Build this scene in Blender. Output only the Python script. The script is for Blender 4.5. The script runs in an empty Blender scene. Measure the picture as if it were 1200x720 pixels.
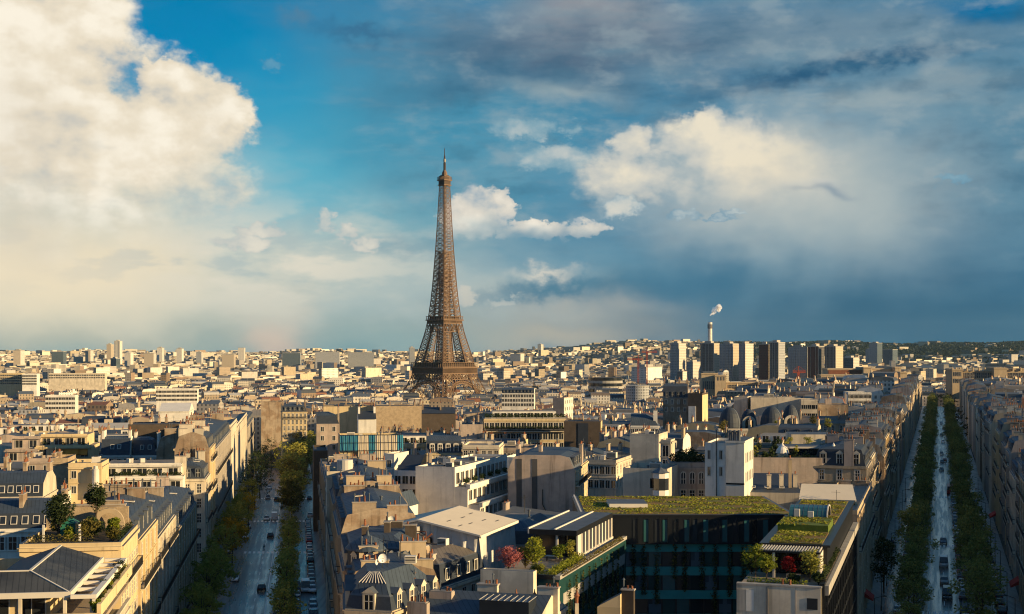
import bpy, math, random
from math import radians, sin, cos, tan, atan2, pi, sqrt, exp
import numpy as np

# ------------------------------------------------------------------ camera, world, sun, exposure
S = bpy.context.scene
COL = S.collection
F = 1633.0            # focal length in photo pixels (1200 wide); horizon at row 410
CAMZ = 50.0
cam = bpy.data.cameras.new('camera')
cam.sensor_width = 36.0
cam.lens = 36.0 * F / 1200.0
cam.shift_y = 50.0 / 1200.0
cam.clip_start = 1.0
cam.clip_end = 60000.0
camo = bpy.data.objects.new('camera', cam)
COL.objects.link(camo)
camo.location = (0, 0, CAMZ)
camo.rotation_euler = (radians(90), 0, 0)
S.camera = camo

SUN_AZ = 110.0        # clockwise from the view axis (+Y)
SUN_EL = 12.5
sl = bpy.data.lights.new('sun', 'SUN')
sl.energy = 5.0
sl.angle = radians(0.5)
sl.color = (1.0, 0.71, 0.34)
so = bpy.data.objects.new('sun', sl)
COL.objects.link(so)
so.rotation_euler = (radians(90 - SUN_EL), 0, radians(180 - SUN_AZ + 0))
S.view_settings.view_transform = 'Standard'
S.view_settings.look = 'None'
S.view_settings.exposure = 0.78
S.view_settings.gamma = 1.0
S.view_settings.use_curve_mapping = False
try:
    S.cycles.use_denoising = True
    S.cycles.denoiser = 'OPENIMAGEDENOISE'
    S.cycles.max_bounces = 5
    S.cycles.diffuse_bounces = 3
    S.cycles.glossy_bounces = 2
    S.cycles.transparent_max_bounces = 6
    S.cycles.volume_bounces = 0
    S.cycles.pixel_filter_type = 'BLACKMAN_HARRIS'
    S.cycles.filter_width = 1.15
    S.cycles.denoising_prefilter = 'ACCURATE'
    S.cycles.use_adaptive_sampling = True
    S.cycles.adaptive_threshold = 0.006
except Exception:
    pass


def lin(r, g, b):
    def c(v):
        v = v / 255.0
        return v / 12.92 if v <= 0.04045 else ((v + 0.055) / 1.055) ** 2.4
    return (c(r), c(g), c(b), 1.0)


# ---- a tiny expression layer over shader nodes
class NT:
    def __init__(self, tree):
        self.t = tree

    def node(self, typ, **kw):
        n = self.t.nodes.new(typ)
        for k, v in kw.items():
            setattr(n, k, v)
        return n

    def put(self, sock, v):
        if isinstance(v, E):
            self.t.links.new(v.s, sock)
        elif v is not None:
            if sock.type == 'RGBA' and hasattr(v, '__len__') and len(v) == 3:
                v = (*v, 1.0)
            sock.default_value = v

    def math(self, op, a, b=None, c=None, clamp=False):
        n = self.node('ShaderNodeMath', operation=op, use_clamp=clamp)
        for i, v in enumerate((a, b, c)):
            if v is not None:
                self.put(n.inputs[i], v)
        return E(self, n.outputs[0])

    def smooth(self, a, b, x):
        n = self.node('ShaderNodeMapRange', interpolation_type='SMOOTHSTEP')
        self.put(n.inputs[0], x)
        n.inputs[1].default_value = a
        n.inputs[2].default_value = b
        return E(self, n.outputs[0])

    def mix(self, fac, a, b, blend='MIX'):
        n = self.node('ShaderNodeMix', data_type='RGBA', blend_type=blend)
        n.clamp_factor = True
        self.put(n.inputs[0], fac)
        self.put(n.inputs[6], a)
        self.put(n.inputs[7], b)
        return E(self, n.outputs[2])

    def vec(self, x, y, z):
        n = self.node('ShaderNodeCombineXYZ')
        for i, v in enumerate((x, y, z)):
            self.put(n.inputs[i], v)
        return E(self, n.outputs[0])

    def noise(self, v, scale, detail=4.0, rough=0.55, color=False, dist=0.0):
        n = self.node('ShaderNodeTexNoise')
        self.put(n.inputs['Vector'], v)
        n.inputs['Scale'].default_value = scale
        n.inputs['Detail'].default_value = detail
        n.inputs['Roughness'].default_value = rough
        n.inputs['Distortion'].default_value = dist
        return E(self, n.outputs['Color' if color else 'Fac'])

    def sep(self, v):
        n = self.node('ShaderNodeSeparateXYZ')
        self.put(n.inputs[0], v)
        return [E(self, o) for o in n.outputs]


class E:
    def __init__(self, nt, s):
        self.nt, self.s = nt, s
    def __add__(self, o): return self.nt.math('ADD', self, o)
    def __radd__(self, o): return self.nt.math('ADD', o, self)
    def __sub__(self, o): return self.nt.math('SUBTRACT', self, o)
    def __rsub__(self, o): return self.nt.math('SUBTRACT', o, self)
    def __mul__(self, o): return self.nt.math('MULTIPLY', self, o)
    def __rmul__(self, o): return self.nt.math('MULTIPLY', o, self)
    def __truediv__(self, o): return self.nt.math('DIVIDE', self, o)
    def clamp(self): return self.nt.math('ADD', self, 0.0, clamp=True)
    def max(self, o): return self.nt.math('MAXIMUM', self, o)
    def min(self, o): return self.nt.math('MINIMUM', self, o)


# ------------------------------------------------------------------ sky: Nishita plus banks of cloud set out by compass bearing and elevation
world = bpy.data.worlds.new('World')
S.world = world
world.use_nodes = True
wt = world.node_tree
wt.nodes.clear()
W = NT(wt)
SKY = 0.1


def sc(r, g, b):
    c = lin(r, g, b)
    return (c[0] / SKY, c[1] / SKY, c[2] / SKY, 1.0)


geo = W.node('ShaderNodeTexCoord')
dx, dy, dz = W.sep(E(W, geo.outputs['Generated']))
AZ = W.math('ARCTAN2', dx, dy) * (180 / pi)
EL = W.math('ARCSINE', dz) * (180 / pi)
P0 = W.vec(AZ, EL * 1.35, 0.0)
w3 = W.sep(W.noise(P0, 0.30, 3.0, 0.55, color=True))
wA = AZ + (w3[0] - 0.5) * 3.4
wE = EL + (w3[1] - 0.5) * 2.6
f3 = W.sep(W.noise(P0, 1.1, 5.0, 0.6, color=True))
vA = AZ + (f3[0] - 0.5) * 1.9
vE = EL + (f3[1] - 0.5) * 1.5
N1 = W.noise(P0, 0.40, 9.0, 0.53)                                   # billows
N2 = W.noise(W.vec(AZ + 0.55, EL * 1.35 + 0.62, 0.0), 0.40, 6.0, 0.50)   # same, a little toward the sun
NS = W.noise(W.vec(AZ * 0.35 + EL * 0.10, EL * 1.6 - AZ * 0.05, 3.0), 0.9, 6.0, 0.55)   # flat streaks
NR = W.noise(W.vec(AZ * 0.9 - EL * 0.32, EL * 0.09, 7.0), 0.45, 3.0, 0.5)  # slanting rain


def ang(px, py):
    a = math.atan((px - 600) / F)
    return math.degrees(a), math.degrees(math.atan((410 - py) / F * cos(a)))


def blob(px, py, rx, ry, rot=0.0, A=None, B=None, k=None):
    """gaussian bump in bearing / elevation"""
    a, e = ang(px, py)
    A, B = (A if A is not None else wA), (B if B is not None else wE)
    x, y = A - a, B - e
    if rot:
        c, s = cos(radians(rot)), sin(radians(rot))
        x, y = x * c + y * s, y * c - x * s
    x = x * (28.5 / rx)
    y = y * (28.5 / ry)
    return W.math('EXPONENT', (x * x + y * y) * -1.0)


def ell(px, py, rx, ry, rot=0.0):
    """1 - r : positive inside the ellipse"""
    a, e = ang(px, py)
    x, y = vA - a, vE - e
    if rot:
        c, s = cos(radians(rot)), sin(radians(rot))
        x, y = x * c + y * s, y * c - x * s
    x = x * (28.5 / rx)
    y = y * (28.5 / ry)
    return 1.0 - W.math('SQRT', x * x + y * y)


def union(*es):
    u = ell(*es[0])
    for e in es[1:]:
        u = u.max(ell(*e))
    return u


nish = W.node('ShaderNodeTexSky', sky_type='NISHITA')
nish.sun_disc = False
nish.sun_elevation = radians(SUN_EL)
nish.sun_rotation = radians(SUN_AZ)
nish.altitude = 60
ramp = W.node('ShaderNodeValToRGB')
W.t.links.new((EL / 40.0).clamp().s, ramp.inputs[0])
cr = ramp.color_ramp
cr.elements[0].position = 0.0
cr.elements[0].color = lin(120, 168, 176)
cr.elements[1].position = 1.0
cr.elements[1].color = lin(20, 92, 150)
for p, c in ((0.08, (120, 178, 188)), (0.18, (92, 176, 200)), (0.27, (44, 150, 190)), (0.36, (14, 122, 172))):
    el = cr.elements.new(p)
    el.color = lin(*c)
base = W.mix(1.0, E(W, ramp.outputs[0]), (1 / SKY, 1 / SKY, 1 / SKY, 1), 'MULTIPLY')
sky = W.mix(0.85, E(W, nish.outputs[0]), base)


def over(a, col):
    global sky
    sky = W.mix(a, sky, col if isinstance(col, E) else sc(*col))


# broad tone: grey-blue sheet over the right half, darker toward the horizon
over((W.smooth(-4.5, 3.0, wA) * 0.85), (56, 128, 164))
over(blob(1010, 330, 430, 110) * 0.9, (38, 106, 144))
over(blob(1000, 390, 380, 78) * 0.95, (32, 92, 124))
over(blob(690, 312, 190, 42) * 0.8, (62, 134, 166))
over(blob(740, 345, 150, 26) * 0.75, (58, 112, 138))
over(blob(1160, 180, 170, 120) * 0.55, (110, 136, 150))
over(blob(560, 130, 190, 90) * 0.6, (68, 140, 170))
over(blob(590, 190, 70, 26) * 0.35, (150, 180, 190))
over(blob(405, 165, 115, 42) * 0.7, (60, 134, 166))
over(blob(430, 208, 70, 16) * 0.55, (70, 136, 162))
over(blob(520, 205, 100, 40) * 0.6, (96, 146, 168))
over(blob(470, 90, 150, 90) * 0.5, (86, 150, 176))
over(W.smooth(0.50, 0.66, NS) * (blob(500, 110, 170, 110) * 0.5), (128, 166, 182))
# high deck, top right
deck = W.smooth(0.36, 0.62, NS)
over(blob(860, 40, 420, 66) * (deck * 0.4 + 0.5), (112, 134, 152))
over(blob(650, 64, 170, 40) * 0.85, (84, 102, 124))
over(blob(560, 100, 120, 18, 6) * 0.6, (70, 112, 140))
over(blob(700, 18, 110, 26) * 0.65, (168, 160, 158))
over(blob(800, 48, 60, 10, -5) * 0.7, (62, 92, 122))
over(blob(980, 40, 260, 34) * 0.5, (128, 146, 158))
over(blob(960, 84, 135, 11, 9, vA, vE) * 0.95, (30, 82, 118))
over(blob(1050, 70, 70, 7, 5, vA, vE) * 0.7, (40, 90, 124))
over(blob(1170, 2, 70, 14) * 0.9, (14, 108, 158))
over(blob(1020, 118, 130, 16, -3) * 0.65 * (deck * 0.6 + 0.4), (178, 184, 180))
over(blob(660, 106, 70, 12) * 0.65, (166, 178, 178))
over(blob(1120, 95, 90, 14) * 0.5, (160, 168, 168))
over(blob(420, 38, 60, 9, -4, vA, vE) * 0.7, (64, 104, 136))
over(blob(345, 22, 20, 8, 0, vA, vE) * 0.8, (100, 130, 150))
# rain hanging under the right cloud
over((NS - 0.42).max(0.0) * (W.smooth(-6.0, 2.0, wA) * 1.3), (104, 146, 166))
over((0.46 - NS).max(0.0) * (W.smooth(-7.0, 0.0, wA) * 1.5), (44, 92, 122))
rain = W.smooth(0.30, 0.70, NR)
over(blob(940, 250, 160, 74) * 0.75, (166, 180, 181))
over(blob(945, 310, 120, 64, -15) * (rain * 0.5 + 0.35) * 0.62, (134, 164, 178))
over(blob(1075, 290, 70, 90, -15) * rain * 0.3, (124, 148, 164))
over(blob(840, 340, 70, 40, -20) * (1.0 - rain) * 0.6, (46, 104, 134))
over(blob(1150, 350, 90, 60) * 0.3, (70, 108, 132))
# low bands
over(blob(470, 335, 230, 58) * 0.8, (168, 188, 190))
over(blob(650, 392, 150, 26) * 0.85, (206, 192, 170))
over(blob(690, 362, 110, 14) * 0.7, (196, 192, 180))
over(blob(560, 345, 80, 20) * 0.5, (188, 196, 190))
over(blob(90, 395, 330, 24) * 0.95, (104, 142, 146))
over(blob(470, 396, 90, 18) * 0.7, (140, 170, 172))
over(blob(322, 388, 40, 36) * 0.9, (212, 184, 168))
over(blob(640, 320, 34, 7, 3, vA, vE) * 0.95, (216, 212, 200))
over(blob(640, 340, 90, 10, 6, vA, vE) * 0.8, (58, 118, 146))
over(blob(470, 290, 60, 12, 0, vA, vE) * 0.6, (92, 142, 164))

NL = W.noise(W.vec(AZ, EL * 1.3, 9.0), 0.22, 3.0, 0.5)
rel = ((N1 - N2) * 2.2 + (NL - 0.5) * 1.6 + 0.52).clamp()
NP = W.noise(W.vec(AZ * 0.8, EL * 1.5, 5.0), 0.55, 7.0, 0.56)
# scattered soft puffs and tears in the right-hand sheet
rightside = W.smooth(-9.0, 0.0, wA)
over(W.smooth(0.50, 0.72, NP) * (rightside * W.smooth(2.5, 6.0, wE) * 0.42), (164, 178, 182))
over(W.smooth(0.50, 0.30, NP) * (rightside * W.smooth(3.0, 7.0, wE) * 0.40), (52, 98, 126))


def cumulus(field, edge, gain, hi, mid, lo, soft=0.16, amount=1.0, fade=None):
    d = field + (N1 - 0.5) * gain
    a = W.smooth(edge, edge + soft, d) * amount
    if fade is not None:
        a = a * fade
    light = (rel * 0.72 + W.smooth(edge, edge + 0.8, d) * 0.30).clamp()
    c = W.mix(W.smooth(0.0, 0.55, light), sc(*lo), sc(*mid))
    c = W.mix(W.smooth(0.45, 0.95, light), c, sc(*hi))
    over(a, c)


over(blob(240, 45, 110, 60) * 0.75, (8, 132, 186))
over(blob(345, 205, 95, 62) * 0.7, (100, 184, 206))
over(blob(320, 120, 70, 50) * 0.6, (56, 158, 196))
# soft veil round the great left-hand cloud, then the cloud itself
over(blob(110, 320, 250, 74) * 0.95, (226, 216, 194))
over(blob(30, 320, 170, 66) * 0.85, (246, 230, 198))
over(blob(250, 250, 60, 70) * 0.55, (188, 206, 208))
over(blob(330, 310, 110, 50) * 0.6, (196, 204, 198))
cumulus(union((20, 90, 155, 215), (130, 190, 160, 120), (215, 142, 84, 74), (258, 130, 44, 42), (50, 270, 220, 110), (118, 12, 34, 22), (190, 96, 34, 30)),
        0.0, 1.15, (255, 246, 228), (236, 224, 202), (188, 190, 188), 0.30, fade=W.smooth(2.8, 7.2, wE + (N1 - 0.5) * 4.0 - W.smooth(-15.0, -11.0, wA) * 1.6))
over(blob(70, 318, 210, 50) * 0.55, (246, 230, 200))
NW = W.noise(W.vec(AZ * 0.7, EL * 1.9, 2.0), 0.42, 8.0, 0.56)
over(blob(330, 305, 150, 52, 0, AZ, EL) * W.smooth(0.44, 0.60, NW) * 0.85, (232, 224, 206))
over(blob(330, 305, 170, 50, 0, AZ, EL) * W.smooth(0.46, 0.36, NW) * 0.45, (150, 178, 186))
over(blob(120, 240, 190, 90, 0, AZ, EL) * W.smooth(0.50, 0.36, NW) * 0.35, (190, 192, 188))
over(blob(20, 150, 46, 60) * 0.35, (214, 206, 192))
over(blob(30, 268, 50, 40) * 0.35, (206, 200, 188))
# right-hand cloud
over(blob(900, 215, 130, 60) * 0.8, (206, 206, 198))
over(blob(1000, 215, 80, 60) * 0.55, (168, 182, 184))
rf = W.smooth(4.8, 7.4, wE) * (1.0 - W.smooth(9.5, 15.0, wA) * 0.85)
cumulus(union((845, 185, 105, 66), (770, 205, 120, 44), (930, 195, 85, 60), (742, 168, 34, 26), (828, 146, 36, 30)),
        0.02, 0.95, (242, 231, 208), (204, 204, 197), (136, 164, 178), 0.42, 0.95, fade=rf)
over(blob(900, 200, 70, 34) * 0.45, (234, 222, 198))
cumulus(union((668, 153, 16, 14), (646, 186, 60, 22), (620, 150, 50, 18)), 0.05, 1.0, (214, 214, 206), (150, 178, 188), (96, 146, 170), 0.4, 0.7)
cumulus(union((560, 252, 50, 36), (590, 238, 18, 20), (625, 270, 62, 14), (690, 268, 32, 12)),
        0.05, 0.95, (250, 241, 224), (222, 216, 204), (150, 172, 186), 0.22, fade=W.smooth(4.3, 5.4, wE))
cumulus(union((732, 244, 34, 15), (800, 250, 30, 8), (845, 253, 26, 6), (862, 246, 20, 5)), 0.05, 1.0, (228, 222, 208), (184, 196, 198), (120, 156, 176), 0.4, 0.85)
cumulus(union((382, 260, 12, 18), (408, 274, 18, 12), (430, 288, 24, 9), (312, 268, 26, 12), (285, 285, 40, 12), (290, 272, 26, 8)), 0.02, 1.0, (240, 230, 212), (208, 206, 198), (160, 182, 188), 0.4, 0.75)
cumulus(union((545, 345, 20, 14), (590, 352, 20, 9)), 0.02, 0.9, (220, 212, 196), (206, 204, 194), (180, 190, 188), 0.4, 0.7)
over(blob(955, 217, 18, 5) * 0.55, (206, 206, 200))
over(blob(962, 224, 24, 5) * 0.6, (118, 142, 162))
cumulus(union((318, 78, 17, 13), (1118, 212, 26, 8)), 0.05, 1.0, (160, 192, 204), (120, 166, 188), (90, 146, 176), 0.5, 0.6)
over(blob(1040, 385, 310, 52) * 0.78, (26, 88, 120))
over(blob(800, 335, 90, 34) * 0.5, (40, 106, 140))
# the rest of the dome, out of the picture: unseen broken cloud, toned to set the fill light
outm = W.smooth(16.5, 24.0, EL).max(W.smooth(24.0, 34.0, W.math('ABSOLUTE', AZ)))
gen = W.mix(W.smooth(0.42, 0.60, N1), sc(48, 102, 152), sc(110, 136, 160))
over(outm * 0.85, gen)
hs = W.node('ShaderNodeHueSaturation')
hs.inputs['Saturation'].default_value = 1.06
hs.inputs['Value'].default_value = 0.98
W.put(hs.inputs['Color'], sky)
sky = E(W, hs.outputs[0])
bg = W.node('ShaderNodeBackground')
W.put(bg.inputs[0], sky)
bg.inputs[1].default_value = SKY * 2 ** -0.78
wo = W.node('ShaderNodeOutputWorld')
wt.links.new(bg.outputs[0], wo.inputs[0])
try:
    world.cycles.sampling_method = 'MANUAL'
    world.cycles.sample_map_resolution = 256
except Exception:
    pass
# ------------------------------------------------------------------ materials
MATS = {}


def material(name, rgb, rough=0.85, var=0.35, nscale=0.35, streak=0.0, objvar=0.12, metal=0.0, tint=False,
             win=None, spec=0.3, bump=0.0, fine=0.0, seam=None, bands=None, alt=None, altscale=0.02):
    """Principled surface: mottled colour, optional vertical dirt runs, standing seams and window bands, all in world metres."""
    m = bpy.data.materials.new(name)
    m.use_nodes = True
    n = NT(m.node_tree)
    bs = m.node_tree.nodes['Principled BSDF']
    g = n.node('ShaderNodeNewGeometry')
    pos = E(n, g.outputs['Position'])
    px, py, pz = n.sep(pos)
    c = (*rgb[:3], 1.0)
    if alt:
        c = n.mix(n.smooth(0.42, 0.58, n.noise(pos, altscale, 4.0, 0.6)), c, (*alt[:3], 1.0))
    val = 1.0 + (n.noise(pos, nscale, 5.0, 0.65) - 0.5) * (2 * var)
    if fine:
        val = val * (1.0 + (n.noise(pos, nscale * 9, 3.0, 0.6) - 0.5) * (2 * fine))
    if streak:
        sv = n.noise(n.vec(px * 1.0, py * 1.0, pz * 0.07), 1.1, 4.0, 0.6)
        val = val * (1.0 - n.smooth(0.50, 0.72, sv) * streak)
    if objvar:
        oi = n.node('ShaderNodeObjectInfo')
        val = val * (1.0 + (E(n, oi.outputs['Random']) - 0.5) * (2 * objvar))
    nx, ny, nz = n.sep(E(n, g.outputs['True Normal']))
    if seam or win or bands:
        # distance along the wall, whatever way it faces
        u = px * ny - py * nx
    if seam:
        s = n.math('FRACT', (px * seam[1] + py * seam[2]) / seam[0])
        val = val * (1.0 - n.smooth(0.82, 0.90, s) * 0.45)
    if tint:
        a = n.node('ShaderNodeAttribute')
        a.attribute_name = 'tint'
        c = n.mix(1.0, c, E(n, a.outputs['Color']), 'MULTIPLY')
    cc = n.mix(1.0, c, n.vec(val, val, val), 'MULTIPLY')
    rg = None
    if win:
        pu, pv, fu, fv, wc = win
        iu = n.math('FRACT', u / pu)
        iv = n.math('FRACT', pz / pv)
        side = n.smooth(0.5, 0.4, n.math('ABSOLUTE', nz))
        mk = n.math('LESS_THAN', iu, fu) * n.math('LESS_THAN', iv, fv) * side
        cell = n.vec(n.math('FLOOR', u / pu), n.math('FLOOR', pz / pv), 0.0)
        wn = n.node('ShaderNodeTexWhiteNoise', noise_dimensions='2D')
        n.put(wn.inputs['Vector'], cell)
        mk = mk * (1.0 - E(n, wn.outputs['Value']) * 0.35)
        cc = n.mix(mk, cc, (*wc[:3], 1.0))
        rg = n.mix(mk, (rough,) * 3, (0.25,) * 3)
    if bands:
        iv = n.math('FRACT', pz / bands[0])
        cc = n.mix(n.math('LESS_THAN', iv, bands[1]), cc, (*bands[2][:3], 1.0))
    n.put(bs.inputs['Base Color'], cc)
    if rg is not None:
        n.put(bs.inputs['Roughness'], n.sep(rg)[0])
    else:
        bs.inputs['Roughness'].default_value = rough
    bs.inputs['Metallic'].default_value = metal
    bs.inputs['Specular IOR Level'].default_value = spec
    if bump:
        b = n.node('ShaderNodeBump')
        b.inputs['Strength'].default_value = bump
        b.inputs['Distance'].default_value = 0.05
        n.put(b.inputs['Height'], n.noise(pos, 6.0, 4.0, 0.6))
        m.node_tree.links.new(b.outputs[0], bs.inputs['Normal'])
    MATS[name] = m
    return m


M = MATS
material('cream_render', (0.58, 0.46, 0.275), var=0.28, streak=0.30)
material('pale_render', (0.62, 0.55, 0.44), var=0.22, streak=0.34, fine=0.08, alt=(0.52, 0.46, 0.37), altscale=0.22)
material('white_render', (0.72, 0.69, 0.63), var=0.16, streak=0.26, fine=0.06, alt=(0.62, 0.60, 0.56), altscale=0.2)
material('limestone', (0.44, 0.35, 0.24), var=0.30, streak=0.30, bump=0.2)
material('grey_stone', (0.34, 0.31, 0.28), var=0.30, streak=0.32, bump=0.2)
material('brown_render', (0.27, 0.195, 0.135), var=0.45, streak=0.5, fine=0.25, alt=(0.36, 0.29, 0.22), altscale=0.25)
material('dark_brick', (0.085, 0.066, 0.052), var=0.5, nscale=0.6, fine=0.3)
material('rubble_stone', (0.36, 0.28, 0.19), var=0.6, nscale=0.9, fine=0.4, bump=0.5)
material('rose_render', (0.44, 0.355, 0.30), var=0.3, streak=0.45, fine=0.1, alt=(0.36, 0.30, 0.26), altscale=0.2)
material('zinc', (0.055, 0.075, 0.105), rough=0.6, var=0.5, nscale=0.5, seam=(0.62, 1.0, 0.3), spec=0.22)
material('dark_seam', (0.04, 0.046, 0.056), rough=0.6, var=0.5, nscale=0.25, seam=(0.62, 1.0, 0.3), spec=0.22, alt=(0.075, 0.08, 0.085), altscale=0.12)
material('zinc_plain', (0.085, 0.10, 0.125), rough=0.6, var=0.5, nscale=0.4, spec=0.22)
material('old_zinc', (0.14, 0.125, 0.115), rough=0.6, var=0.5, nscale=0.35, seam=(0.7, 1.0, 0.3))
material('slate', (0.035, 0.045, 0.065), rough=0.6, var=0.4, nscale=0.8, fine=0.3, spec=0.22)
material('black_metal', (0.012, 0.014, 0.018), rough=0.4, var=0.3, objvar=0.0)
material('iron_rail', (0.02, 0.02, 0.022), rough=0.5, objvar=0.0)
material('gravel_roof', (0.22, 0.20, 0.18), var=0.45, nscale=0.6, fine=0.25)
material('white_roof', (0.66, 0.63, 0.58), var=0.2, nscale=0.3)
material('tar_roof', (0.075, 0.075, 0.08), var=0.5, nscale=0.3)
material('terracotta', (0.22, 0.085, 0.045), var=0.5, nscale=2.5)
material('red_tile', (0.22, 0.085, 0.05), var=0.5, nscale=0.6)
material('glass_dark', (0.018, 0.022, 0.028), rough=0.08, var=0.5, nscale=0.3, spec=0.6, objvar=0.5)
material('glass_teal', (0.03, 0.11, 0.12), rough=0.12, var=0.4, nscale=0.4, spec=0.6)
material('teal_sun_dim', (0.014, 0.055, 0.057), rough=0.4, var=0.4, nscale=0.5)  # same teal panels, colour darkened for the sunlit left wing
material('teal_shade_lift', (0.022, 0.28, 0.27), rough=0.35, var=0.35, nscale=0.5, spec=0.5)  # same teal panels, colour brightened because the back wing stands in shade
material('window_paint', (0.60, 0.57, 0.52), var=0.1, objvar=0.15)
material('shutter_paint', (0.55, 0.54, 0.52), var=0.1)
material('orange_canvas', (0.65, 0.22, 0.03), var=0.2)
material('red_canvas', (0.34, 0.02, 0.015), var=0.2)
material('tarp_white', (0.56, 0.55, 0.54), var=0.35, nscale=0.45, bump=0.6, objvar=0)
material('tarp_roof', (0.66, 0.58, 0.46), var=0.12, nscale=0.3, objvar=0)
material('blue_net', (0.04, 0.22, 0.36), var=0.4, nscale=0.5)
material('concrete', (0.36, 0.345, 0.32), var=0.35, streak=0.3)
material('pergola_white', (0.62, 0.58, 0.52), var=0.15)
material('wood_deck', (0.30, 0.24, 0.18), var=0.3)
material('sedum', (0.12, 0.125, 0.03), rough=1.0, var=0.7, nscale=0.5, fine=0.6, alt=(0.20, 0.12, 0.035), altscale=0.35, objvar=0)
material('turf', (0.09, 0.13, 0.02), rough=1.0, var=0.5, nscale=0.8, fine=0.5, objvar=0)
material('soil', (0.06, 0.045, 0.03), rough=1.0)
material('bark', (0.06, 0.047, 0.036), rough=0.95, fine=0.3)
material('skin', (0.42, 0.26, 0.19), rough=0.6, var=0.05)
material('dark_cloth', (0.02, 0.022, 0.03), rough=0.95)
material('blue_cloth', (0.03, 0.05, 0.11), rough=0.95)
material('tyre', (0.015, 0.015, 0.016), rough=0.8, objvar=0)
material('lamp_glass', (0.75, 0.72, 0.65), rough=0.2, objvar=0)
material('red_lens', (0.35, 0.01, 0.01), rough=0.2, objvar=0)
material('paint_white', (0.74, 0.75, 0.76), rough=0.3, var=0.04, spec=0.5, objvar=0.05)
material('paint_black', (0.015, 0.016, 0.02), rough=0.25, var=0.04, spec=0.5)
material('paint_grey', (0.16, 0.17, 0.18), rough=0.3, var=0.04, spec=0.5)
material('paint_silver', (0.45, 0.46, 0.47), rough=0.3, var=0.04, spec=0.5)
material('paint_blue', (0.03, 0.055, 0.12), rough=0.3, var=0.04, spec=0.5)
material('paint_red', (0.30, 0.025, 0.02), rough=0.3, var=0.04, spec=0.5)
material('paint_green', (0.03, 0.16, 0.12), rough=0.4, var=0.04)
material('iron_paint', (0.165, 0.10, 0.062), rough=0.62, var=0.25, nscale=0.08, objvar=0.0, spec=0.3)
material('iron_dark', (0.05, 0.03, 0.022), rough=0.65, var=0.25, nscale=0.08, objvar=0.0)
material('crane_red', (0.27, 0.055, 0.035), rough=0.5, objvar=0)
material('road_line', (0.80, 0.80, 0.78), var=0.3, nscale=1.5, objvar=0)
material('kerb_stone', (0.30, 0.29, 0.28), var=0.3, objvar=0)
material('far_wall', (1, 1, 1), tint=True, var=0.25, nscale=0.12, win=(3.0, 3.2, 0.42, 0.55, (0.06, 0.065, 0.075)), objvar=0)
material('limestone_far', (0.40, 0.33, 0.24), var=0.3, streak=0.3, win=(2.7, 3.3, 0.42, 0.62, (0.05, 0.05, 0.055)))
material('far_blind', (1, 1, 1), tint=True, var=0.35, nscale=0.25, streak=0.3, objvar=0)
material('far_roof', (1, 1, 1), tint=True, rough=0.6, var=0.3, nscale=0.25, objvar=0)


def leafmat(name, a, b, transl=0.4):
    m = bpy.data.materials.new(name)
    m.use_nodes = True
    n = NT(m.node_tree)
    bs = m.node_tree.nodes['Principled BSDF']
    at = n.node('ShaderNodeAttribute')
    at.attribute_name = 'leaf'
    oi = n.node('ShaderNodeObjectInfo')
    f = (n.sep(E(n, at.outputs['Color']))[0] * 0.7 + E(n, oi.outputs['Random']) * 0.6 - 0.15).clamp()
    c = n.mix(f, (*a, 1), (*b, 1))
    n.put(bs.inputs['Base Color'], c)
    bs.inputs['Roughness'].default_value = 0.7
    bs.inputs['Specular IOR Level'].default_value = 0.2
    tr = n.node('ShaderNodeBsdfTranslucent')
    n.put(tr.inputs['Color'], c)
    mx = n.node('ShaderNodeMixShader')
    mx.inputs[0].default_value = transl
    o = m.node_tree.nodes['Material Output']
    m.node_tree.links.new(bs.outputs[0], mx.inputs[1])
    m.node_tree.links.new(tr.outputs[0], mx.inputs[2])
    m.node_tree.links.new(mx.outputs[0], o.inputs['Surface'])
    MATS[name] = m


leafmat('leaf_street', (0.16, 0.18, 0.032), (0.42, 0.39, 0.08))
leafmat('leaf_avenue', (0.10, 0.135, 0.034), (0.29, 0.30, 0.075))
leafmat('leaf_dark', (0.022, 0.038, 0.014), (0.06, 0.085, 0.026))
leafmat('leaf_yellow', (0.34, 0.22, 0.015), (0.62, 0.38, 0.03))
leafmat('leaf_fresh', (0.13, 0.18, 0.02), (0.30, 0.31, 0.03))
leafmat('leaf_olive', (0.10, 0.095, 0.025), (0.22, 0.18, 0.04))
leafmat('leaf_pink', (0.26, 0.07, 0.08), (0.42, 0.15, 0.15))
leafmat('leaf_red', (0.16, 0.006, 0.008), (0.36, 0.02, 0.02))
leafmat('leaf_far', (0.045, 0.045, 0.020), (0.115, 0.090, 0.035))
leafmat('leaf_wood', (0.016, 0.026, 0.018), (0.040, 0.050, 0.028), 0.1)


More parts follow.
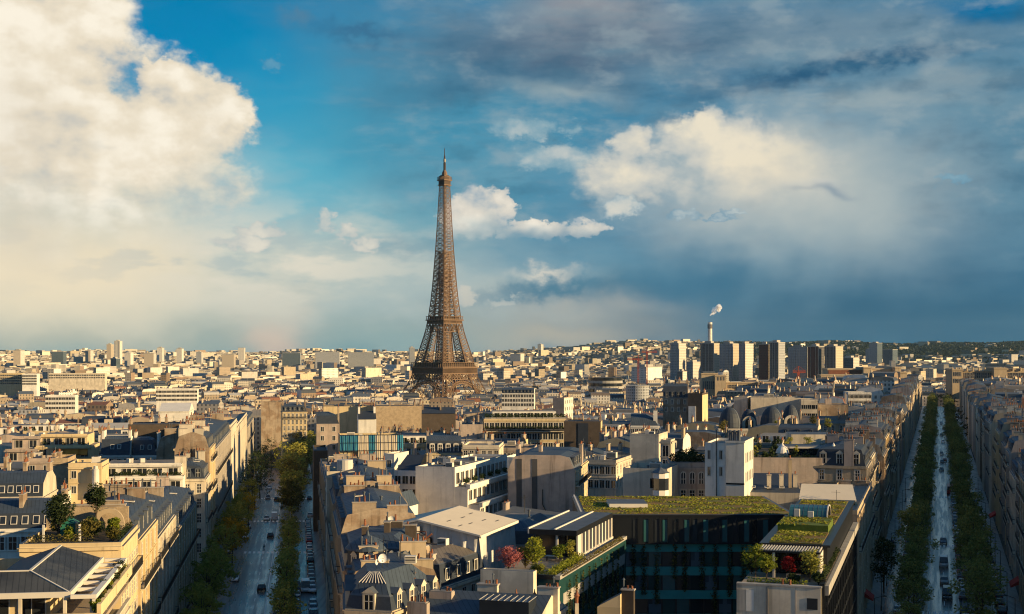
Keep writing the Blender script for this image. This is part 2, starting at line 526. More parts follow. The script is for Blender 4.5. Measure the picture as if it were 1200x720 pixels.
# ------------------------------------------------------------------ mesh and object helpers
class MB:
    """Collects polygons; build() links them as one mesh object."""

    def __init__(self, *mats):
        self.v, self.f, self.mi, self.tint = [], [], [], []
        self.mats = list(mats)
        self.cur = (1, 1, 1)
        self.use_tint = False

    def idx(self, m):
        if m not in self.mats:
            self.mats.append(m)
        return self.mats.index(m)

    def poly(self, pts, m):
        b = len(self.v)
        self.v.extend(pts)
        self.f.append(tuple(range(b, b + len(pts))))
        self.mi.append(self.idx(m))
        self.tint.append(self.cur)

    def quad(self, a, b, c, d, m):
        self.poly((a, b, c, d), m)

    def box(self, x0, x1, y0, y1, z0, z1, m, top=None, bottom=False):
        P = [(x0, y0, z0), (x1, y0, z0), (x1, y1, z0), (x0, y1, z0), (x0, y0, z1), (x1, y0, z1), (x1, y1, z1), (x0, y1, z1)]
        b = len(self.v)
        self.v.extend(P)
        k, t = self.idx(m), self.idx(top or m)
        fs = [((0, 1, 5, 4), k), ((1, 2, 6, 5), k), ((2, 3, 7, 6), k), ((3, 0, 4, 7), k), ((4, 5, 6, 7), t)]
        if bottom:
            fs.append(((3, 2, 1, 0), k))
        for q, mm in fs:
            self.f.append(tuple(b + i for i in q))
            self.mi.append(mm)
            self.tint.append(self.cur)

    def prism(self, pts, z0, z1, m, top=None, cap=True):
        n = len(pts)
        b = len(self.v)
        self.v.extend([(p[0], p[1], z0) for p in pts] + [(p[0], p[1], z1) for p in pts])
        k, t = self.idx(m), self.idx(top or m)
        for i in range(n):
            j = (i + 1) % n
            self.f.append((b + i, b + j, b + n + j, b + n + i)); self.mi.append(k); self.tint.append(self.cur)
        if cap:
            self.f.append(tuple(b + n + i for i in range(n))); self.mi.append(t); self.tint.append(self.cur)

    def loft(self, lo, hi, m):
        """quads between two closed rings of equal length"""
        n = len(lo)
        for i in range(n):
            j = (i + 1) % n
            self.poly((lo[i], lo[j], hi[j], hi[i]), m)

    def beam(self, p, q, w, m, h=None):
        p, q = np.array(p, float), np.array(q, float)
        d = q - p
        L = np.linalg.norm(d)
        if L < 1e-6:
            return
        d /= L
        a = np.cross(d, (0, 0, 1.0))
        if np.linalg.norm(a) < 1e-3:
            a = np.array((1.0, 0, 0))
        a /= np.linalg.norm(a)
        c = np.cross(d, a)
        a = a * w / 2
        c = c * (h or w) / 2
        b = len(self.v)
        for o in (p, q):
            for s, t in ((-1, -1), (1, -1), (1, 1), (-1, 1)):
                self.v.append(tuple(o + a * s + c * t))
        k = self.idx(m)
        for fq in ((0, 1, 5, 4), (1, 2, 6, 5), (2, 3, 7, 6), (3, 0, 4, 7), (3, 2, 1, 0), (4, 5, 6, 7)):
            self.f.append(tuple(b + i for i in fq)); self.mi.append(k); self.tint.append(self.cur)

    def lathe(self, cx, cy, prof, n, m, a0=0.0, a1=2 * pi):
        """profile of (radius, z)"""
        full = abs(a1 - a0 - 2 * pi) < 1e-6
        k = n if full else n + 1
        rings = [[(cx + r * cos(a0 + (a1 - a0) * i / n), cy + r * sin(a0 + (a1 - a0) * i / n), z) for i in range(k)] for r, z in prof]
        for A, B in zip(rings, rings[1:]):
            for i in range(n):
                j = (i + 1) % k
                self.poly((A[i], A[j], B[j], B[i]), m)

    def build(self, name, parent=None, loc=None, smooth=False):
        me = mesh_from(self, name)
        return link(name, me, parent, loc)


def mesh_from(mb, name):
    me = bpy.data.meshes.new(name)
    nv, nf = len(mb.v), len(mb.f)
    me.vertices.add(nv)
    me.vertices.foreach_set('co', np.asarray(mb.v, dtype=np.float32).ravel())
    lt = np.fromiter((len(f) for f in mb.f), dtype=np.int32, count=nf)
    ls = np.zeros(nf, dtype=np.int32)
    if nf > 1:
        ls[1:] = np.cumsum(lt)[:-1]
    li = np.fromiter((i for f in mb.f for i in f), dtype=np.int32, count=int(lt.sum()))
    me.loops.add(len(li))
    me.loops.foreach_set('vertex_index', li)
    me.polygons.add(nf)
    me.polygons.foreach_set('loop_start', ls)
    me.polygons.foreach_set('loop_total', lt)
    for m in mb.mats:
        me.materials.append(M[m])
    me.polygons.foreach_set('material_index', np.asarray(mb.mi, dtype=np.int32))
    if mb.use_tint:
        at = me.attributes.new('tint', 'FLOAT_COLOR', 'FACE')
        t = np.ones((nf, 4), dtype=np.float32)
        t[:, :3] = np.asarray(mb.tint, dtype=np.float32)
        at.data.foreach_set('color', t.ravel())
    me.update(calc_edges=True)
    me.shade_flat()
    return me


def link(name, data, parent=None, loc=None, rz=0.0, scale=None):
    o = bpy.data.objects.new(name, data)
    COL.objects.link(o)
    if parent is not None:
        o.parent = parent
    if loc is not None:
        o.location = loc
    if rz:
        o.rotation_euler = (0, 0, rz)
    if scale is not None:
        o.scale = scale
    return o


def tag(o, label=None, cat=None, group=None, kind=None):
    if label: o['label'] = label
    if cat: o['category'] = cat
    if group: o['group'] = group
    if kind: o['kind'] = kind
    return o


def thing(name, label, cat, loc, rz=0.0, group=None):
    return tag(link(name, None, None, loc, rz), label, cat, group)


CHILDREN = {}


def copy_tree(o, kids, loc, rz=0.0, label=None, scale=None):
    """a copy of a thing with copies of its parts (and theirs)"""
    r = o.copy()
    COL.objects.link(r)
    r.location = loc
    r.rotation_euler = (0, 0, rz)
    if scale is not None:
        r.scale = scale
    if label:
        r['label'] = label
    for ch, sub in kids:
        c = ch.copy(); COL.objects.link(c); c.parent = r
        for g in sub:
            d = g.copy(); COL.objects.link(d); d.parent = c
    return r


# ------------------------------------------------------------------ lie of the land, and pixel bearings
def sst(a, b, x):
    t = min(1.0, max(0.0, (x - a) / (b - a)))
    return t * t * (3 - 2 * t)


def gz(x, y):
    r = math.hypot(x, y)
    t = x / max(y, 1.0) if y > 0 else (2.0 if x > 0 else -2.0)
    wk = sst(0.08, 0.22, t)
    flat = -28.0 * sst(150, 1500, r)
    kle = -28.0 * sst(1250, 1750, r)
    z = flat * (1 - wk) + kle * wk
    # distant rising ground, higher to the right
    hl = 42 + 60 * sst(-0.02, 0.10, t) - 6 * sst(0.12, 0.2, t)
    hl += 6 * sin(t * 37) + 4 * sin(t * 83 + 1)
    z += hl * sst(4200, 9000, r) + 22 * sst(2600, 4200, r) * sst(0.05, 0.1, t) * 0.6
    return z


def at(px, py, z):
    D = (CAMZ - z) * F / (py - 410.0)
    return ((px - 600.0) / F * D, D, z)


def ground_at(px, py, off=0.0):
    z = 0.0
    for _ in range(12):
        x, y, _z = at(px, py, z)
        z = gz(x, y) + off
    return (x, y, z)


def atD(px, D):
    return (px - 600.0) / F * D


def proj(x, y, z):
    return 600 + F * x / y, 410 - F * (z - CAMZ) / y


PI_ = radians(8.7)      # fronts square to the left avenue
PK = radians(-17.0)     # fronts square to the right avenue


# Left avenue runs along x = -0.153 y - 5.4 + a ; right avenue along x = 0.306 y + a
def LA(y, a): return -0.153 * y - 5.4 + a
def RA(y, a): return 0.306 * y + a
# ------------------------------------------------------------------ ground, roads, pavements
def ground_sheet():
    radii = [0.0, 30, 60, 90, 120, 150] + list(range(175, 1801, 25)) + [int(1800 * 1.06 ** k) for k in range(1, 36)]
    angs = [radians(a) for a in np.concatenate([np.arange(-30, 30.01, 1.0), np.arange(36, 330, 8.0)])]
    na = len(angs)
    mb = MB('city_ground', 'forest_ground')
    for r in radii:
        for a in angs:
            x, y = r * sin(a), r * cos(a)
            mb.v.append((x, y, gz(x, y)))
    for i in range(len(radii) - 1):
        for j in range(na):
            k = (j + 1) % na
            mb.f.append((i * na + j, i * na + k, (i + 1) * na + k, (i + 1) * na + j))
            a = angs[j]
            t = tan(a) if cos(a) > 0.3 else 0
            mb.mi.append(1 if radii[i] > 5600 and 0.13 < t < 0.6 else 0)
            mb.tint.append((1, 1, 1))
    tag(mb.build('ground'), kind='structure')


material('city_ground', (0.055, 0.055, 0.055), rough=0.95, var=0.5, nscale=0.05, objvar=0, alt=(0.07, 0.065, 0.05))
material('forest_ground', (0.016, 0.026, 0.017), rough=1.0, var=0.7, nscale=0.02, objvar=0, fine=0.6, alt=(0.03, 0.034, 0.024), altscale=0.004)


def wetmat(name, rgb, dry, wet, var=0.4, spec=0.5, lean=0.0, pw=0.3):
    """paving with wet runs drawn out along the street (lean = dx/dy of the street)"""
    m = bpy.data.materials.new(name)
    m.use_nodes = True
    n = NT(m.node_tree)
    bs = m.node_tree.nodes['Principled BSDF']
    g = n.node('ShaderNodeNewGeometry')
    pos = E(n, g.outputs['Position'])
    x, y, z = n.sep(pos)
    run = n.noise(n.vec(x - y * lean, y * 0.03, 0.0), 0.85, 4.0, 0.6)
    patch = n.noise(n.vec(x - y * lean, y * 0.35, 4.0), 0.22, 5.0, 0.62)
    fine = n.noise(pos, 2.2, 4.0, 0.65)
    big = run * (1.0 - pw) + patch * pw
    v = 1.0 + (big - 0.5) * var * 2.0 + (fine - 0.5) * 0.5
    n.put(bs.inputs['Base Color'], n.mix(1.0, (*rgb, 1), n.vec(v, v, v), 'MULTIPLY'))
    r = n.mix(n.smooth(0.42, 0.56, big), (dry,) * 3, (wet,) * 3)
    n.put(bs.inputs['Roughness'], n.sep(r)[0])
    bs.inputs['Specular IOR Level'].default_value = spec
    b = n.node('ShaderNodeBump')
    b.inputs['Strength'].default_value = 0.15
    b.inputs['Distance'].default_value = 0.01
    n.put(b.inputs['Height'], fine)
    m.node_tree.links.new(b.outputs[0], bs.inputs['Normal'])
    MATS[name] = m


wetmat('asphalt', (0.06, 0.068, 0.078), 0.42, 0.27, var=0.25, spec=0.9, lean=-0.153)
wetmat('wet_asphalt', (0.075, 0.083, 0.092), 0.33, 0.18, var=0.3, spec=1.0, lean=0.306, pw=0.12)
wetmat('pavement_slabs', (0.15, 0.15, 0.15), 0.5, 0.3, spec=0.7)


def strip(name, axis, a0, a1, y0, y1, up, mat, step=20, thick=None):
    mb = MB(mat)
    n = max(1, int((y1 - y0) / step))
    for i in range(n):
        ya, yb = y0 + (y1 - y0) * i / n, y0 + (y1 - y0) * (i + 1) / n
        P = []
        for yy, aa in ((ya, a0), (ya, a1), (yb, a1), (yb, a0)):
            x = axis(yy, aa)
            P.append((x, yy, gz(x, yy) + up))
        mb.quad(*P, mat)
        if thick:
            for (p, q) in ((P[0], P[3]), (P[1], P[2])):
                mb.quad(p, q, (q[0], q[1], q[2] - thick), (p[0], p[1], p[2] - thick), mat)
        mb_last = P
    return tag(mb.build(name), kind='structure')


ground_sheet()
# left avenue
strip('road', LA, -9.2, 9.2, 120, 780, 0.05, 'asphalt')
strip('pavement', LA, -15.5, -9.2, 120, 780, 0.18, 'pavement_slabs', thick=0.2)
strip('pavement', LA, 9.2, 11.4, 120, 780, 0.18, 'pavement_slabs', thick=0.2)
strip('median_strip', LA, 2.3, 3.9, 150, 760, 0.18, 'pavement_slabs', thick=0.2)
# right avenue
strip('road', RA, -3.6, 5.8, 120, 1250, 0.05, 'wet_asphalt')
strip('service_lane', RA, -10.6, -6.6, 120, 1250, 0.05, 'wet_asphalt')
strip('service_lane', RA, 9.4, 12.8, 120, 1250, 0.05, 'wet_asphalt')
strip('pavement', RA, -14.0, -10.6, 120, 1250, 0.18, 'pavement_slabs', thick=0.2)
strip('pavement', RA, 12.8, 16.2, 120, 1250, 0.18, 'pavement_slabs', thick=0.2)
strip('tree_strip', RA, -6.6, -3.6, 120, 1250, 0.17, 'pavement_slabs', thick=0.2)
strip('tree_strip', RA, 5.8, 9.4, 120, 1250, 0.17, 'pavement_slabs', thick=0.2)


def paint_quad(mb, axis, y0, y1, a0, a1, up=0.056):
    P = []
    for yy, aa in ((y0, a0), (y0, a1), (y1, a1), (y1, a0)):
        x = axis(yy, aa)
        P.append((x, yy, gz(x, yy) + up))
    mb.quad(*P, 'road_line')


def markings():
    mb = MB('road_line')
    for y in np.arange(200, 560, 9.0):          # lane dashes, left avenue
        paint_quad(mb, LA, y, y + 4.0, -3.6, -3.45)
        paint_quad(mb, LA, y, y + 9.0, -1.2, -1.02)
    for py in (649, 612, 585):                 # zebra crossings
        x, y, z = ground_at(330, py)
        for a in np.arange(-8.6, 2.0, 1.15):
            paint_quad(mb, LA, y, y + 4.2, a, a + 0.6)
        for a in np.arange(4.3, 9.0, 1.15):
            paint_quad(mb, LA, y, y + 4.2, a, a + 0.6)
    for y in np.arange(200, 1100, 12.0):
        paint_quad(mb, RA, y, y + 5.0, 1.1, 1.25)
    for y in np.arange(190, 1100, 24.0):
        paint_quad(mb, RA, y, y + 24.0, 4.0, 4.12)
        paint_quad(mb, RA, y, y + 24.0, -1.9, -1.78)
    for y in (262, 352, 470, 610):
        for a in np.arange(-3.2, 5.6, 1.1):
            paint_quad(mb, RA, y, y + 4.0, a, a + 0.55)
    tag(mb.build('road_markings'), kind='structure')


markings()
# ------------------------------------------------------------------ the iron lattice tower
TD = 1710.0
TX = atD(521, TD)
PR = [(-32, 71), (-28.5, 68.5), (-9.7, 55.5), (14.4, 41.2), (34.3, 36.0), (69.9, 24.2), (90.8, 19.6), (110, 16.8), (130, 14.6),
      (172.5, 11.0), (210, 8.6), (251, 6.3)]


def th(z):
    """half side of the tower at height z"""
    for (z0, h0), (z1, h1) in zip(PR, PR[1:]):
        if z <= z1:
            return (h0 + (h1 - h0) * (z - z0) / (z1 - z0)) / sqrt(2)
    return PR[-1][1] / sqrt(2)


def tfrac(z):
    """leg width as a share of the side"""
    if z < 34: return 0.235 + 0.03 * sst(-30, 34, z)
    if z < 91: return 0.285 + 0.03 * sst(34, 91, z)
    return min(0.5, 0.33 + 0.17 * sst(91, 165, z))


def iron_tower():
    root = thing('iron_tower', 'tall brown iron lattice tower rising far above all the rooftops', 'tower', (TX, TD, 0), radians(45))
    I = 'iron_paint'
    # legs: four lattice pillars in three lifts
    for sx in (-1, 1):
        for sy in (-1, 1):
            mb = MB(I)
            zs = list(np.linspace(-30, 16, 5)) + list(np.linspace(34, 72, 7)) + list(np.linspace(91, 170, 13))
            prev = None
            for z in zs:
                a = th(z)
                ai = a * (1 - 2 * tfrac(z))
                ring = [(sx * a, sy * a, z), (sx * ai, sy * a, z), (sx * ai, sy * ai, z), (sx * a, sy * ai, z)]
                big = z < 91
                if prev is not None:
                    for i in range(4):
                        j = (i + 1) % 4
                        mb.beam(prev[i], ring[i], (1.05 if z < 35 else 1.25) if big else 0.95, I)
                        wb = (0.42 if z < 35 else 0.55) if big else 0.48
                        mb.beam(prev[i], ring[j], wb, I)
                        mb.beam(prev[j], ring[i], wb, I)
                        mb.beam(ring[i], ring[j], wb, I)
                        if 34 < z < 91:          # finer cross lattice on the panel
                            pm = [tuple((p + q) / 2 for p, q in zip(prev[s], ring[s])) for s in (i, j)]
                            mb.beam(pm[0], pm[1], 0.4, I)
                            lm = tuple((p + q) / 2 for p, q in zip(prev[i], prev[j]))
                            um = tuple((p + q) / 2 for p, q in zip(ring[i], ring[j]))
                            for s in (pm[0], pm[1]):
                                mb.beam(lm, s, 0.26, I)
                                mb.beam(um, s, 0.26, I)
                prev = ring
            mb.build('leg', root)
    # masonry feet
    for sx in (-1, 1):
        for sy in (-1, 1):
            mb = MB('grey_stone')
            a = th(-28)
            ai = a * 0.55
            x0, x1 = sorted((sx * ai, sx * (a + 1)))
            y0, y1 = sorted((sy * ai, sy * (a + 1)))
            mb.box(x0, x1, y0, y1, -34, -27.5, 'grey_stone')
            mb.build('foot', root)
    # upper shaft
    mb = MB(I)
    zs = list(np.linspace(91, 251, 27))
    prev = None
    for z in zs:
        a = th(z)
        ring = [(a, a, z), (-a, a, z), (-a, -a, z), (a, -a, z)]
        if prev is not None:
            for i in range(4):
                j = (i + 1) % 4
                w = 1.15 if z < 200 else 0.95
                mb.beam(prev[i], ring[i], w, I)
                mb.beam(prev[i], ring[j], 0.55, I)
                mb.beam(prev[j], ring[i], 0.55, I)
                mb.beam(ring[i], ring[j], 0.6, I)
                pm = [tuple((p + q) / 2 for p, q in zip(prev[s], ring[s])) for s in (i, j)]
                mb.beam(pm[0], pm[1], 0.35, I)
        prev = ring
    mb.box(-1.0, 1.0, -1.0, 1.0, 91, 251, 'iron_dark')     # lift cage up the middle
    mb.build('shaft', root)

    def deck(name, z0, z1, a, o, gallery, lattice):
        mb = MB(I, 'iron_dark')
        inner = a - o
        # slabs are rings so that the middle stays open
        def ring(zl, zh, r, w, m=I):
            mb.box(-r, r, -r, -r + w, zl, zh, m, bottom=True)
            mb.box(-r, r, r - w, r, zl, zh, m, bottom=True)
            mb.box(-r, -r + w, -r + w, r - w, zl, zh, m, bottom=True)
            mb.box(r - w, r, -r + w, r - w, zl, zh, m, bottom=True)
        H = z1 - z0
        zl = z0 + H * lattice           # top of the lattice frieze
        zg = z1 - H * gallery           # floor of the gallery
        ring(z0, z0 + 1.0, a, 1.2)
        ring(zl - 0.7, zl + 0.5, a + 0.5, 2.0)
        ring(zl + 0.5, zg - 0.8, a - 0.2, 0.5, 'iron_dark')
        ring(zg - 0.8, zg + 0.5, a + 1.6, o)
        ring(z1 - 0.6, z1, a + 1.3, 2.6)
        ring(zg + 0.5, z1 - 0.6, a - 2.2, 0.4, 'iron_dark')
        n = max(6, int(2 * a / 3.0))
        for s in range(4):
            c, d = cos(s * pi / 2), sin(s * pi / 2)
            R = lambda x, y, z: (x * c - y * d, x * d + y * c, z)
            for i in range(n + 1):
                x = -a + 2 * a * i / n
                mb.beam(R(x, -a - 1.3, zg), R(x, -a - 1.3, z1 - 0.3), 0.45, I)          # gallery posts
                for q in (0.0, 0.5):
                    xx = x + q * 2 * a / n
                    if xx <= a:
                        mb.beam(R(xx, -a - 0.15, zl), R(xx, -a - 0.15, zg - 0.6), 0.5, I)   # frieze consoles
            mb.beam(R(-a - 1.3, -a - 1.4, zg + 1.4), R(a + 1.3, -a - 1.4, zg + 1.4), 0.3, I)
            k = max(5, int(2 * a / 4.6))
            for i in range(k):
                xa, xb = -a + 2 * a * i / k, -a + 2 * a * (i + 1) / k
                mb.beam(R(xa, -a, z0 + 0.8), R(xb, -a, zl - 0.5), 0.5, I)
                mb.beam(R(xb, -a, z0 + 0.8), R(xa, -a, zl - 0.5), 0.5, I)
                mb.beam(R(xa, -a, z0 + 0.8), R(xa, -a, zl - 0.5), 0.55, I)
        mb.build(name, root)
    deck('first_platform', 13.5, 34.5, 28.2, 11, 0.30, 0.36)
    deck('second_platform', 71.5, 91.0, 15.0, 6, 0.24, 0.55)
    mb = MB('crane_red', 'glass_dark')
    for x, y in ((-21, -14), (12, -22), (-4, 22)):
        mb = MB('crane_red', 'glass_dark')
        mb.box(x - 4, x + 4, y - 2.5, y + 2.5, 30.5, 37.5, 'glass_dark', 'crane_red')
        mb.build('pavilion', root)
    # great arches between the feet
    for s in range(4):
        mb = MB(I)
        c, d = cos(s * pi / 2), sin(s * pi / 2)
        R = lambda x, y, z: (x * c - y * d, x * d + y * c, z)
        r0, r1, zc = 25.0, 28.0, -16.5
        n = 26
        pr = None
        for i in range(n + 1):
            t = pi * i / n
            z = zc + r0 * sin(t) * 1.02
            z2 = zc + r1 * sin(t) * 1.02
            y = -th(min(z2, 13)) + 0.3
            p, q = R(r0 * cos(t), y, z), R(r1 * cos(t), y, z2)
            if pr:
                mb.beam(pr[0], p, 0.9, I)
                mb.beam(pr[1], q, 0.9, I)
                mb.beam(pr[0], q, 0.4, I)
                mb.beam(pr[1], p, 0.4, I)
                mb.beam(p, q, 0.5, I)
                if 4 < i < n - 3 and i % 2 == 0:
                    mb.beam(q, R(r1 * cos(t), -th(12), 13.4), 0.4, I)
            pr = (p, q)
        mb.build('arch', root)
    # summit
    mb = MB(I, 'iron_dark')
    mb.box(-6.0, 6.0, -6.0, 6.0, 251, 252.2, I, bottom=True)
    mb.box(-5.2, 5.2, -5.2, 5.2, 252.2, 257, 'iron_dark')
    mb.box(-6.6, 6.6, -6.6, 6.6, 257, 258.3, I, bottom=True)
    for i in range(12):
        x = -6.2 + i * 12.4 / 11
        for sgn in (-1, 1):
            mb.beam((x, sgn * 6.2, 258), (x, sgn * 6.2, 262), 0.35, I)
            mb.beam((sgn * 6.2, x, 258), (sgn * 6.2, x, 262), 0.35, I)
    mb.box(-3.8, 3.8, -3.8, 3.8, 258.3, 264, 'iron_dark')
    mb.box(-5.0, 5.0, -5.0, 5.0, 262, 263, I, bottom=True)
    mb.lathe(0, 0, [(3.6, 264), (3.2, 267), (1.8, 270), (0.9, 271)], 10, I)
    mb.build('summit_cabin', root)
    mb = MB('iron_dark', 'grey_stone')
    mb.lathe(0, 0, [(1.5, 270), (1.5, 279), (0.9, 279.2), (0.9, 288), (0.5, 288.2), (0.35, 297), (0.0, 297.2)], 8, 'iron_dark')
    mb.lathe(0, 0, [(1.55, 280), (1.55, 284)], 8, 'grey_stone')
    mb.build('antenna', root)


iron_tower()

# ------------------------------------------------------------------ distant towers, palace wings, chimney, cranes
material('tower_pale', (0.60, 0.57, 0.52), win=(2.4, 3.0, 0.45, 0.55, (0.10, 0.105, 0.115)), var=0.1)
material('tower_grey', (0.36, 0.375, 0.40), win=(2.0, 3.0, 0.5, 0.6, (0.06, 0.065, 0.08)), var=0.1)
material('tower_dark', (0.13, 0.125, 0.13), win=(2.6, 3.0, 0.5, 0.55, (0.02, 0.02, 0.025)), var=0.15)
material('tower_maroon', (0.10, 0.045, 0.045), win=(2.6, 3.0, 0.4, 0.4, (0.03, 0.02, 0.02)), var=0.15)
material('tower_gold', (0.48, 0.41, 0.32), win=(2.2, 3.0, 0.35, 0.5, (0.09, 0.07, 0.06)), var=0.1)
material('tower_blue', (0.10, 0.13, 0.16), win=(2.2, 3.4, 0.7, 0.6, (0.02, 0.035, 0.05)), var=0.15)


def tower_block(label, px0, pxm, px1, ytop, D, left, right, ybase=452, cap='concrete', fins=0, group=None, name='tower_block', hat=True, ang=-32):
    """slab block seen on a corner: left face from px0 to pxm, right face from pxm to px1"""
    k = D / F
    a = radians(ang)
    w = (pxm - px0) * k / cos(a)
    x1, y1 = atD(pxm, D), D
    K = (px1 - 600) / F
    d = min(60.0, max(5.0, (x1 - K * y1) / min(-.05, K * cos(a) + sin(a))))
    x0, y0 = x1 - w * cos(a), y1 - w * sin(a)
    z1 = CAMZ - (ytop - 410) * k
    zb = gz(x1, D) - 3
    root = thing(name, label, 'tower block' if name == 'tower_block' else 'building', (x0, y0, zb), a, group)
    h = z1 - zb
    mb = MB(left, right)
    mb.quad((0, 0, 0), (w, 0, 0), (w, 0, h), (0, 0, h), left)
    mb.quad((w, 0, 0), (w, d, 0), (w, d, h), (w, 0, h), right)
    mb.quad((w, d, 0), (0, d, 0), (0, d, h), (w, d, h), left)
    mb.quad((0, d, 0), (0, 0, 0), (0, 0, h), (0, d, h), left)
    mb.build('wall', root)
    mb = MB(cap)
    mb.box(-0.3, w + 0.3, -0.3, d + 0.3, h, h + 1.4, cap)
    if hat:
        mb.box(w * 0.25, w * 0.7, d * 0.2, d * 0.7, h + 1.4, h + 5.0, cap)
    mb.build('roof', root)
    if fins:
        for i in range(fins):
            mb = MB(cap)
            x = w * (i + 0.5) / fins
            mb.box(x - 0.3, x + 0.3, -0.6, -0.003, 0, h, cap)
            mb.build('fin', root)
        mb = MB(cap)
        mb.box(w - 0.6, w + 0.8, -0.8, 0.6, 0, h, cap)
        mb.build('corner_pier', root)
    return root


TB = tower_block
G_ = 'high-rise blocks beyond the river'  # darker left and paler right materials paint in the shaded and sunlit faces
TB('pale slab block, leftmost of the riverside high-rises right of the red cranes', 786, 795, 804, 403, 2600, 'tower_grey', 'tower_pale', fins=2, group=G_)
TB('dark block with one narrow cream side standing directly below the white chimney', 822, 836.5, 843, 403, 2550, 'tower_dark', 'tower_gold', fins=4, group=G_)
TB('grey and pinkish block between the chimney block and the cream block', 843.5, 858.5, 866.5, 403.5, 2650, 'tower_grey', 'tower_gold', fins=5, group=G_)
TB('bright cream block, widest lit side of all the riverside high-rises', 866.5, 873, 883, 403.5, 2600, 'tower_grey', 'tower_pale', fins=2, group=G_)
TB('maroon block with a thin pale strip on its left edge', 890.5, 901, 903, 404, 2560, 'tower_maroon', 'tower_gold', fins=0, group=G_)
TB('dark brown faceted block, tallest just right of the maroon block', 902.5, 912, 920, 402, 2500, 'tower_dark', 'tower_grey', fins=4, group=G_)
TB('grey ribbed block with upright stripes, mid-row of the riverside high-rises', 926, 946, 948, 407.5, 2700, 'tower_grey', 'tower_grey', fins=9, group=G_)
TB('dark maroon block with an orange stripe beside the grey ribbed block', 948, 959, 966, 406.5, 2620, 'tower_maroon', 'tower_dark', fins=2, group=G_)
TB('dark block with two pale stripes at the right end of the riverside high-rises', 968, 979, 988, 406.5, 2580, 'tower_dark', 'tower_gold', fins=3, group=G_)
G2 = 'mid-rise blocks around the riverside towers'
TB('white and blue mid-rise between the pale slab and the chimney block', 805, 812, 822, 425, 2750, 'tower_grey', 'tower_pale', group=G2, name='office_block')
TB('low dark grey block at the foot of the pale slab tower', 794, 800, 805, 436, 2500, 'tower_dark', 'tower_pale', group=G2, name='office_block')
TB('low grey office block right of the last riverside tower', 988, 1000, 1007, 420, 2800, 'tower_blue', 'tower_pale', group=G2, name='office_block')
TB('white office block under the red cranes', 741, 757, 776, 431, 2300, 'tower_pale', 'white_render', group=G2, name='office_block')
TB('slim blue glass block beside the round office', 778, 783, 785, 446, 1900, 'tower_blue', 'tower_blue', ybase=460, group=G2, name='office_block')
G3 = 'towers on the far skyline'
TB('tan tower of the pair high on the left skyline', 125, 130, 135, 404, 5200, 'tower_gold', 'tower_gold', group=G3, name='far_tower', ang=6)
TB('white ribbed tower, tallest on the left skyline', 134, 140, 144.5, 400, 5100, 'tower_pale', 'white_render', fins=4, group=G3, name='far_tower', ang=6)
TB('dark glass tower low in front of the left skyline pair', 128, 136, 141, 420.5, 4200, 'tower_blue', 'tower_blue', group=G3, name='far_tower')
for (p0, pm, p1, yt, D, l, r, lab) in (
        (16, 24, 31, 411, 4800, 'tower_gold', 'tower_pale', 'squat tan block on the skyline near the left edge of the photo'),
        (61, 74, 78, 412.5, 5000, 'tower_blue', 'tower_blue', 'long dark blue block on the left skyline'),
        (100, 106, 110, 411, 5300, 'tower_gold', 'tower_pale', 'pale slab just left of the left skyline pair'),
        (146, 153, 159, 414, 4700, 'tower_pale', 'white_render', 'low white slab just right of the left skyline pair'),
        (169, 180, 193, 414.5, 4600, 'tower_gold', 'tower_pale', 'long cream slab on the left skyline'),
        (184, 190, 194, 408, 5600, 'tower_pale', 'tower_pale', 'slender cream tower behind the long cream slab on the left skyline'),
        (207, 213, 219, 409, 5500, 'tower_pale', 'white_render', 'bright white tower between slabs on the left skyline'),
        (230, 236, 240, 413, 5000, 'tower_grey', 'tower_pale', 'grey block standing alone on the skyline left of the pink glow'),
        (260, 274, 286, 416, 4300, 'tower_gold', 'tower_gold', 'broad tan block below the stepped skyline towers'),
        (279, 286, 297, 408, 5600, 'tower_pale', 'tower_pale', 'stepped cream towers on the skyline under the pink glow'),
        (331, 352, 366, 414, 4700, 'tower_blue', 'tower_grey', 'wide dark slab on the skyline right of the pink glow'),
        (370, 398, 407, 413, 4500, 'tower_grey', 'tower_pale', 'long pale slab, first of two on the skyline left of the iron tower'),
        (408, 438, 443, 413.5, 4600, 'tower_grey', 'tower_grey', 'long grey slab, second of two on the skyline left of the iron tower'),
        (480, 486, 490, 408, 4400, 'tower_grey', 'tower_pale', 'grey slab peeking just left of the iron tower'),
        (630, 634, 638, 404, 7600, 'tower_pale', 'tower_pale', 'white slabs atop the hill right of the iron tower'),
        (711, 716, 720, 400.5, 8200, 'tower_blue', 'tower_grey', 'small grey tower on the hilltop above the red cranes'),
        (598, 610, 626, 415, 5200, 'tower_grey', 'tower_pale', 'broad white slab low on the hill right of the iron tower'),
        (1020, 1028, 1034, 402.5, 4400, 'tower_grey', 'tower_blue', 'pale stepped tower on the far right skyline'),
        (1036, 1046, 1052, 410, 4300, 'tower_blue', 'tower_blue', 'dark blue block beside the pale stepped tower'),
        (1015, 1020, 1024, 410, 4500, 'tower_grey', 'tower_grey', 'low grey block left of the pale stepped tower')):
    TB(lab, p0, pm, p1, yt, D, l, r, group=G3, name='far_tower', hat=(p1 - p0) < 16, ang=6 if p0 < 500 else (-14 if p0 < 1000 else -30))


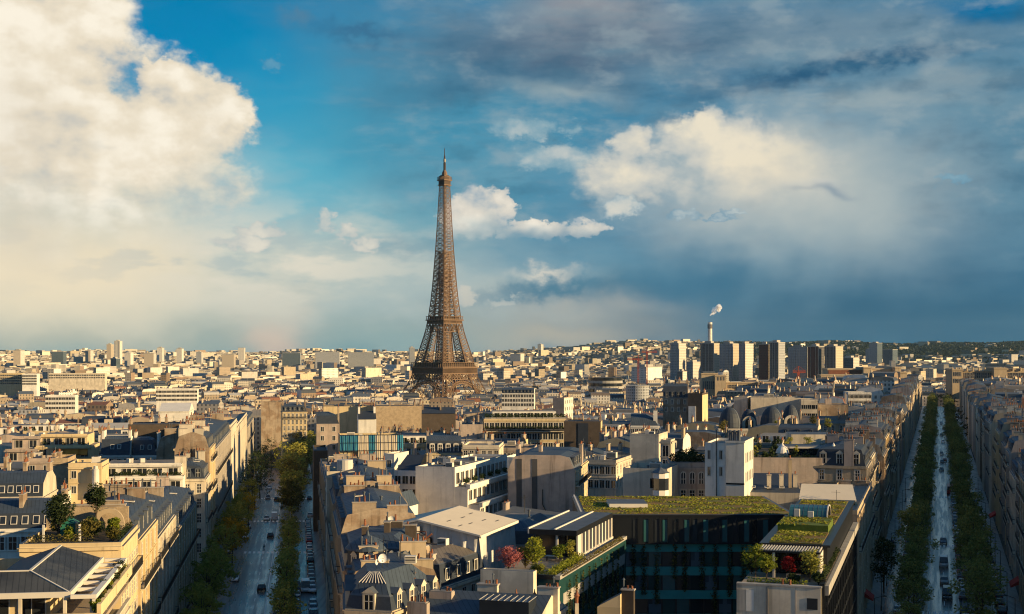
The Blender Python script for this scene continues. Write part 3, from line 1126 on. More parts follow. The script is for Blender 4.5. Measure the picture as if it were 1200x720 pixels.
def stack_chimney():
    D = 2900.0
    x = atD(832, D)
    k = D / F
    root = thing('power_chimney', 'slender white chimney with dark mouth rising above the riverside towers', 'chimney', (x, D, gz(x, D)))
    top = CAMZ + (410 - 378) * k - gz(x, D)
    mb = MB('white_render')
    mb.lathe(0, 0, [(6.0, 0), (4.9, top * 0.5), (4.4, top - 14)], 16, 'white_render')
    mb.build('shaft', root)
    mb = MB('tower_dark', 'white_render')
    mb.lathe(0, 0, [(4.4, top - 14), (4.4, top - 3), (4.6, top - 2.8), (4.6, top), (3.6, top), (3.5, top - 4)], 16, 'white_render')
    for i in range(6):
        t = pi + i * pi / 5 * 0.9
        mb.beam((4.45 * cos(t), 4.45 * sin(t), top - 13), (4.45 * cos(t), 4.45 * sin(t), top - 4), 1.2, 'tower_dark')
    mb.build('mouth', root)
    # drifting smoke
    material('smoke', (0.9, 0.88, 0.86), rough=1.0, var=0.05, objvar=0, spec=0.0)
    sm = MATS['smoke'].node_tree
    n = NT(sm)
    lw_ = n.node('ShaderNodeLayerWeight')
    lw_.inputs[0].default_value = 0.5
    tr_ = n.node('ShaderNodeBsdfTransparent')
    mx = n.node('ShaderNodeMixShader')
    n.put(mx.inputs[0], n.smooth(0.15, 0.95, E(n, lw_.outputs['Facing'])) * 0.22 + 0.78)
    tl = n.node('ShaderNodeBsdfTranslucent')
    tl.inputs[0].default_value = (0.95, 0.94, 0.92, 1)
    ad = n.node('ShaderNodeAddShader')
    sm.links.new(sm.nodes['Principled BSDF'].outputs[0], ad.inputs[0])
    sm.links.new(tl.outputs[0], ad.inputs[1])
    sm.links.new(ad.outputs[0], mx.inputs[1])
    sm.links.new(tr_.outputs[0], mx.inputs[2])
    sm.links.new(mx.outputs[0], sm.nodes['Material Output'].inputs['Surface'])
    rnd = random.Random(5)
    mb = MB('smoke')
    cz = CAMZ + (410 - 364) * k
    for i in range(28):
        t = rnd.random()
        rr_ = 1.3 + 3.2 * rnd.random() * (0.4 + t)
        cx, cy_, zz = 2 + 26 * t * rnd.uniform(.5, 1.2) - 6 * rnd.random() ** 2, rnd.uniform(-5, 5), cz - 10 + 24 * t * rnd.uniform(.4, 1.1)
        b0 = len(mb.v)
        mb.lathe(cx, cy_, [(.05, zz - rr_), (rr_ * .7, zz - rr_ * .7), (rr_, zz), (rr_ * .7, zz + rr_ * .7), (.05, zz + rr_)], 9, 'smoke')
        mb.v[b0:] = [(a_ + rnd.uniform(-.5, .5), b_, c_ + rnd.uniform(-.5, .5)) for a_, b_, c_ in mb.v[b0:]]
    tag(mb.build('smoke', None, (x, D, 0)), kind='stuff')


stack_chimney()


def palace():
    """long low stone palace wings at the end of the right avenue's left side"""
    D = 1330.0
    k = D / F
    def blk(mb, px0, px1, yt, yb, depth, m='limestone', dD=0.0, cornice=True):
        d = D + dD
        kk = d / F
        x0, x1 = atD(px0, d), atD(px1, d)
        z1, z0 = CAMZ - (yt - 410) * kk, CAMZ - (yb - 410) * kk - 6
        mb.box(x0, x1, d, d + depth, z0, z1, m)
        if cornice:
            mb.box(x0 - 0.5, x1 + 0.5, d - 0.5, d + depth + 0.5, z1 - 1.2, z1 - 0.4, m)
        return x0, x1, z0, z1
    def piers(mb, px0, px1, yt, yb, n, dD=0.0):
        d = D + dD
        kk = d / F
        for i in range(n):
            x = atD(px0 + (px1 - px0) * (i + 0.5) / n, d)
            mb.box(x - 0.55, x + 0.55, d - 0.25, d - 0.004, CAMZ - (yb - 410) * kk, CAMZ - (yt - 410) * kk, 'tower_dark')
    root = thing('palace_pavilion', 'square stone end pavilion below the dark riverside towers', 'palace', (0, 0, 0))
    mb = MB('limestone', 'tower_dark'); blk(mb, 822, 841, 437.5, 458, 14); blk(mb, 838, 851, 440, 458, 22, dD=-6); mb.build('wall', root)
    mb = MB('limestone', 'tower_dark'); piers(mb, 823, 837, 447, 456, 6); piers(mb, 840, 850, 442, 446, 3, -6); mb.build('window_bay', root)
    mb = MB('zinc_plain'); blk(mb, 824, 838, 435.5, 437.4, 10, 'zinc_plain', 2, False); mb.build('roof', root)
    root = thing('palace_wing', 'long low curving sunlit palace wing right of the end pavilion', 'palace', (0, 0, 0))
    mb = MB('limestone', 'tower_dark'); blk(mb, 851, 905, 448, 458, 14, dD=12); blk(mb, 889, 944, 448, 458, 16, dD=4); blk(mb, 928, 966, 446, 458, 18); mb.build('wall', root)
    mb = MB('tower_dark'); piers(mb, 891, 942, 450.5, 455, 30, 4); piers(mb, 853, 888, 451, 455, 20, 12); mb.build('window_bay', root)
    root = thing('palace_wing', 'tall long brown and gold palace building with pale end block at right', 'palace', (0, 0, 0))
    mb = MB('limestone', 'red_tile', 'tower_dark')
    blk(mb, 970, 1012, 432, 458, 24, dD=20); blk(mb, 1021, 1050, 432, 458, 24, dD=24); blk(mb, 1012, 1021, 430.5, 458, 30, dD=14)
    blk(mb, 1049, 1056, 430, 458, 30, dD=14); mb.build('wall', root)
    mb = MB('red_tile'); blk(mb, 971, 1011, 434, 437.5, 1, 'red_tile', 18.6, False); mb.build('frieze', root)
    root = thing('palace_wing', 'lower stone palace front with a bright lit end block before the tall palace', 'palace', (0, 0, 0))
    mb = MB('limestone', 'tower_dark'); blk(mb, 962, 1003, 439, 458, 16, dD=-20); blk(mb, 1002, 1020, 439, 460, 20, dD=-26); blk(mb, 1018, 1027, 438, 460, 26, dD=-30)
    blk(mb, 1055, 1063, 436, 460, 26, dD=-20); mb.build('wall', root)
    mb = MB('tower_dark'); piers(mb, 963, 1001, 442, 450, 16, -20); mb.build('window_bay', root)
    # bright lit front right of the avenue's end
    root = thing('palace_wing', 'sunlit ornate stone front at the far right end of the tree-lined avenue', 'palace', (0, 0, 0))
    mb = MB('limestone', 'tower_dark')
    d0 = -60
    blk(mb, 1116, 1128, 433, 460, 20, dD=d0); blk(mb, 1128, 1165, 434.5, 460, 20, dD=d0 + 6); blk(mb, 1165, 1180, 431, 460, 24, dD=d0); blk(mb, 1180, 1215, 432, 460, 20, dD=d0 + 6)
    mb.build('wall', root)
    mb = MB('tower_dark'); piers(mb, 1129, 1164, 437, 443, 16, d0 + 6); piers(mb, 1117, 1127, 436, 441, 4, d0); piers(mb, 1117, 1127, 444, 449, 4, d0); piers(mb, 1129, 1164, 446, 451, 16, d0 + 6); piers(mb, 1181, 1213, 437, 443, 14, d0 + 6); mb.build('window_bay', root)
    mb = MB('limestone')
    for p in (1117, 1121, 1126, 1134, 1141, 1148, 1155, 1168, 1173, 1178, 1188, 1197):
        d = D + d0 + 3
        x = atD(p, d)
        mb.lathe(x, d + 2, [(0.9, CAMZ - 25 * d / F), (0.9, CAMZ - 22 * d / F), (0.3, CAMZ - 20.5 * d / F), (0, CAMZ - 20 * d / F)], 6, 'limestone')
    mb.build('finial', root)


palace()


def crane(px, ytop, D, jib0, jib1, label):
    x = atD(px, D)
    k = D / F
    z1, z0 = CAMZ - (ytop - 410) * k, gz(x, D)
    root = thing('tower_crane', label, 'crane', (x, D, z0), 0, 'red tower cranes')
    h = z1 - z0
    mb = MB('crane_red')
    n = 14
    for i in range(n):
        a, b = h * i / n, h * (i + 1) / n
        for sx in (-1, 1):
            mb.beam((sx, -1, a), (sx, -1, b), 0.5, 'crane_red'); mb.beam((sx, 1, a), (sx, 1, b), 0.5, 'crane_red')
            mb.beam((sx, -1, a), (-sx, -1, b), 0.4, 'crane_red')
    mb.box(-1.4, 1.4, -1.4, 1.4, h, h + 3, 'crane_red')
    mb.beam((0, 0, h + 2), (0, 0, h + 10), 0.9, 'crane_red')
    mb.build('mast', root)
    mb = MB('crane_red')
    xa, xb = (jib0 - px) * k, (jib1 - px) * k
    mb.beam((xa, 0, h + 3), (xb, 0, h + 3), 1.0, 'crane_red'); mb.beam((xa, 0, h + 4.8), (xb, 0, h + 4.8), 0.6, 'crane_red')
    m_ = 14
    for i in range(m_):
        p, q = xa + (xb - xa) * i / m_, xa + (xb - xa) * (i + 1) / m_
        mb.beam((p, 0, h + 3), (q, 0, h + 4.8), 0.4, 'crane_red')
    mb.beam((0, 0, h + 10), (xb, 0, h + 4.8), 0.35, 'crane_red'); mb.beam((0, 0, h + 10), (xa, 0, h + 4.8), 0.35, 'crane_red')
    mb.build('jib', root)


crane(758, 415.5, 2100, 752, 770, 'tallest red tower crane over the white office block')
crane(748, 424, 2150, 735, 753, 'shorter red tower crane left of the tallest crane')
crane(935.5, 440, 1500, 929, 944, 'orange-red crane over the palace roofs below the ribbed tower')


def drum_office():
    D = 1750.0
    x = atD(711, D); k = D / F
    z0 = gz(x, D)
    root = thing('round_office', 'wide dark rounded office building with banded floors below the red cranes', 'building', (x, D + 26, z0))
    h = CAMZ - (443 - 410) * k - z0
    mb = MB('concrete', 'glass_dark')
    for i in range(6):
        za = h * i / 6
        mb.lathe(0, 0, [(22, za), (22, za + h / 6 * 0.45)], 28, 'concrete')
        mb.lathe(0, 0, [(21.6, za + h / 6 * 0.45), (21.6, za + h / 6)], 28, 'glass_dark')
    mb.build('wall', root)
    mb = MB('tar_roof')
    mb.poly([(22 * cos(2 * pi * i / 28), 22 * sin(2 * pi * i / 28), h) for i in range(28)], 'tar_roof')
    mb.build('roof', root)
    root = thing('round_office', 'pale grey drum building under the white office block', 'building', (atD(747, 1500), 1500, gz(atD(747, 1500), 1500)))
    h2 = CAMZ - (453 - 410) * 1500 / F - gz(atD(747, 1500), 1500)
    mb = MB('tower_grey'); mb.lathe(0, 0, [(12.5, 0), (12.5, h2)], 24, 'tower_grey'); mb.build('wall', root)
    mb = MB('concrete'); mb.lathe(0, 0, [(12.9, h2), (12.9, h2 + 1), (0.01, h2 + 1.2)], 24, 'concrete'); mb.build('roof', root)


drum_office()
# ------------------------------------------------------------------ buildings
SHARED = {}
FOOT = []      # footprints already taken: (polygon points)
KEEP = []      # parts of the view that must stay clear: (px0, py0, px1, py1, distance)


def shared(key, fn):
    if key not in SHARED:
        SHARED[key] = fn()
    return SHARED[key]


def window_mesh(w, h, style):
    def mk():
        if style == 'french':
            mb = MB('glass_dark', 'window_paint', 'pale_render')
            mb.box(-w / 2 - .16, -w / 2, -.035, 0, -.02, h + .12, 'pale_render', bottom=True)
            mb.box(w / 2, w / 2 + .16, -.035, 0, -.02, h + .12, 'pale_render', bottom=True)
            mb.box(-w / 2 - .22, w / 2 + .22, -.07, 0, h + .12, h + .30, 'pale_render', bottom=True)
            mb.box(-w / 2 - .2, w / 2 + .2, -.09, 0, -.14, -.02, 'pale_render', bottom=True)
            mb.quad((-w / 2, -.015, 0), (w / 2, -.015, 0), (w / 2, -.015, h + .12), (-w / 2, -.015, h + .12), 'glass_dark')
            for x in (-w / 2 + .05, 0, w / 2 - .05):
                mb.box(x - .045, x + .045, -.03, -.016, 0, h + .12, 'window_paint')
            for z in (.02, h * .36, h * .70, h + .02):
                mb.box(-w / 2 + .1, w / 2 - .1, -.028, -.016, z, z + .07, 'window_paint', bottom=True)
        elif style == 'shutter':
            mb = MB('glass_dark', 'window_paint', 'shutter_paint')
            mb.quad((-w / 2, -.015, 0), (w / 2, -.015, 0), (w / 2, -.015, h), (-w / 2, -.015, h), 'glass_dark')
            mb.box(-.04, .04, -.05, -.016, 0, h, 'window_paint')
            mb.box(-w / 2, w / 2, -.05, -.016, h * .6, h * .6 + .07, 'window_paint', bottom=True)
            for s in (-1, 1):
                a, b = sorted((s * (w / 2 + .02), s * (w / 2 + .5)))
                mb.box(a, b, -.045, 0, 0, h, 'shutter_paint', bottom=True)
            mb.box(-w / 2 - .1, w / 2 + .1, -.14, 0, -.12, -.01, 'window_paint', bottom=True)
        elif style == 'arch':
            mb = MB('glass_dark', 'window_paint')
            n = 10
            arc = [(w / 2 * cos(pi * i / n), h - w / 2 + w / 2 * sin(pi * i / n)) for i in range(n + 1)]
            mb.poly([(-w / 2, -.015, 0), (w / 2, -.015, 0)] + [(x, -.015, z) for x, z in arc], 'glass_dark')
            for (a, b), (c, d) in zip(arc, arc[1:]):
                mb.beam((a, -.05, b), (c, -.05, d), .16, 'window_paint')
            for x in (-w / 2, 0, w / 2):
                mb.box(x - .07, x + .07, -.06, -.016, 0, h - (w / 2 if x else 0), 'window_paint')
            mb.box(-w / 2, w / 2, -.06, -.016, h * .4, h * .4 + .09, 'window_paint', bottom=True)
        elif style == 'strip':
            mb = MB('glass_dark', 'window_paint')
            mb.quad((-w / 2, -.015, 0), (w / 2, -.015, 0), (w / 2, -.015, h), (-w / 2, -.015, h), 'glass_dark')
            mb.box(-w / 2 - .1, -w / 2, -.08, 0, 0, h, 'window_paint')
            mb.box(w / 2, w / 2 + .1, -.08, 0, 0, h, 'window_paint')
            mb.box(-.05, .05, -.06, -.016, 0, h, 'window_paint')
            mb.box(-w / 2 - .1, w / 2 + .1, -.1, 0, -.1, 0, 'window_paint', bottom=True)
        else:   # plain
            mb = MB('glass_dark', 'window_paint')
            mb.quad((-w / 2, -.015, 0), (w / 2, -.015, 0), (w / 2, -.015, h), (-w / 2, -.015, h), 'glass_dark')
            for a, b in ((-w / 2 - .12, -w / 2), (w / 2, w / 2 + .12), (-.04, .04)):
                mb.box(a, b, -.035, 0, 0, h, 'window_paint')
            mb.box(-w / 2 - .12, w / 2 + .12, -.12, 0, -.12, 0, 'window_paint', bottom=True)
            mb.box(-w / 2 - .12, w / 2 + .12, -.07, 0, h, h + .12, 'window_paint', bottom=True)
        return mesh_from(mb, 'window')
    return shared(('win', round(w, 1), round(h, 1), style), mk)


def balcony_mesh(L, depth=.8):
    L = round(L, 1)
    def mk():
        mb = MB('pale_render', 'iron_rail')
        mb.box(-L / 2, L / 2, -depth, 0, -.18, 0, 'pale_render', bottom=True)
        n = max(2, int(L / .26))
        for i in range(n + 1):
            x = -L / 2 + .04 + (L - .08) * i / n
            mb.box(x - .035, x + .035, -depth + .03, -depth + .08, 0, 1.0, 'iron_rail')
        mb.box(-L / 2, L / 2, -depth, -depth + .1, 1.0, 1.07, 'iron_rail', bottom=True)
        mb.box(-L / 2, L / 2, -depth + .02, -depth + .09, .10, .34, 'iron_rail', bottom=True)
        for s in (-1, 1):
            a, b = sorted((s * L / 2, s * (L / 2 - .06)))
            mb.box(a, b, -depth + .1, 0, .0, .08, 'iron_rail'); mb.box(a, b, -depth + .1, 0, .95, 1.05, 'iron_rail', bottom=True)
        return mesh_from(mb, 'balcony')
    return shared(('bal', L, depth), mk)


def dormer_mesh(style='dark', w=1.3, h=1.7, dep=1.7):
    def mk():
        fr = {'dark': 'zinc_plain', 'stone': 'pale_render', 'white': 'window_paint'}[style]
        mb = MB(fr, 'glass_dark', 'zinc_plain', 'slate')
        mb.box(-w / 2, -w / 2 + .22, 0, dep * .3, 0, h, fr)
        mb.box(w / 2 - .22, w / 2, 0, dep * .3, 0, h, fr)
        mb.box(-w / 2, w / 2, 0.002, dep * .3, h, h + .2, fr, bottom=True)
        mb.quad((-w / 2 + .22, .05, 0), (w / 2 - .22, .05, 0), (w / 2 - .22, .05, h), (-w / 2 + .22, .05, h), 'glass_dark')
        mb.box(-.04, .04, .0, .048, 0, h, 'window_paint')
        mb.box(-w / 2 + .22, w / 2 - .22, .0, .046, h * .55, h * .55 + .07, 'window_paint', bottom=True)
        for s in (-1, 1):
            x = s * (w / 2 - .03)
            mb.quad((x, dep * .3, 0), (x, dep, h), (x, dep, h + .1), (x, dep * .3, h + .1), 'slate')
        if style == 'stone':   # pediment
            mb.poly([(-w / 2 - .15, -.05, h + .2), (w / 2 + .15, -.05, h + .2), (0, -.05, h + .85)], fr)
            mb.quad((-w / 2 - .15, -.05, h + .2), (0, -.05, h + .85), (0, dep + .5, h + .85), (-w / 2 - .15, dep, h + .2), 'zinc_plain')
            mb.quad((0, -.05, h + .85), (w / 2 + .15, -.05, h + .2), (w / 2 + .15, dep, h + .2), (0, dep + .5, h + .85), 'zinc_plain')
        else:
            n = 5
            arc = [(-w / 2 - .1 + (w + .2) * i / n, h + .2 + .22 * sin(pi * i / n)) for i in range(n + 1)]
            for (a, b), (c, d) in zip(arc, arc[1:]):
                mb.quad((a, -.08, b), (c, -.08, d), (c, dep + .5, d), (a, dep + .5, b), 'zinc_plain')
            mb.poly([(x, -.081, z) for x, z in arc], fr)
        return mesh_from(mb, 'dormer')
    return shared(('dorm', style, w, h, dep), mk)


def skylight_mesh():
    def mk():
        mb = MB('zinc_plain', 'glass_dark', 'window_paint')
        mb.box(-.5, .5, -.7, .7, 0, .12, 'window_paint', bottom=True)
        mb.quad((-.4, -.6, .125), (.4, -.6, .125), (.4, .6, .125), (-.4, .6, .125), 'glass_dark')
        return mesh_from(mb, 'skylight')
    return shared('sky', mk)


def chimney_mesh(L, H, wid, mat, npots, seed=0):
    L, H = round(L * 2) / 2, round(H * 2) / 2
    def mk():
        r = random.Random(seed * 77 + int(L * 10) + int(H * 100))
        mb = MB(mat, 'terracotta', 'grey_stone', 'zinc_plain')
        mb.box(-wid / 2, wid / 2, 0, L, -2.0, H, mat)
        mb.box(-wid / 2 - .09, wid / 2 + .09, -.09, L + .09, H, H + .16, 'grey_stone', bottom=True)
        for i in range(npots):
            y = L * (i + .5) / npots + r.uniform(-.05, .05)
            hh = r.choice((.35, .5, .6, .85))
            if r.random() < .12:
                mb.lathe(0, y, [(.09, H + .16), (.09, H + 1.2), (.2, H + 1.22), (.02, H + 1.45)], 7, 'zinc_plain')
            elif r.random() < .72:
                mb.lathe(0, y, [(.15, H + .16), (.12, H + .16 + hh), (.16, H + .18 + hh), (.10, H + .17 + hh)], 7, 'terracotta')
        return mesh_from(mb, 'chimney')
    return shared(('chim', L, H, wid, mat, npots, seed), mk)


def small_mesh(kind):
    def mk():
        if kind == 'vent':
            mb = MB('zinc_plain'); mb.lathe(0, 0, [(.16, -.3), (.16, .8), (.28, .82), (.28, .95), (.02, 1.1)], 8, 'zinc_plain')
        elif kind == 'vent_box':
            mb = MB('pergola_white', 'black_metal'); mb.box(-.7, .7, -.5, .5, 0, .9, 'pergola_white')
            for i in range(4):
                mb.box(-.6, .6, -.53, -.502, .15 + i * .18, .25 + i * .18, 'black_metal', bottom=True)
        elif kind == 'stair_head':
            mb = MB('pale_render', 'tar_roof', 'glass_dark'); mb.box(-1.6, 1.6, -1.3, 1.3, 0, 2.5, 'pale_render', 'tar_roof')
            mb.box(-1.75, 1.75, -1.45, 1.45, 2.5, 2.65, 'pale_render', 'tar_roof', bottom=True)
            mb.box(-.45, .45, -1.33, -1.303, 0, 2.0, 'glass_dark')
        elif kind == 'antenna':
            mb = MB('iron_rail'); mb.beam((0, 0, -.5), (0, 0, 3.2), .07, 'iron_rail')
            for z, w in ((3.1, .5), (2.8, .6), (2.5, .7)):
                mb.beam((-w, 0, z), (w, 0, z), .045, 'iron_rail')
            mb.beam((0, -.7, 2.8), (0, .9, 2.8), .045, 'iron_rail')
        elif kind == 'dish':
            mb = MB('paint_white', 'iron_rail'); mb.beam((0, 0, -.5), (0, 0, 1.0), .07, 'iron_rail')
            R = [(0.02, .0), (.3, .05), (.5, .14), (.62, .24)]
            mb.lathe(0, 0, R, 14, 'paint_white')
            mb.beam((0, 0, .05), (0, 0, .6), .04, 'iron_rail')
            mb.v[8:] = [(x, -z + .1, y + 1.3) if i >= 0 else (x, y, z) for i, (x, y, z) in enumerate(mb.v[8:])]
        elif kind == 'planter':
            mb = MB('concrete', 'soil'); mb.box(-.9, .9, -.3, .3, 0, .55, 'concrete', 'soil')
        elif kind == 'cooling_unit':
            mb = MB('concrete', 'black_metal', 'pergola_white'); mb.box(-1.1, 1.1, -.8, .8, .25, 1.5, 'pergola_white', bottom=True)
            mb.lathe(-.5, 0, [(.42, 1.5), (.42, 1.62), (.35, 1.62)], 12, 'black_metal'); mb.lathe(.5, 0, [(.42, 1.5), (.42, 1.62), (.35, 1.62)], 12, 'black_metal')
            mb.box(-1.0, -.9, -.7, .7, 0, .25, 'black_metal'); mb.box(.9, 1.0, -.7, .7, 0, .25, 'black_metal')
            for i in range(5):
                mb.box(-1.0, 1.0, -.83, -.802, .4 + i * .2, .5 + i * .2, 'black_metal', bottom=True)
        return mesh_from(mb, kind)
    return shared(('small', kind), mk)


def inset_poly(pts, ds):
    """move each edge i (pts[i] -> pts[i+1]) inward by ds[i]; counter-clockwise polygon"""
    n = len(pts)
    L = []
    for i in range(n):
        (ax, ay), (bx, by) = pts[i], pts[(i + 1) % n]
        ex, ey = bx - ax, by - ay
        l = math.hypot(ex, ey)
        nx, ny = -ey / l, ex / l
        L.append((ax + nx * ds[i], ay + ny * ds[i], ex / l, ey / l))
    out = []
    for i in range(n):
        ax, ay, ex, ey = L[i - 1]
        bx, by, fx, fy = L[i]
        den = ex * fy - ey * fx
        if abs(den) < 1e-6:
            out.append((bx, by))
            continue
        t = ((bx - ax) * fy - (by - ay) * fx) / den
        out.append((ax + ex * t, ay + ey * t))
    return out


class Building:
    """Empty at the base; walls, roof and fittings as children. pts: base polygon, counter-clockwise, local metres; edge 0 is the front."""

    def __init__(s, label, loc, rz, pts, h, walls, group=None, name='apartment_building', cat='building', cornice=True, base=None):
        s.root = thing(name, label, cat, loc, rz, group)
        s.loc, s.rz, s.pts, s.h = loc, rz, pts, h
        n = len(pts)
        if isinstance(walls, str):
            walls = [walls] * n
        s.walls = walls
        mb = MB()
        for i in range(n):
            a, b = pts[i], pts[(i + 1) % n]
            mb.quad((*a, 0), (*b, 0), (*b, h), (*a, h), walls[i])
        if cornice:
            for i in range(n):
                if cornice is not True and i not in cornice:
                    continue
                a, b = pts[i], pts[(i + 1) % n]
                ex, ey = b[0] - a[0], b[1] - a[1]
                l = math.hypot(ex, ey)
                if l < .5:
                    continue
                ex, ey = ex / l, ey / l
                ox, oy = ey, -ex
                for z0, z1, o in ((h - .55, h - .15, .28), (h - 3.5, h - 3.3, .12)):
                    P = lambda t, q, z: (a[0] + ex * t + ox * q, a[1] + ey * t + oy * q, z)
                    mb.quad(P(0, o, z0), P(l, o, z0), P(l, o, z1), P(0, o, z1), walls[i])
                    mb.quad(P(0, o, z1), P(l, o, z1), P(l, 0, z1), P(0, 0, z1), 'zinc_plain' if z0 > h - 1 else walls[i])
                    mb.quad(P(0, 0, z0), P(l, 0, z0), P(l, o, z0), P(0, o, z0), walls[i])
                    mb.quad(P(0, 0, z0), P(0, o, z0), P(0, o, z1), P(0, 0, z1), walls[i])
                    mb.quad(P(l, o, z0), P(l, 0, z0), P(l, 0, z1), P(l, o, z1), walls[i])
        s.wall = mb.build('wall', s.root)
        s.roof = None
        c, d = cos(rz), sin(rz)
        FOOT.append([(loc[0] + x * c - y * d, loc[1] + x * d + y * c) for x, y in pts])

    def rings(s, steps, open_edges, name='roof', cap=None, floor=None):
        """steps: (inset, z, material); edges not in open_edges rise straight up in their wall's material"""
        n = len(s.pts)
        mb = MB()
        lo = [(*p, s.h) for p in s.pts] if floor is None else [(*p, floor) for p in s.pts]
        for ins, z, m in steps:
            q = inset_poly(s.pts, [ins if i in open_edges else 0.0 for i in range(n)])
            hi = [(*p, z) for p in q]
            for i in range(n):
                j = (i + 1) % n
                mb.poly((lo[i], lo[j], hi[j], hi[i]), m if i in open_edges else s.walls[i])
            lo = hi
        mb.poly(lo, cap or steps[-1][2])
        s.roof = mb.build(name, s.root)
        s.top = lo[0][2]
        return s.roof

    def mansard(s, open_edges, low='slate', top='zinc', rise=2.7, inset=1.2, rise2=1.0, inset2=None):
        xs = [p[0] for p in s.pts]; ys = [p[1] for p in s.pts]
        lim = .46 * min(max(xs) - min(xs), max(ys) - min(ys))
        s.rings([(.18, s.h + .04, 'zinc_plain'), (inset * .75, s.h + rise * .78, low), (inset, s.h + rise, low), (inset2 or lim, s.h + rise + rise2, top)], open_edges)
        s.slope = (inset, rise)

    def flat(s, deck='gravel_roof', par=.7, thick=.3):
        n = len(s.pts)
        w = s.walls[0]
        s.rings([(0.0, s.h + par, w), (thick, s.h + par + .02, 'zinc_plain'), (thick + .01, s.h + .05, w)], range(n), cap=deck)
        s.top = s.h + .05

    def gable(s, m='zinc', rise=2.5, axis='x', over=.3):
        xs = [p[0] for p in s.pts]; ys = [p[1] for p in s.pts]
        x0, x1, y0, y1 = min(xs), max(xs), min(ys), max(ys)
        mb = MB()
        h = s.h
        if axis == 'x':
            ym = (y0 + y1) / 2
            e = -over * rise / (ym - y0)
            mb.quad((x0, y0 - over, h + e), (x1, y0 - over, h + e), (x1, ym, h + rise), (x0, ym, h + rise), m)
            mb.quad((x1, y1 + over, h + e), (x0, y1 + over, h + e), (x0, ym, h + rise), (x1, ym, h + rise), m)
            for x, k in ((x0, 3), (x1, 1)):
                mb.poly([(x, y0, h), (x, y1, h), (x, ym, h + rise)], s.walls[k])
        else:
            xm = (x0 + x1) / 2
            e = -over * rise / (xm - x0)
            mb.quad((x0 - over, y0, h + e), (xm, y0, h + rise), (xm, y1, h + rise), (x0 - over, y1, h + e), m)
            mb.quad((xm, y0, h + rise), (x1 + over, y0, h + e), (x1 + over, y1, h + e), (xm, y1, h + rise), m)
            for y, k in ((y0, 0), (y1, 2)):
                mb.poly([(x0, y, h), (x1, y, h), (xm, y, h + rise)], s.walls[k])
        s.roof = mb.build('roof', s.root)
        s.top = h + rise
        return s.roof

    def shed(s, m='zinc', rise=2.0, lowedge=0):
        (a, b, c, d) = s.pts
        z = {0: (0, 0, rise, rise), 1: (rise, 0, 0, rise), 2: (rise, rise, 0, 0), 3: (0, rise, rise, 0)}[lowedge]
        P = [(*p, s.h + q) for p, q in zip(s.pts, z)]
        mb = MB()
        mb.poly(P, m)
        for i in range(4):
            j = (i + 1) % 4
            if z[i] or z[j]:
                pts = [(*s.pts[i], s.h), (*s.pts[j], s.h)]
                if z[j]: pts.append(P[j])
                if z[i]: pts.append(P[i])
                if len(pts) > 2: mb.poly(pts, s.walls[i])
        s.roof = mb.build('roof', s.root)
        s.top = s.h + rise

    def edge(s, i):
        a, b = s.pts[i], s.pts[(i + 1) % len(s.pts)]
        l = math.hypot(b[0] - a[0], b[1] - a[1])
        return a, ((b[0] - a[0]) / l, (b[1] - a[1]) / l), l, math.atan2(b[1] - a[1], b[0] - a[0])

    def on(s, i, t, out=0.0):
        a, e, l, r = s.edge(i)
        return (a[0] + e[0] * t + e[1] * out, a[1] + e[1] * t - e[0] * out)

    def windows(s, i, bays, floors, w=1.1, hh=1.9, style='french', step=3.1, top=.95, t0=None, t1=None, skip=(), name='window'):
        a, e, l, r = s.edge(i)
        t0 = 0.0 if t0 is None else t0
        t1 = l if t1 is None else t1
        me = window_mesh(w, hh, style)
        for f in range(floors):
            z = s.h - top - hh - f * step
            if z < .3:
                break
            for b in range(bays):
                if (b, f) in skip:
                    continue
                t = t0 + (t1 - t0) * (b + .5) / bays
                x, y = s.on(i, t, .004)
                link(name, me, s.root, (x, y, z), r)

    def balcony(s, i, zs, t0=None, t1=None, depth=.8, seg=None):
        a, e, l, r = s.edge(i)
        t0 = .2 if t0 is None else t0
        t1 = l - .2 if t1 is None else t1
        for z in zs:
            x, y = s.on(i, (t0 + t1) / 2, .006)
            link('balcony', balcony_mesh(t1 - t0, depth), s.root, (x, y, z), r)

    def dormers(s, i, n, style='dark', w=1.3, hh=1.7, z=.35, t0=None, t1=None, out=-.25, dep=1.7):
        a, e, l, r = s.edge(i)
        t0 = .4 if t0 is None else t0
        t1 = l - .4 if t1 is None else t1
        for k in range(n):
            x, y = s.on(i, t0 + (t1 - t0) * (k + .5) / n, out)
            link('dormer', dormer_mesh(style, w, hh, dep), s.roof, (x, y, s.h + z), r)

    def skylights(s, i, n, t0, t1, inset, z, tilt):
        a, e, l, r = s.edge(i)
        for k in range(n):
            x, y = s.on(i, t0 + (t1 - t0) * (k + .5) / n, -inset)
            o = link('skylight', skylight_mesh(), s.roof, (x, y, z))
            o.rotation_euler = (tilt, 0, r)

    def chimney(s, x, y, L, H, mat='brown_render', wid=.6, pots=None, rz=0.0, z=None, seed=0):
        me = chimney_mesh(L, H, wid, mat, max(1, int(L / .55)) if pots is None else pots, seed)
        link('chimney', me, s.roof or s.root, (x, y, s.h if z is None else z), rz)

    def small(s, kind, x, y, z=None, rz=0.0, sc=None):
        link(kind, small_mesh(kind), s.roof or s.root, (x, y, s.top if z is None else z), rz, sc)

    def keep(s, px0, py0, px1, py1):
        KEEP.append((px0, py0, px1, py1, s.loc[1]))


def rect(w, d):
    return [(0, 0), (w, 0), (w, d), (0, d)]


def front(pxl, pyl, pxr, z, phi):
    """front-left corner and width of a wall whose top edge (height z) starts at pixel (pxl, pyl) and ends at column pxr"""
    X, D, _ = at(pxl, pyl, z)
    k = (pxr - 600) / F
    w = (k * D - X) / (cos(phi) - k * sin(phi))
    return X, D, w


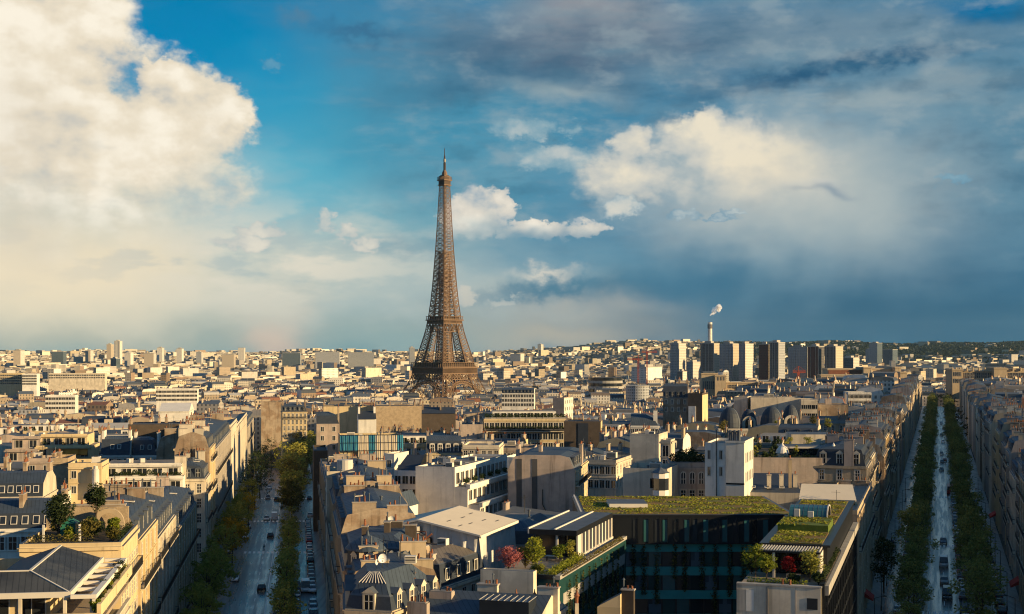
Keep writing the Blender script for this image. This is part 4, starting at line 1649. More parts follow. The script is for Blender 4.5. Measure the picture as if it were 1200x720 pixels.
def hero(label, pxl, pyl, pxr, z, d, phi, walls, name='apartment_building', D=None, keep=None, **kw):
    """D given: the wall stands that far off and its height follows from the pixel row"""
    if D is not None:
        z = CAMZ - (pyl - 410) * D / F
    X, Y, w = front(pxl, pyl, pxr, z, phi)
    cx, cy = X + w / 2 * cos(phi), Y + d / 2
    z0 = gz(cx, cy) - 0.5
    b = Building(label, (X, Y, z0), phi, rect(w, d), z - z0, walls, name=name, **kw)
    b.w, b.d = w, d
    b.keep(min(pxl, pxr), pyl - 2, max(pxl, pxr), keep if keep else pyl + 14)
    return b


def free(x, y, z0, poly):
    pass
# ------------------------------------------------------------------ the near roofs, one by one
RNG = random.Random(11)


def random_chimneys(b, n, mat='brown_render', H=(1.2, 2.2), r=RNG):
    xs = [p[0] for p in b.pts]; ys = [p[1] for p in b.pts]
    x0, x1, y0, y1 = min(xs), max(xs), min(ys), max(ys)
    for k in range(n):
        x = (x0 + .35) if k % 2 == 0 else (x1 - .35)
        if k >= 2:
            x = r.uniform(x0 + 2, x1 - 2)
        L = min(r.uniform(2.0, 4.5), (y1 - y0) * .5)
        y = r.uniform(y0 + 1.0, y1 - L - .8)
        b.chimney(x, y, L, (b.top - b.h) + r.uniform(*H) * .6 + .3, mat, seed=r.randrange(6))


def clutter(b, n, r=RNG, kinds=('vent', 'vent', 'vent_box', 'antenna', 'cooling_unit', 'skylight'), m=1.2):
    xs = [p[0] for p in b.pts]; ys = [p[1] for p in b.pts]
    for _ in range(n):
        k = r.choice(kinds)
        x, y = r.uniform(min(xs) + m, max(xs) - m), r.uniform(min(ys) + m, max(ys) - m)
        if k == 'skylight':
            link('skylight', skylight_mesh(), b.roof or b.root, (x, y, b.top + .01), r.uniform(0, 3))
        else:
            b.small(k, x, y, rz=r.choice((0, pi / 2)))


# ---- hip-roofed penthouse with pergola, bottom left
def penthouse():
    C = (-43.9, 138.0)
    zb = gz(*C) - 1
    E_ = 26.0 - zb          # eave height above the base
    b = Building('penthouse with seamed dark hip roof, white pergola and planted parapet at the bottom left corner', (*C, zb), PI_,
                 [(-15, 2.6), (-2.2, 2.6), (-2.2, 24), (-15, 24)], E_, 'cream_render', cornice=False)
    R = b.root
    mb = MB('zinc', 'old_zinc', 'slate', 'pergola_white')
    e, r = E_, E_ + 1.5
    mb.quad((-15, 0, e), (0, 0, e), (-4.5, 4.5, r), (-15, 4.5, r), 'dark_seam')
    mb.quad((0, 0, e), (0, 23, e), (-4.5, 23, r), (-4.5, 4.5, r), 'dark_seam')
    mb.quad((-4.5, 4.5, r), (-4.5, 23, r), (-9, 23, e), (-9, 9, e), 'slate')
    mb.quad((-15, 4.5, r), (-4.5, 4.5, r), (-9, 9, e), (-15, 9, e), 'slate')
    mb.poly([(0, 23, e), (-9, 23, e), (-4.5, 23, r)], 'cream_render')
    mb.build('roof', R)
    mb = MB('pergola_white')
    mb.beam((-15, 4.5, r + .03), (-4.5, 4.5, r + .03), .22, 'pergola_white', .12)
    mb.beam((-4.5, 4.5, r + .03), (-4.5, 23, r + .03), .28, 'pergola_white', .12)
    mb.beam((0, 0, e + .03), (-4.5, 4.5, r + .03), .16, 'pergola_white', .1)
    mb.box(-15, .25, -.25, -.003, e - .5, e + .06, 'pergola_white', bottom=True)
    mb.box(.003, .25, 0, 23.2, e - .5, e + .06, 'pergola_white', bottom=True)
    mb.build('roof_trim', R)
    # pergola: outer beam, cross beams, posts
    mb = MB('pergola_white')
    mb.box(2.2, 2.75, -.6, 24.0, e - .62, e - .2, 'pergola_white', bottom=True)
    mb.box(.26, 2.2, -.6, -.1, e - .6, e - .22, 'pergola_white', bottom=True)
    for i in range(1, 7):
        mb.box(.26, 2.2, i * 4.0 - .22, i * 4.0 + .22, e - .6, e - .24, 'pergola_white', bottom=True)
    for i in range(0, 7, 2):
        mb.box(2.3, 2.6, i * 4.0 - .45, i * 4.0 - .1, e - 4.0, e - .62, 'pergola_white')
    mb.build('pergola', R)
    for x in (-13.5, -9, -4.6, -.35, 2.2):
        mb = MB('pale_render'); mb.box(x - .16, x + .16, -.2, .12, e - 3.2, e - .5, 'pale_render'); mb.build('column', R)
    mb = MB('wood_deck', 'pale_render', 'cream_render')
    mb.box(-15, 3.0, -1.2, 2.6, e - 3.6, e - 3.2, 'wood_deck', bottom=True)
    mb.box(-15, 3.1, -1.5, -1.2, e - 3.6, e - 1.9, 'cream_render')
    mb.box(2.9, 3.3, -1.5, 24.5, e - 2.2, e - 1.0, 'cream_render', bottom=True)
    mb.box(-2.2, 2.9, 2.6, 24.2, e - 3.6, e - 3.2, 'wood_deck', bottom=True)
    for i in range(12):
        x = -14.6 + i * 1.5
        mb.box(x - .18, x + .18, -1.62, -1.502, e - 3.6, e - 2.1, 'pale_render')
    mb.build('terrace', R)
    mb = MB('cream_render', 'glass_dark')
    mb.box(-15, 2.7, -1.2, 24.2, 0, e - 6.2, 'cream_render')
    mb.box(-15, 1.2, .4, 24.0, e - 6.2, e - 3.6, 'glass_dark')
    mb.build('lower_storey', R)
    mb = MB('pale_render', 'iron_rail')
    mb.box(2.7, 3.2, -1.4, 24.4, e - 6.2, e - 5.9, 'pale_render', bottom=True)
    for i in range(40):
        mb.box(2.85, 3.05, -1.2 + i * .62, -1.0 + i * .62, e - 5.9, e - 5.1, 'pale_render')
    mb.box(2.75, 3.15, -1.4, 24.4, e - 5.1, e - 4.9, 'pale_render', bottom=True)
    mb.build('balustrade', R)
    for (x, y) in ((-12, 2.55), (-7.5, 2.55), (-4.0, 2.55)):
        link('window', window_mesh(2.6, 2.4, 'plain'), R, (x, y, e - 3.1))
    b.keep(0, 632, 145, 720)
    return b


penthouse()

# ---- white building with slate mansard behind it
b = hero('white building with slate mansard and five roof windows behind the bottom left penthouse', -22, 620.5, 66, 22.0, 14, PI_, 'white_render', keep=662)
b.mansard((0, 2), low='slate', top='zinc', rise=2.3, inset=.9, rise2=1.6)
b.windows(0, 6, 3, 1.15, 2.1, 'shutter', top=1.3, step=3.6)
b.skylights(0, 6, .6, b.w - .6, .55, b.h + 1.25, radians(68))
random_chimneys(b, 3)

# ---- roof-garden corner building
b = Building('cream corner building with trees and shrubs growing on its roof terrace beside the left avenue', (LA(164, -15.5), 164, gz(-46, 164) - .5), radians(98.7), rect(17, 11.5),
             27 - gz(-46, 164) + .5, ['cream_render', 'brown_render', 'cream_render', 'cream_render'])
b.flat('soil', .35, .35)
b.windows(0, 7, 7, 1.0, 1.9, 'french', step=3.2, top=2.6)
b.balcony(0, [b.h - 4.6, b.h - 17.4], 1, 16)
b.keep(60, 580, 160, 660)
GARDEN = b
GH = b.loc[2] + b.top


def stone_arch():
    b = GARDEN
    mb = MB('rubble_stone')
    h = b.top
    # garden back wall with an arched opening
    mb.box(15.6, 16.1, 1.0, 11.2, h, h + 2.8, 'rubble_stone')
    mb.build('garden_wall', b.root)
    mb = MB('limestone')
    n = 10
    x = 13.6
    for i in range(n):
        t0, t1 = pi * i / n, pi * (i + 1) / n
        P = lambda t, r: (3.2 + r * cos(t), h + .9 + r * sin(t))
        (a, z1), (c, z2), (d, z3), (e, z4) = P(t0, 1.3), P(t1, 1.3), P(t1, 1.9), P(t0, 1.9)
        for xx in (x, x + .6):
            mb.quad((xx, a, z1), (xx, c, z2), (xx, d, z3), (xx, e, z4), 'limestone')
        mb.quad((x, a, z1), (x, c, z2), (x + .6, c, z2), (x + .6, a, z1), 'limestone')
        mb.quad((x, e, z4), (x, d, z3), (x + .6, d, z3), (x + .6, e, z4), 'limestone')
    for y in (1.3, 4.5):
        mb.box(x, x + .6, y, y + .6, h, h + .95, 'limestone')
    mb.build('garden_arch', b.root)
    mb = MB('paint_green'); mb.box(9.2, 11.0, 6.6, 8.4, h, h + 1.5, 'paint_green')
    mb.poly([(9.0, 6.4, h + 1.5), (11.2, 6.4, h + 1.5), (10.1, 7.5, h + 2.3)], 'paint_green'); mb.poly([(9.0, 8.6, h + 1.5), (9.0, 6.4, h + 1.5), (10.1, 7.5, h + 2.3)], 'paint_green')
    mb.poly([(11.2, 6.4, h + 1.5), (11.2, 8.6, h + 1.5), (10.1, 7.5, h + 2.3)], 'paint_green')
    mb.build('garden_hut', b.root)
    for y in (5.2, 9.4):
        mb = MB('white_render'); mb.box(4.0, 4.25, y, y + .25, h, h + 2.0, 'white_render'); mb.build('garden_post', b.root)


stone_arch()


# ---- street fronts
def street_building(label, axis, a, side, y0, y1, top, depth, wall='cream_render', roof='mansard', floors=6, bays=None, end='brown_render', group=None,
                    style='french', low='slate', topm='zinc', dorm=None, bal=(1, 4), far=False, name='apartment_building', ends=(), zoff=0.5, rise=2.8, chim=3):
    th0 = radians(8.7) if axis is LA else radians(-17.0)
    L = (y1 - y0) * (1.0117 if axis is LA else 1.0457)
    if side > 0:      # stands left of its street, front facing right
        rz = th0 + pi / 2
        loc = (axis(y0, a), y0)
    else:             # stands right of its street, front facing left
        rz = th0 - pi / 2
        loc = (axis(y1, a), y1)
    zb = gz(*loc) - zoff
    b = Building(label, (*loc, zb), rz, rect(L, depth), top - zb, [wall, end, wall, end], group=group, name=name, cornice=(0, 2) if not ends else True)
    if roof == 'mansard':
        b.mansard((0, 2) + tuple(ends), low=low, top=topm, rise=rise, inset=1.1, rise2=.9)
        nd = dorm if dorm is not None else max(2, int(L / 3.2))
        if nd and not far:
            b.dormers(0, nd, 'dark')
    elif roof == 'flat':
        b.flat()
        clutter(b, 3)
    else:
        b.gable('zinc', 2.6, 'x')
    if not far and floors:
        mb = MB(wall)
        for q in range(int(L / 5.4) + 1):
            xq = .3 + q * (L - .9) / max(1, int(L / 5.4))
            mb.box(xq, xq + .55, -.24, -.003, 0, b.h - .6, wall)
        for q in range(1, 6, 2):
            mb.box(.02, L - .02, -.13, -.005, b.h - .6 - q * 3.3, b.h - .35 - q * 3.3, wall, bottom=True)
        mb.build('pilaster_order', b.root)
    if not far:
        nb = bays or max(3, int(L / 2.7))
        b.windows(0, nb, floors, 1.05, 2.0, style, step=3.3, top=1.2)
        b.balcony(0, [b.h - 1.2 - 2.0 - f * 3.3 - .02 for f in bal], .4, L - .4)
    cm = RNG.choice(('brown_render', 'limestone', 'rose_render', 'pale_render'))
    for x in [q for q, en in ((.45, 3), (L - .45, 1)) if en not in ends][:1 if far else 2]:
        k = 2 if not far else 1
        for q in range(k):
            Lc = depth * RNG.uniform(.2, .3)
            b.chimney(x, depth * (.12 + .45 * q) + RNG.uniform(0, .6), Lc, (b.top - b.h) + RNG.uniform(.3, 1.2), cm, .75, int(Lc / .6), seed=RNG.randrange(6))
    if chim > 2 and not far:
        random_chimneys(b, chim - 1, cm)
    if not far:
        for _ in range(4):
            b.small(RNG.choice(('vent', 'vent', 'antenna')), RNG.uniform(1, L - 1), depth * RNG.uniform(.35, .65), b.top - .4)
        b.skylights(0, 2, L * .2, L * .8, depth * .3, b.top - .32, 0.1)
    near = (0.0, L)[side < 0]
    return b


IL = 'fronts along the left avenue'
def IA(y0, y1, top, label, **kw):
    return street_building(label, LA, -15.5, 1, y0, y1, top, kw.pop('depth', 9.5), group=IL, **kw)


ORD = ['first', 'second', 'third', 'fourth', 'fifth', 'sixth', 'seventh', 'eighth', 'ninth', 'tenth', 'eleventh', 'twelfth', 'thirteenth', 'fourteenth', 'fifteenth', 'sixteenth',
       'seventeenth', 'eighteenth', 'nineteenth', 'twentieth']
b = IA(181.5, 204, 25.3, 'cream balconied front directly beyond the roof-garden building on the left avenue', wall='cream_render', bal=(1, 3), dorm=4)
b = IA(204.3, 234, 22.4, 'pale front with long iron balconies, second beyond the roof-garden building', wall='pale_render', bal=(0, 2, 4))
b = IA(234.3, 283, 19.2, 'limestone corner building with zinc mansard and pedimented dormer before the left side street', wall='limestone', end='limestone', ends=(1,), dorm=12, depth=10)
b.dormers(1, 2, 'stone')
b.windows(1, 4, 5, 1.05, 2.0, 'french', step=3.3, top=1.2)
b = IA(310, 326, 21.3, 'pale corner house with slate mansard at the left side street before the golden front', wall='pale_render', end='pale_render', roof='mansard', ends=(3,), depth=7.5, bal=(0, 2, 4), dorm=4)
b.windows(3, 3, 5, 1.05, 2.0, 'french', step=3.3, top=1.2)
b.dormers(3, 3, 'dark')
b = IA(326.4, 345, 27.0, 'tall golden front facing the left avenue just past the side street', wall='cream_render', end='brown_render', depth=8, bal=(0, 2, 4), dorm=5)
b = IA(345.4, 426, 25.5, 'grey mansard front behind the yellow tree on the left avenue', wall='grey_stone', depth=14, dorm=12)
b = IA(427, 470, 26.3, 'blank pale side wall with a dark upright slot facing the left avenue trees', wall='pale_render', roof='flat', floors=0, bal=(), depth=12)
b = IA(470.5, 560, 24.2, 'long plain pale wall farthest along the left avenue before the bend', wall='pale_render', roof='flat', floors=0, bal=(), depth=12)
b = IA(561, 640, 19.0, 'far grey front with stacked balconies where the left avenue bends', wall='grey_stone', floors=6, depth=13)

# ---- left interior
b = hero('blue zinc roofed building with black slate band and skylights at the left edge', -20, 583, 50, 23.0, 15, PI_, 'pale_render', keep=590)
b.mansard((0, 2), low='slate', top='zinc', rise=2.4, inset=.9, rise2=1.6)
b.skylights(0, 6, 1, b.w - .5, .55, b.h + 1.3, radians(68)); random_chimneys(b, 3)
b = hero('tan masonry pier building left of the cream block with a round window', 62, 541, 80, 0, 10, PI_, 'rubble_stone', D=290, keep=578)
b.flat('gravel_roof'); random_chimneys(b, 1)
b = hero('cream block with a small round window behind the roof-garden trees', 80, 547, 119, 0, 11, PI_, 'cream_render', D=284, keep=578)
b.flat('gravel_roof'); clutter(b, 3)
x, y = b.on(0, b.w * .56, .02)
mb = MB('glass_dark', 'window_paint'); mb.lathe(0, 0, [(.02, 0), (.62, .001)], 14, 'glass_dark'); mb.lathe(0, 0, [(.62, .001), (.62, .06), (.8, .06), (.8, 0)], 14, 'window_paint')
o = mb.build('round_window', b.root, (x, y, b.h - 6)); o.rotation_euler = (radians(90), 0, 0)
b.windows(0, 3, 2, .9, 1.4, 'plain', skip=((1, 0), (1, 1)))
mb = MB('white_render'); mb.lathe(0, 0, [(.75, 0), (.7, 5.5), (.45, 5.6), (.4, 6.2)], 14, 'white_render'); mb.build('flue', b.root, (b.w - 1, -1.2, b.h - 6))


def terraced(label, tiers, D, phi, wall, depth=14, setback=2.6, floors=1, style='strip', awn=None, plants=None, base=None, deck='gravel_roof', rail='iron_rail', keepy=20, ww=1.9):
    """tiers from the top: (pxl, pxr, ytop); each lower tier stands a little farther forward"""
    n = len(tiers)
    objs = None
    for i, (pl, pr, yt) in enumerate(tiers):
        Di = D - i * setback
        z = CAMZ - (yt - 410) * Di / F
        X, Y, w = front(pl, yt, pr, z, phi)
        zn = (CAMZ - (tiers[i + 1][2] - 410) * (D - (i + 1) * setback) / F) if i + 1 < n else gz(X, Y) - .5
        if objs is None:
            root = thing('terraced_building', label, 'building', (X, Y, gz(X, Y) - .5), phi)
            o = (X, Y)
            objs = root
        c, s = cos(-phi), sin(-phi)
        dx, dy = X - o[0], Y - o[1]
        lx, ly = dx * c - dy * s, dx * s + dy * c
        zb = zn - (gz(*o) - .5)
        zt = z - (gz(*o) - .5)
        mb = MB(wall, deck)
        mb.box(lx, lx + w, ly, ly + depth + i * setback, zb, zt, wall, deck)
        mb.box(lx - .25, lx + w + .25, ly - .5, ly - .003, zt - .45, zt - .05, wall, bottom=True)
        mb.box(lx, lx + w, ly + .003, ly + .3, zt, zt + .35, wall)
        mb.build('storey', root)
        nb = max(2, int(w / (ww + 1.1)))
        hh = min(2.0, max(1.2, (zt - zb) - 1.2))
        for f in range(floors if i + 1 < n else max(1, floors)):
            zz = zt - .8 - hh - f * 3.2
            for k in range(nb):
                link('window', window_mesh(ww, hh, style), root, (lx + w * (k + .5) / nb, ly - .004, zz))
            if i == n - 1 and f:
                link('balcony', balcony_mesh(w - .4, 1.2), root, (lx + w / 2, ly - .006, zz - .3))
        if awn and i == awn[0]:
            for t in awn[1]:
                m2 = MB('orange_canvas')
                x0 = lx + w * t
                m2.quad((x0 - 1.3, ly - .02, zt - .7), (x0 + 1.3, ly - .02, zt - .7), (x0 + 1.3, ly - 1.3, zt - 2.0), (x0 - 1.3, ly - 1.3, zt - 2.0), 'orange_canvas')
                m2.quad((x0 - 1.3, ly - 1.3, zt - 2.0), (x0 + 1.3, ly - 1.3, zt - 2.0), (x0 + 1.3, ly - 1.3, zt - 2.3), (x0 - 1.3, ly - 1.3, zt - 2.3), 'orange_canvas')
                m2.build('awning', root)
        if plants and i in plants:
            for k in range(plants[i]):
                link('planted_box', planted_box(), root, (lx + w * (k + .5) / plants[i] + RNG.uniform(-.5, .5), ly + .8, zt + .02), RNG.uniform(-.2, .2), (1, 1, RNG.uniform(.7, 1.4)))
        FOOT.append([(X, Y), (X + w * cos(phi), Y + w * sin(phi)), (X + w * cos(phi) - depth * sin(phi), Y + w * sin(phi) + depth * cos(phi)), (X - depth * sin(phi), Y + depth * cos(phi))])
    KEEP.append((min(t[0] for t in tiers), tiers[0][2] - 3, max(t[1] for t in tiers), tiers[-1][2] + keepy, D))
    # roof fittings
    for k in range(3):
        X0 = w * RNG.uniform(.2, .8)
        link('vent_box', small_mesh('vent_box'), objs, (X0, depth * .5, CAMZ - (tiers[0][2] - 410) * D / F - (gz(*o) - .5)), RNG.uniform(0, 3))
    return objs


def leaf_faces(mb, cx, cy, cz, rx, ry, rz, n, size, mat, r, leafv, base=0.5):
    for _ in range(n):
        while True:
            p = (r.uniform(-1, 1), r.uniform(-1, 1), r.uniform(-1, 1))
            q = p[0] ** 2 + p[1] ** 2 + p[2] ** 2
            if .1 < q < 1:
                break
        x, y, z = cx + p[0] * rx, cy + p[1] * ry, cz + p[2] * rz
        a, b_ = r.uniform(0, 2 * pi), r.uniform(-1, 1)
        s = size * r.uniform(.6, 1.3)
        ux, uy, uz = cos(a) * s, sin(a) * s, b_ * s * .7
        vx, vy, vz = -sin(a) * s * b_, cos(a) * s * b_, s * (1 - abs(b_) * .6)
        mb.poly([(x - ux, y - uy, z - uz), (x + vx * .6, y + vy * .6, z + vz * .6), (x + ux, y + uy, z + uz), (x - vx * .6, y - vy * .6, z - vz * .6)], mat)
        leafv.append(min(1, max(0, base + r.uniform(-.5, .5))))


def leaf_mesh(mb, leafv, name):
    me = mesh_from(mb, name)
    at_ = me.attributes.new('leaf', 'FLOAT_COLOR', 'FACE')
    t = np.ones((len(mb.f), 4), dtype=np.float32)
    lv = np.zeros(len(mb.f), dtype=np.float32)
    lv[len(mb.f) - len(leafv):] = leafv
    t[:, :3] = lv[:, None]
    at_.data.foreach_set('color', t.ravel())
    return me


def planted_box():
    def mk():
        r = random.Random(3)
        mb = MB('concrete', 'leaf_dark')
        mb.box(-.8, .8, -.28, .28, 0, .45, 'concrete')
        lv = []
        leaf_faces(mb, -.3, 0, .85, .55, .4, .5, 90, .16, 'leaf_dark', r, lv)
        leaf_faces(mb, .45, 0, .75, .45, .35, .4, 70, .15, 'leaf_dark', r, lv, .7)
        return leaf_mesh(mb, lv, 'planted_box')
    return shared('pbox', mk)


terraced('long white modern building with planted balcony decks beyond the roof-garden trees', [(121, 212, 545.5), (113, 214, 561)], 303, PI_, 'white_render', plants={1: 12}, keepy=16)
terraced('cream penthouse building with orange awnings on its middle terrace at left', [(48, 102, 510.5), (42, 107, 524), (36, 110, 540)], 385, PI_, 'cream_render', awn=(1, (.45, .56, .72, .85)), plants={1: 3}, keepy=16)
terraced('rose and white terraced block left of the orange awnings', [(14, 47, 513), (6, 44, 528), (-10, 34, 545)], 382, PI_, 'rose_render', keepy=12)
b = hero('white gabled building with black slate slopes and roof windows below the brown party wall', 118, 534, 152, 0, 12, PI_, 'white_render', D=374, keep=546)
b.mansard((0, 2), low='slate', top='zinc', rise=4.2, inset=2.2, rise2=.6)
b.skylights(0, 2, 2, b.w - 2, 1.2, b.h + 2.2, radians(60)); b.windows(0, 4, 2, 1.0, 1.5, 'plain'); random_chimneys(b, 2, 'white_render')
b = hero('smaller white building with steep black slate roof against the brown party wall', 155, 534, 186, 0, 12, PI_, 'white_render', D=378, keep=546)
b.mansard((0, 1, 2), low='slate', top='zinc', rise=4.0, inset=2.0, rise2=.6)
b.skylights(0, 2, 1.5, b.w - 1.5, 1.1, b.h + 2.1, radians(60)); b.windows(0, 4, 2, 1.0, 1.5, 'plain'); random_chimneys(b, 2, 'white_render')
b = hero('tall dark brown brick party wall left of the golden corner front', 150, 498.5, 217, 0, 14, PI_, ['dark_brick', 'cream_render', 'brown_render', 'brown_render'], D=398, keep=545, cornice=False)
b.flat('tar_roof', .2); random_chimneys(b, 4, 'brown_render')
b = hero('tan block with square front between the brown party wall and the golden corner', 213, 525, 240, 0, 8, PI_, 'limestone', D=352, keep=545)
b.flat(); random_chimneys(b, 2); b.windows(0, 1, 1, 1.4, 1.4, 'plain')
b = hero('white rendered flue wall beside the orange-awning building', 30, 541, 62, 0, 9, PI_, 'rose_render', D=318, keep=575)
b.flat(); clutter(b, 3); b.windows(0, 2, 2, 1.0, 1.5, 'plain'); random_chimneys(b, 2)
b = hero('white event hall with broad pale blue-white roof among the left rooftops', 186, 482, 222, 0, 30, PI_, 'white_render', D=700, keep=487, name='hall', cat='hall')
b.gable('white_roof', 3.5, 'x')
b = hero('wide low white modern building with curved canopy bays on the left', 183, 457, 231, 0, 16, PI_, 'white_render', D=1080, keep=468)
b.flat(); b.windows(0, 16, 3, 2.0, 1.6, 'strip', top=.8)
b = hero('bright cream long building with rows of windows at the left edge far out', -10, 438.5, 25, 0, 20, PI_, 'cream_render', D=1650, keep=452)
b.flat(); b.windows(0, 16, 4, 1.8, 1.9, 'strip')
b = hero('white long building beside the cream one at the far left', 26, 439, 43, 0, 20, PI_, 'white_render', D=1640, keep=450)
b.flat(); b.windows(0, 9, 4, 1.8, 1.9, 'strip')
b = hero('very long pale building in the left middle distance', 57, 438.5, 123, 0, 20, PI_, 'pale_render', D=1780, keep=447)
b.flat(); b.windows(0, 24, 2, 2.2, 1.6, 'strip')
b = hero('white block with grid of windows left of centre behind the chimneys', 53, 465, 88, 0, 14, PI_, 'white_render', D=930, keep=476)
b.flat(); b.windows(0, 9, 3, 1.8, 1.5, 'strip', top=.7)

# ---- corner house with pedimented dormers, bottom of the middle block
def corner_house():
    P = [(-19.4, 162.0), (-13.8, 160.4), (-8.6, 172.5), (-20.8, 173.5)]
    zb = gz(-15, 165) - .5
    b = Building('corner house with steep blue-grey hip roof and pedimented dormers at the middle block foot', (P[0][0], P[0][1], zb), 0,
                 [(x - P[0][0], y - P[0][1]) for x, y in P], 19.9 - zb, ['limestone', 'limestone', 'brown_render', 'limestone'])
    b.rings([(.12, b.h + .05, 'zinc_plain'), (.55, b.h + 1.5, 'slate'), (.75, b.h + 1.7, 'zinc_plain'), (2.55, b.h + 4.0, 'zinc')], (0, 1, 2, 3))
    b.dormers(0, 1, 'stone', 1.5, 1.7, .0, t0=1.2, t1=4.6, out=-.05)
    b.dormers(1, 4, 'stone', 1.2, 1.5, .1, out=-.05)
    b.dormers(3, 3, 'stone', 1.2, 1.5, .1, out=-.05)
    b.windows(0, 2, 4, 1.1, 2.0, 'french', step=3.4); b.windows(1, 5, 4, 1.0, 2.0, 'french', step=3.4); b.windows(3, 4, 4, 1.0, 2.0, 'french', step=3.4)
    q = inset_poly(b.pts, [2.55] * 4)
    mb = MB('window_paint')
    lo = inset_poly(b.pts, [1.6] * 4)
    for i in range(9):                      # ribbed glass lantern lines down the front hip
        t = i / 8
        a = (q[0][0] + (q[1][0] - q[0][0]) * (.2 + .6 * t), q[0][1] + (q[1][1] - q[0][1]) * (.2 + .6 * t), b.h + 4.02)
        c = (lo[0][0] + (lo[1][0] - lo[0][0]) * t, lo[0][1] + (lo[1][1] - lo[0][1]) * t, b.h + 2.85)
        mb.beam(a, c, .09, 'window_paint')
    mb.build('lantern_bars', b.root)
    b.small('dish', 3.9, 4.6, b.h + 4.0, .4, (.9,) * 3); b.small('dish', 3.2, 4.2, b.h + 4.0, 1.2, (.6,) * 3)
    b.small('vent_box', 7.0, 8.5, b.h + 4.0)
    mb = MB('iron_rail'); mb.beam((4.4, 5.4, b.h + 3.8), (4.4, 5.4, b.h + 7), .06, 'iron_rail'); mb.build('mast', b.root)
    b.chimney(7.6, 6.2, 3.5, 2.2, 'rose_render', .8)
    b.keep(398, 650, 508, 720)


corner_house()
b = hero('low rose chimney wall with a row of red pots right of the corner house', 477, 707, 500, 20.5, 1.0, PK, 'rose_render', keep=720, name='party_wall', cornice=False)
b.flat('grey_stone', .05, .2)
for i in range(8):
    pass
b.chimney(.2, .5, 2.2, .1, 'rose_render', .8, 5, rz=-pi / 2)
b = hero('stubby rose party wall with red chimney pots beside the dormers of the corner house', 503, 694, 529, 20.8, 1.2, PK, 'rose_render', keep=712, name='party_wall', cornice=False)
b.flat('grey_stone', .05, .2); b.chimney(.2, .6, 2.6, .1, 'rose_render', .8, 6, rz=-pi / 2)

# ---- long old-zinc roofed house behind the corner house
b = Building('long house with worn brown zinc roof over black slate before the sheeted shed', (-17.6, 187.5, gz(-12, 190) - .5), radians(-24), rect(9.0, 14.0), 18.6 - gz(-12, 190) + .5,
             ['limestone', 'pale_render', 'limestone', 'brown_render'])
b.rings([(.1, b.h + .05, 'zinc_plain'), (.5, b.h + 2.9, 'slate'), (.7, b.h + 3.0, 'zinc_plain'), (3.6, b.h + 4.2, 'old_zinc')], (0, 1, 2), cap='old_zinc')
b.windows(1, 5, 3, 1.0, 1.7, 'plain', top=1.0)
x_, y_ = b.on(1, 7, -.2)
for t in (2.2, 5.6, 8.4, 11.0):
    x, y = b.on(1, t, -.15); link('window', window_mesh(.9, 1.4, 'plain'), b.root, (x, y, b.h + .8), b.edge(1)[3])
b.chimney(5.4, 1.2, 1.4, 5.2, 'brown_render', 1.1, 2); b.chimney(6.8, 1.0, 1.2, 4.0, 'rose_render', .9, 2); b.small('vent_box', 4.5, 9.5, b.top)
b.keep(440, 632, 555, 690)


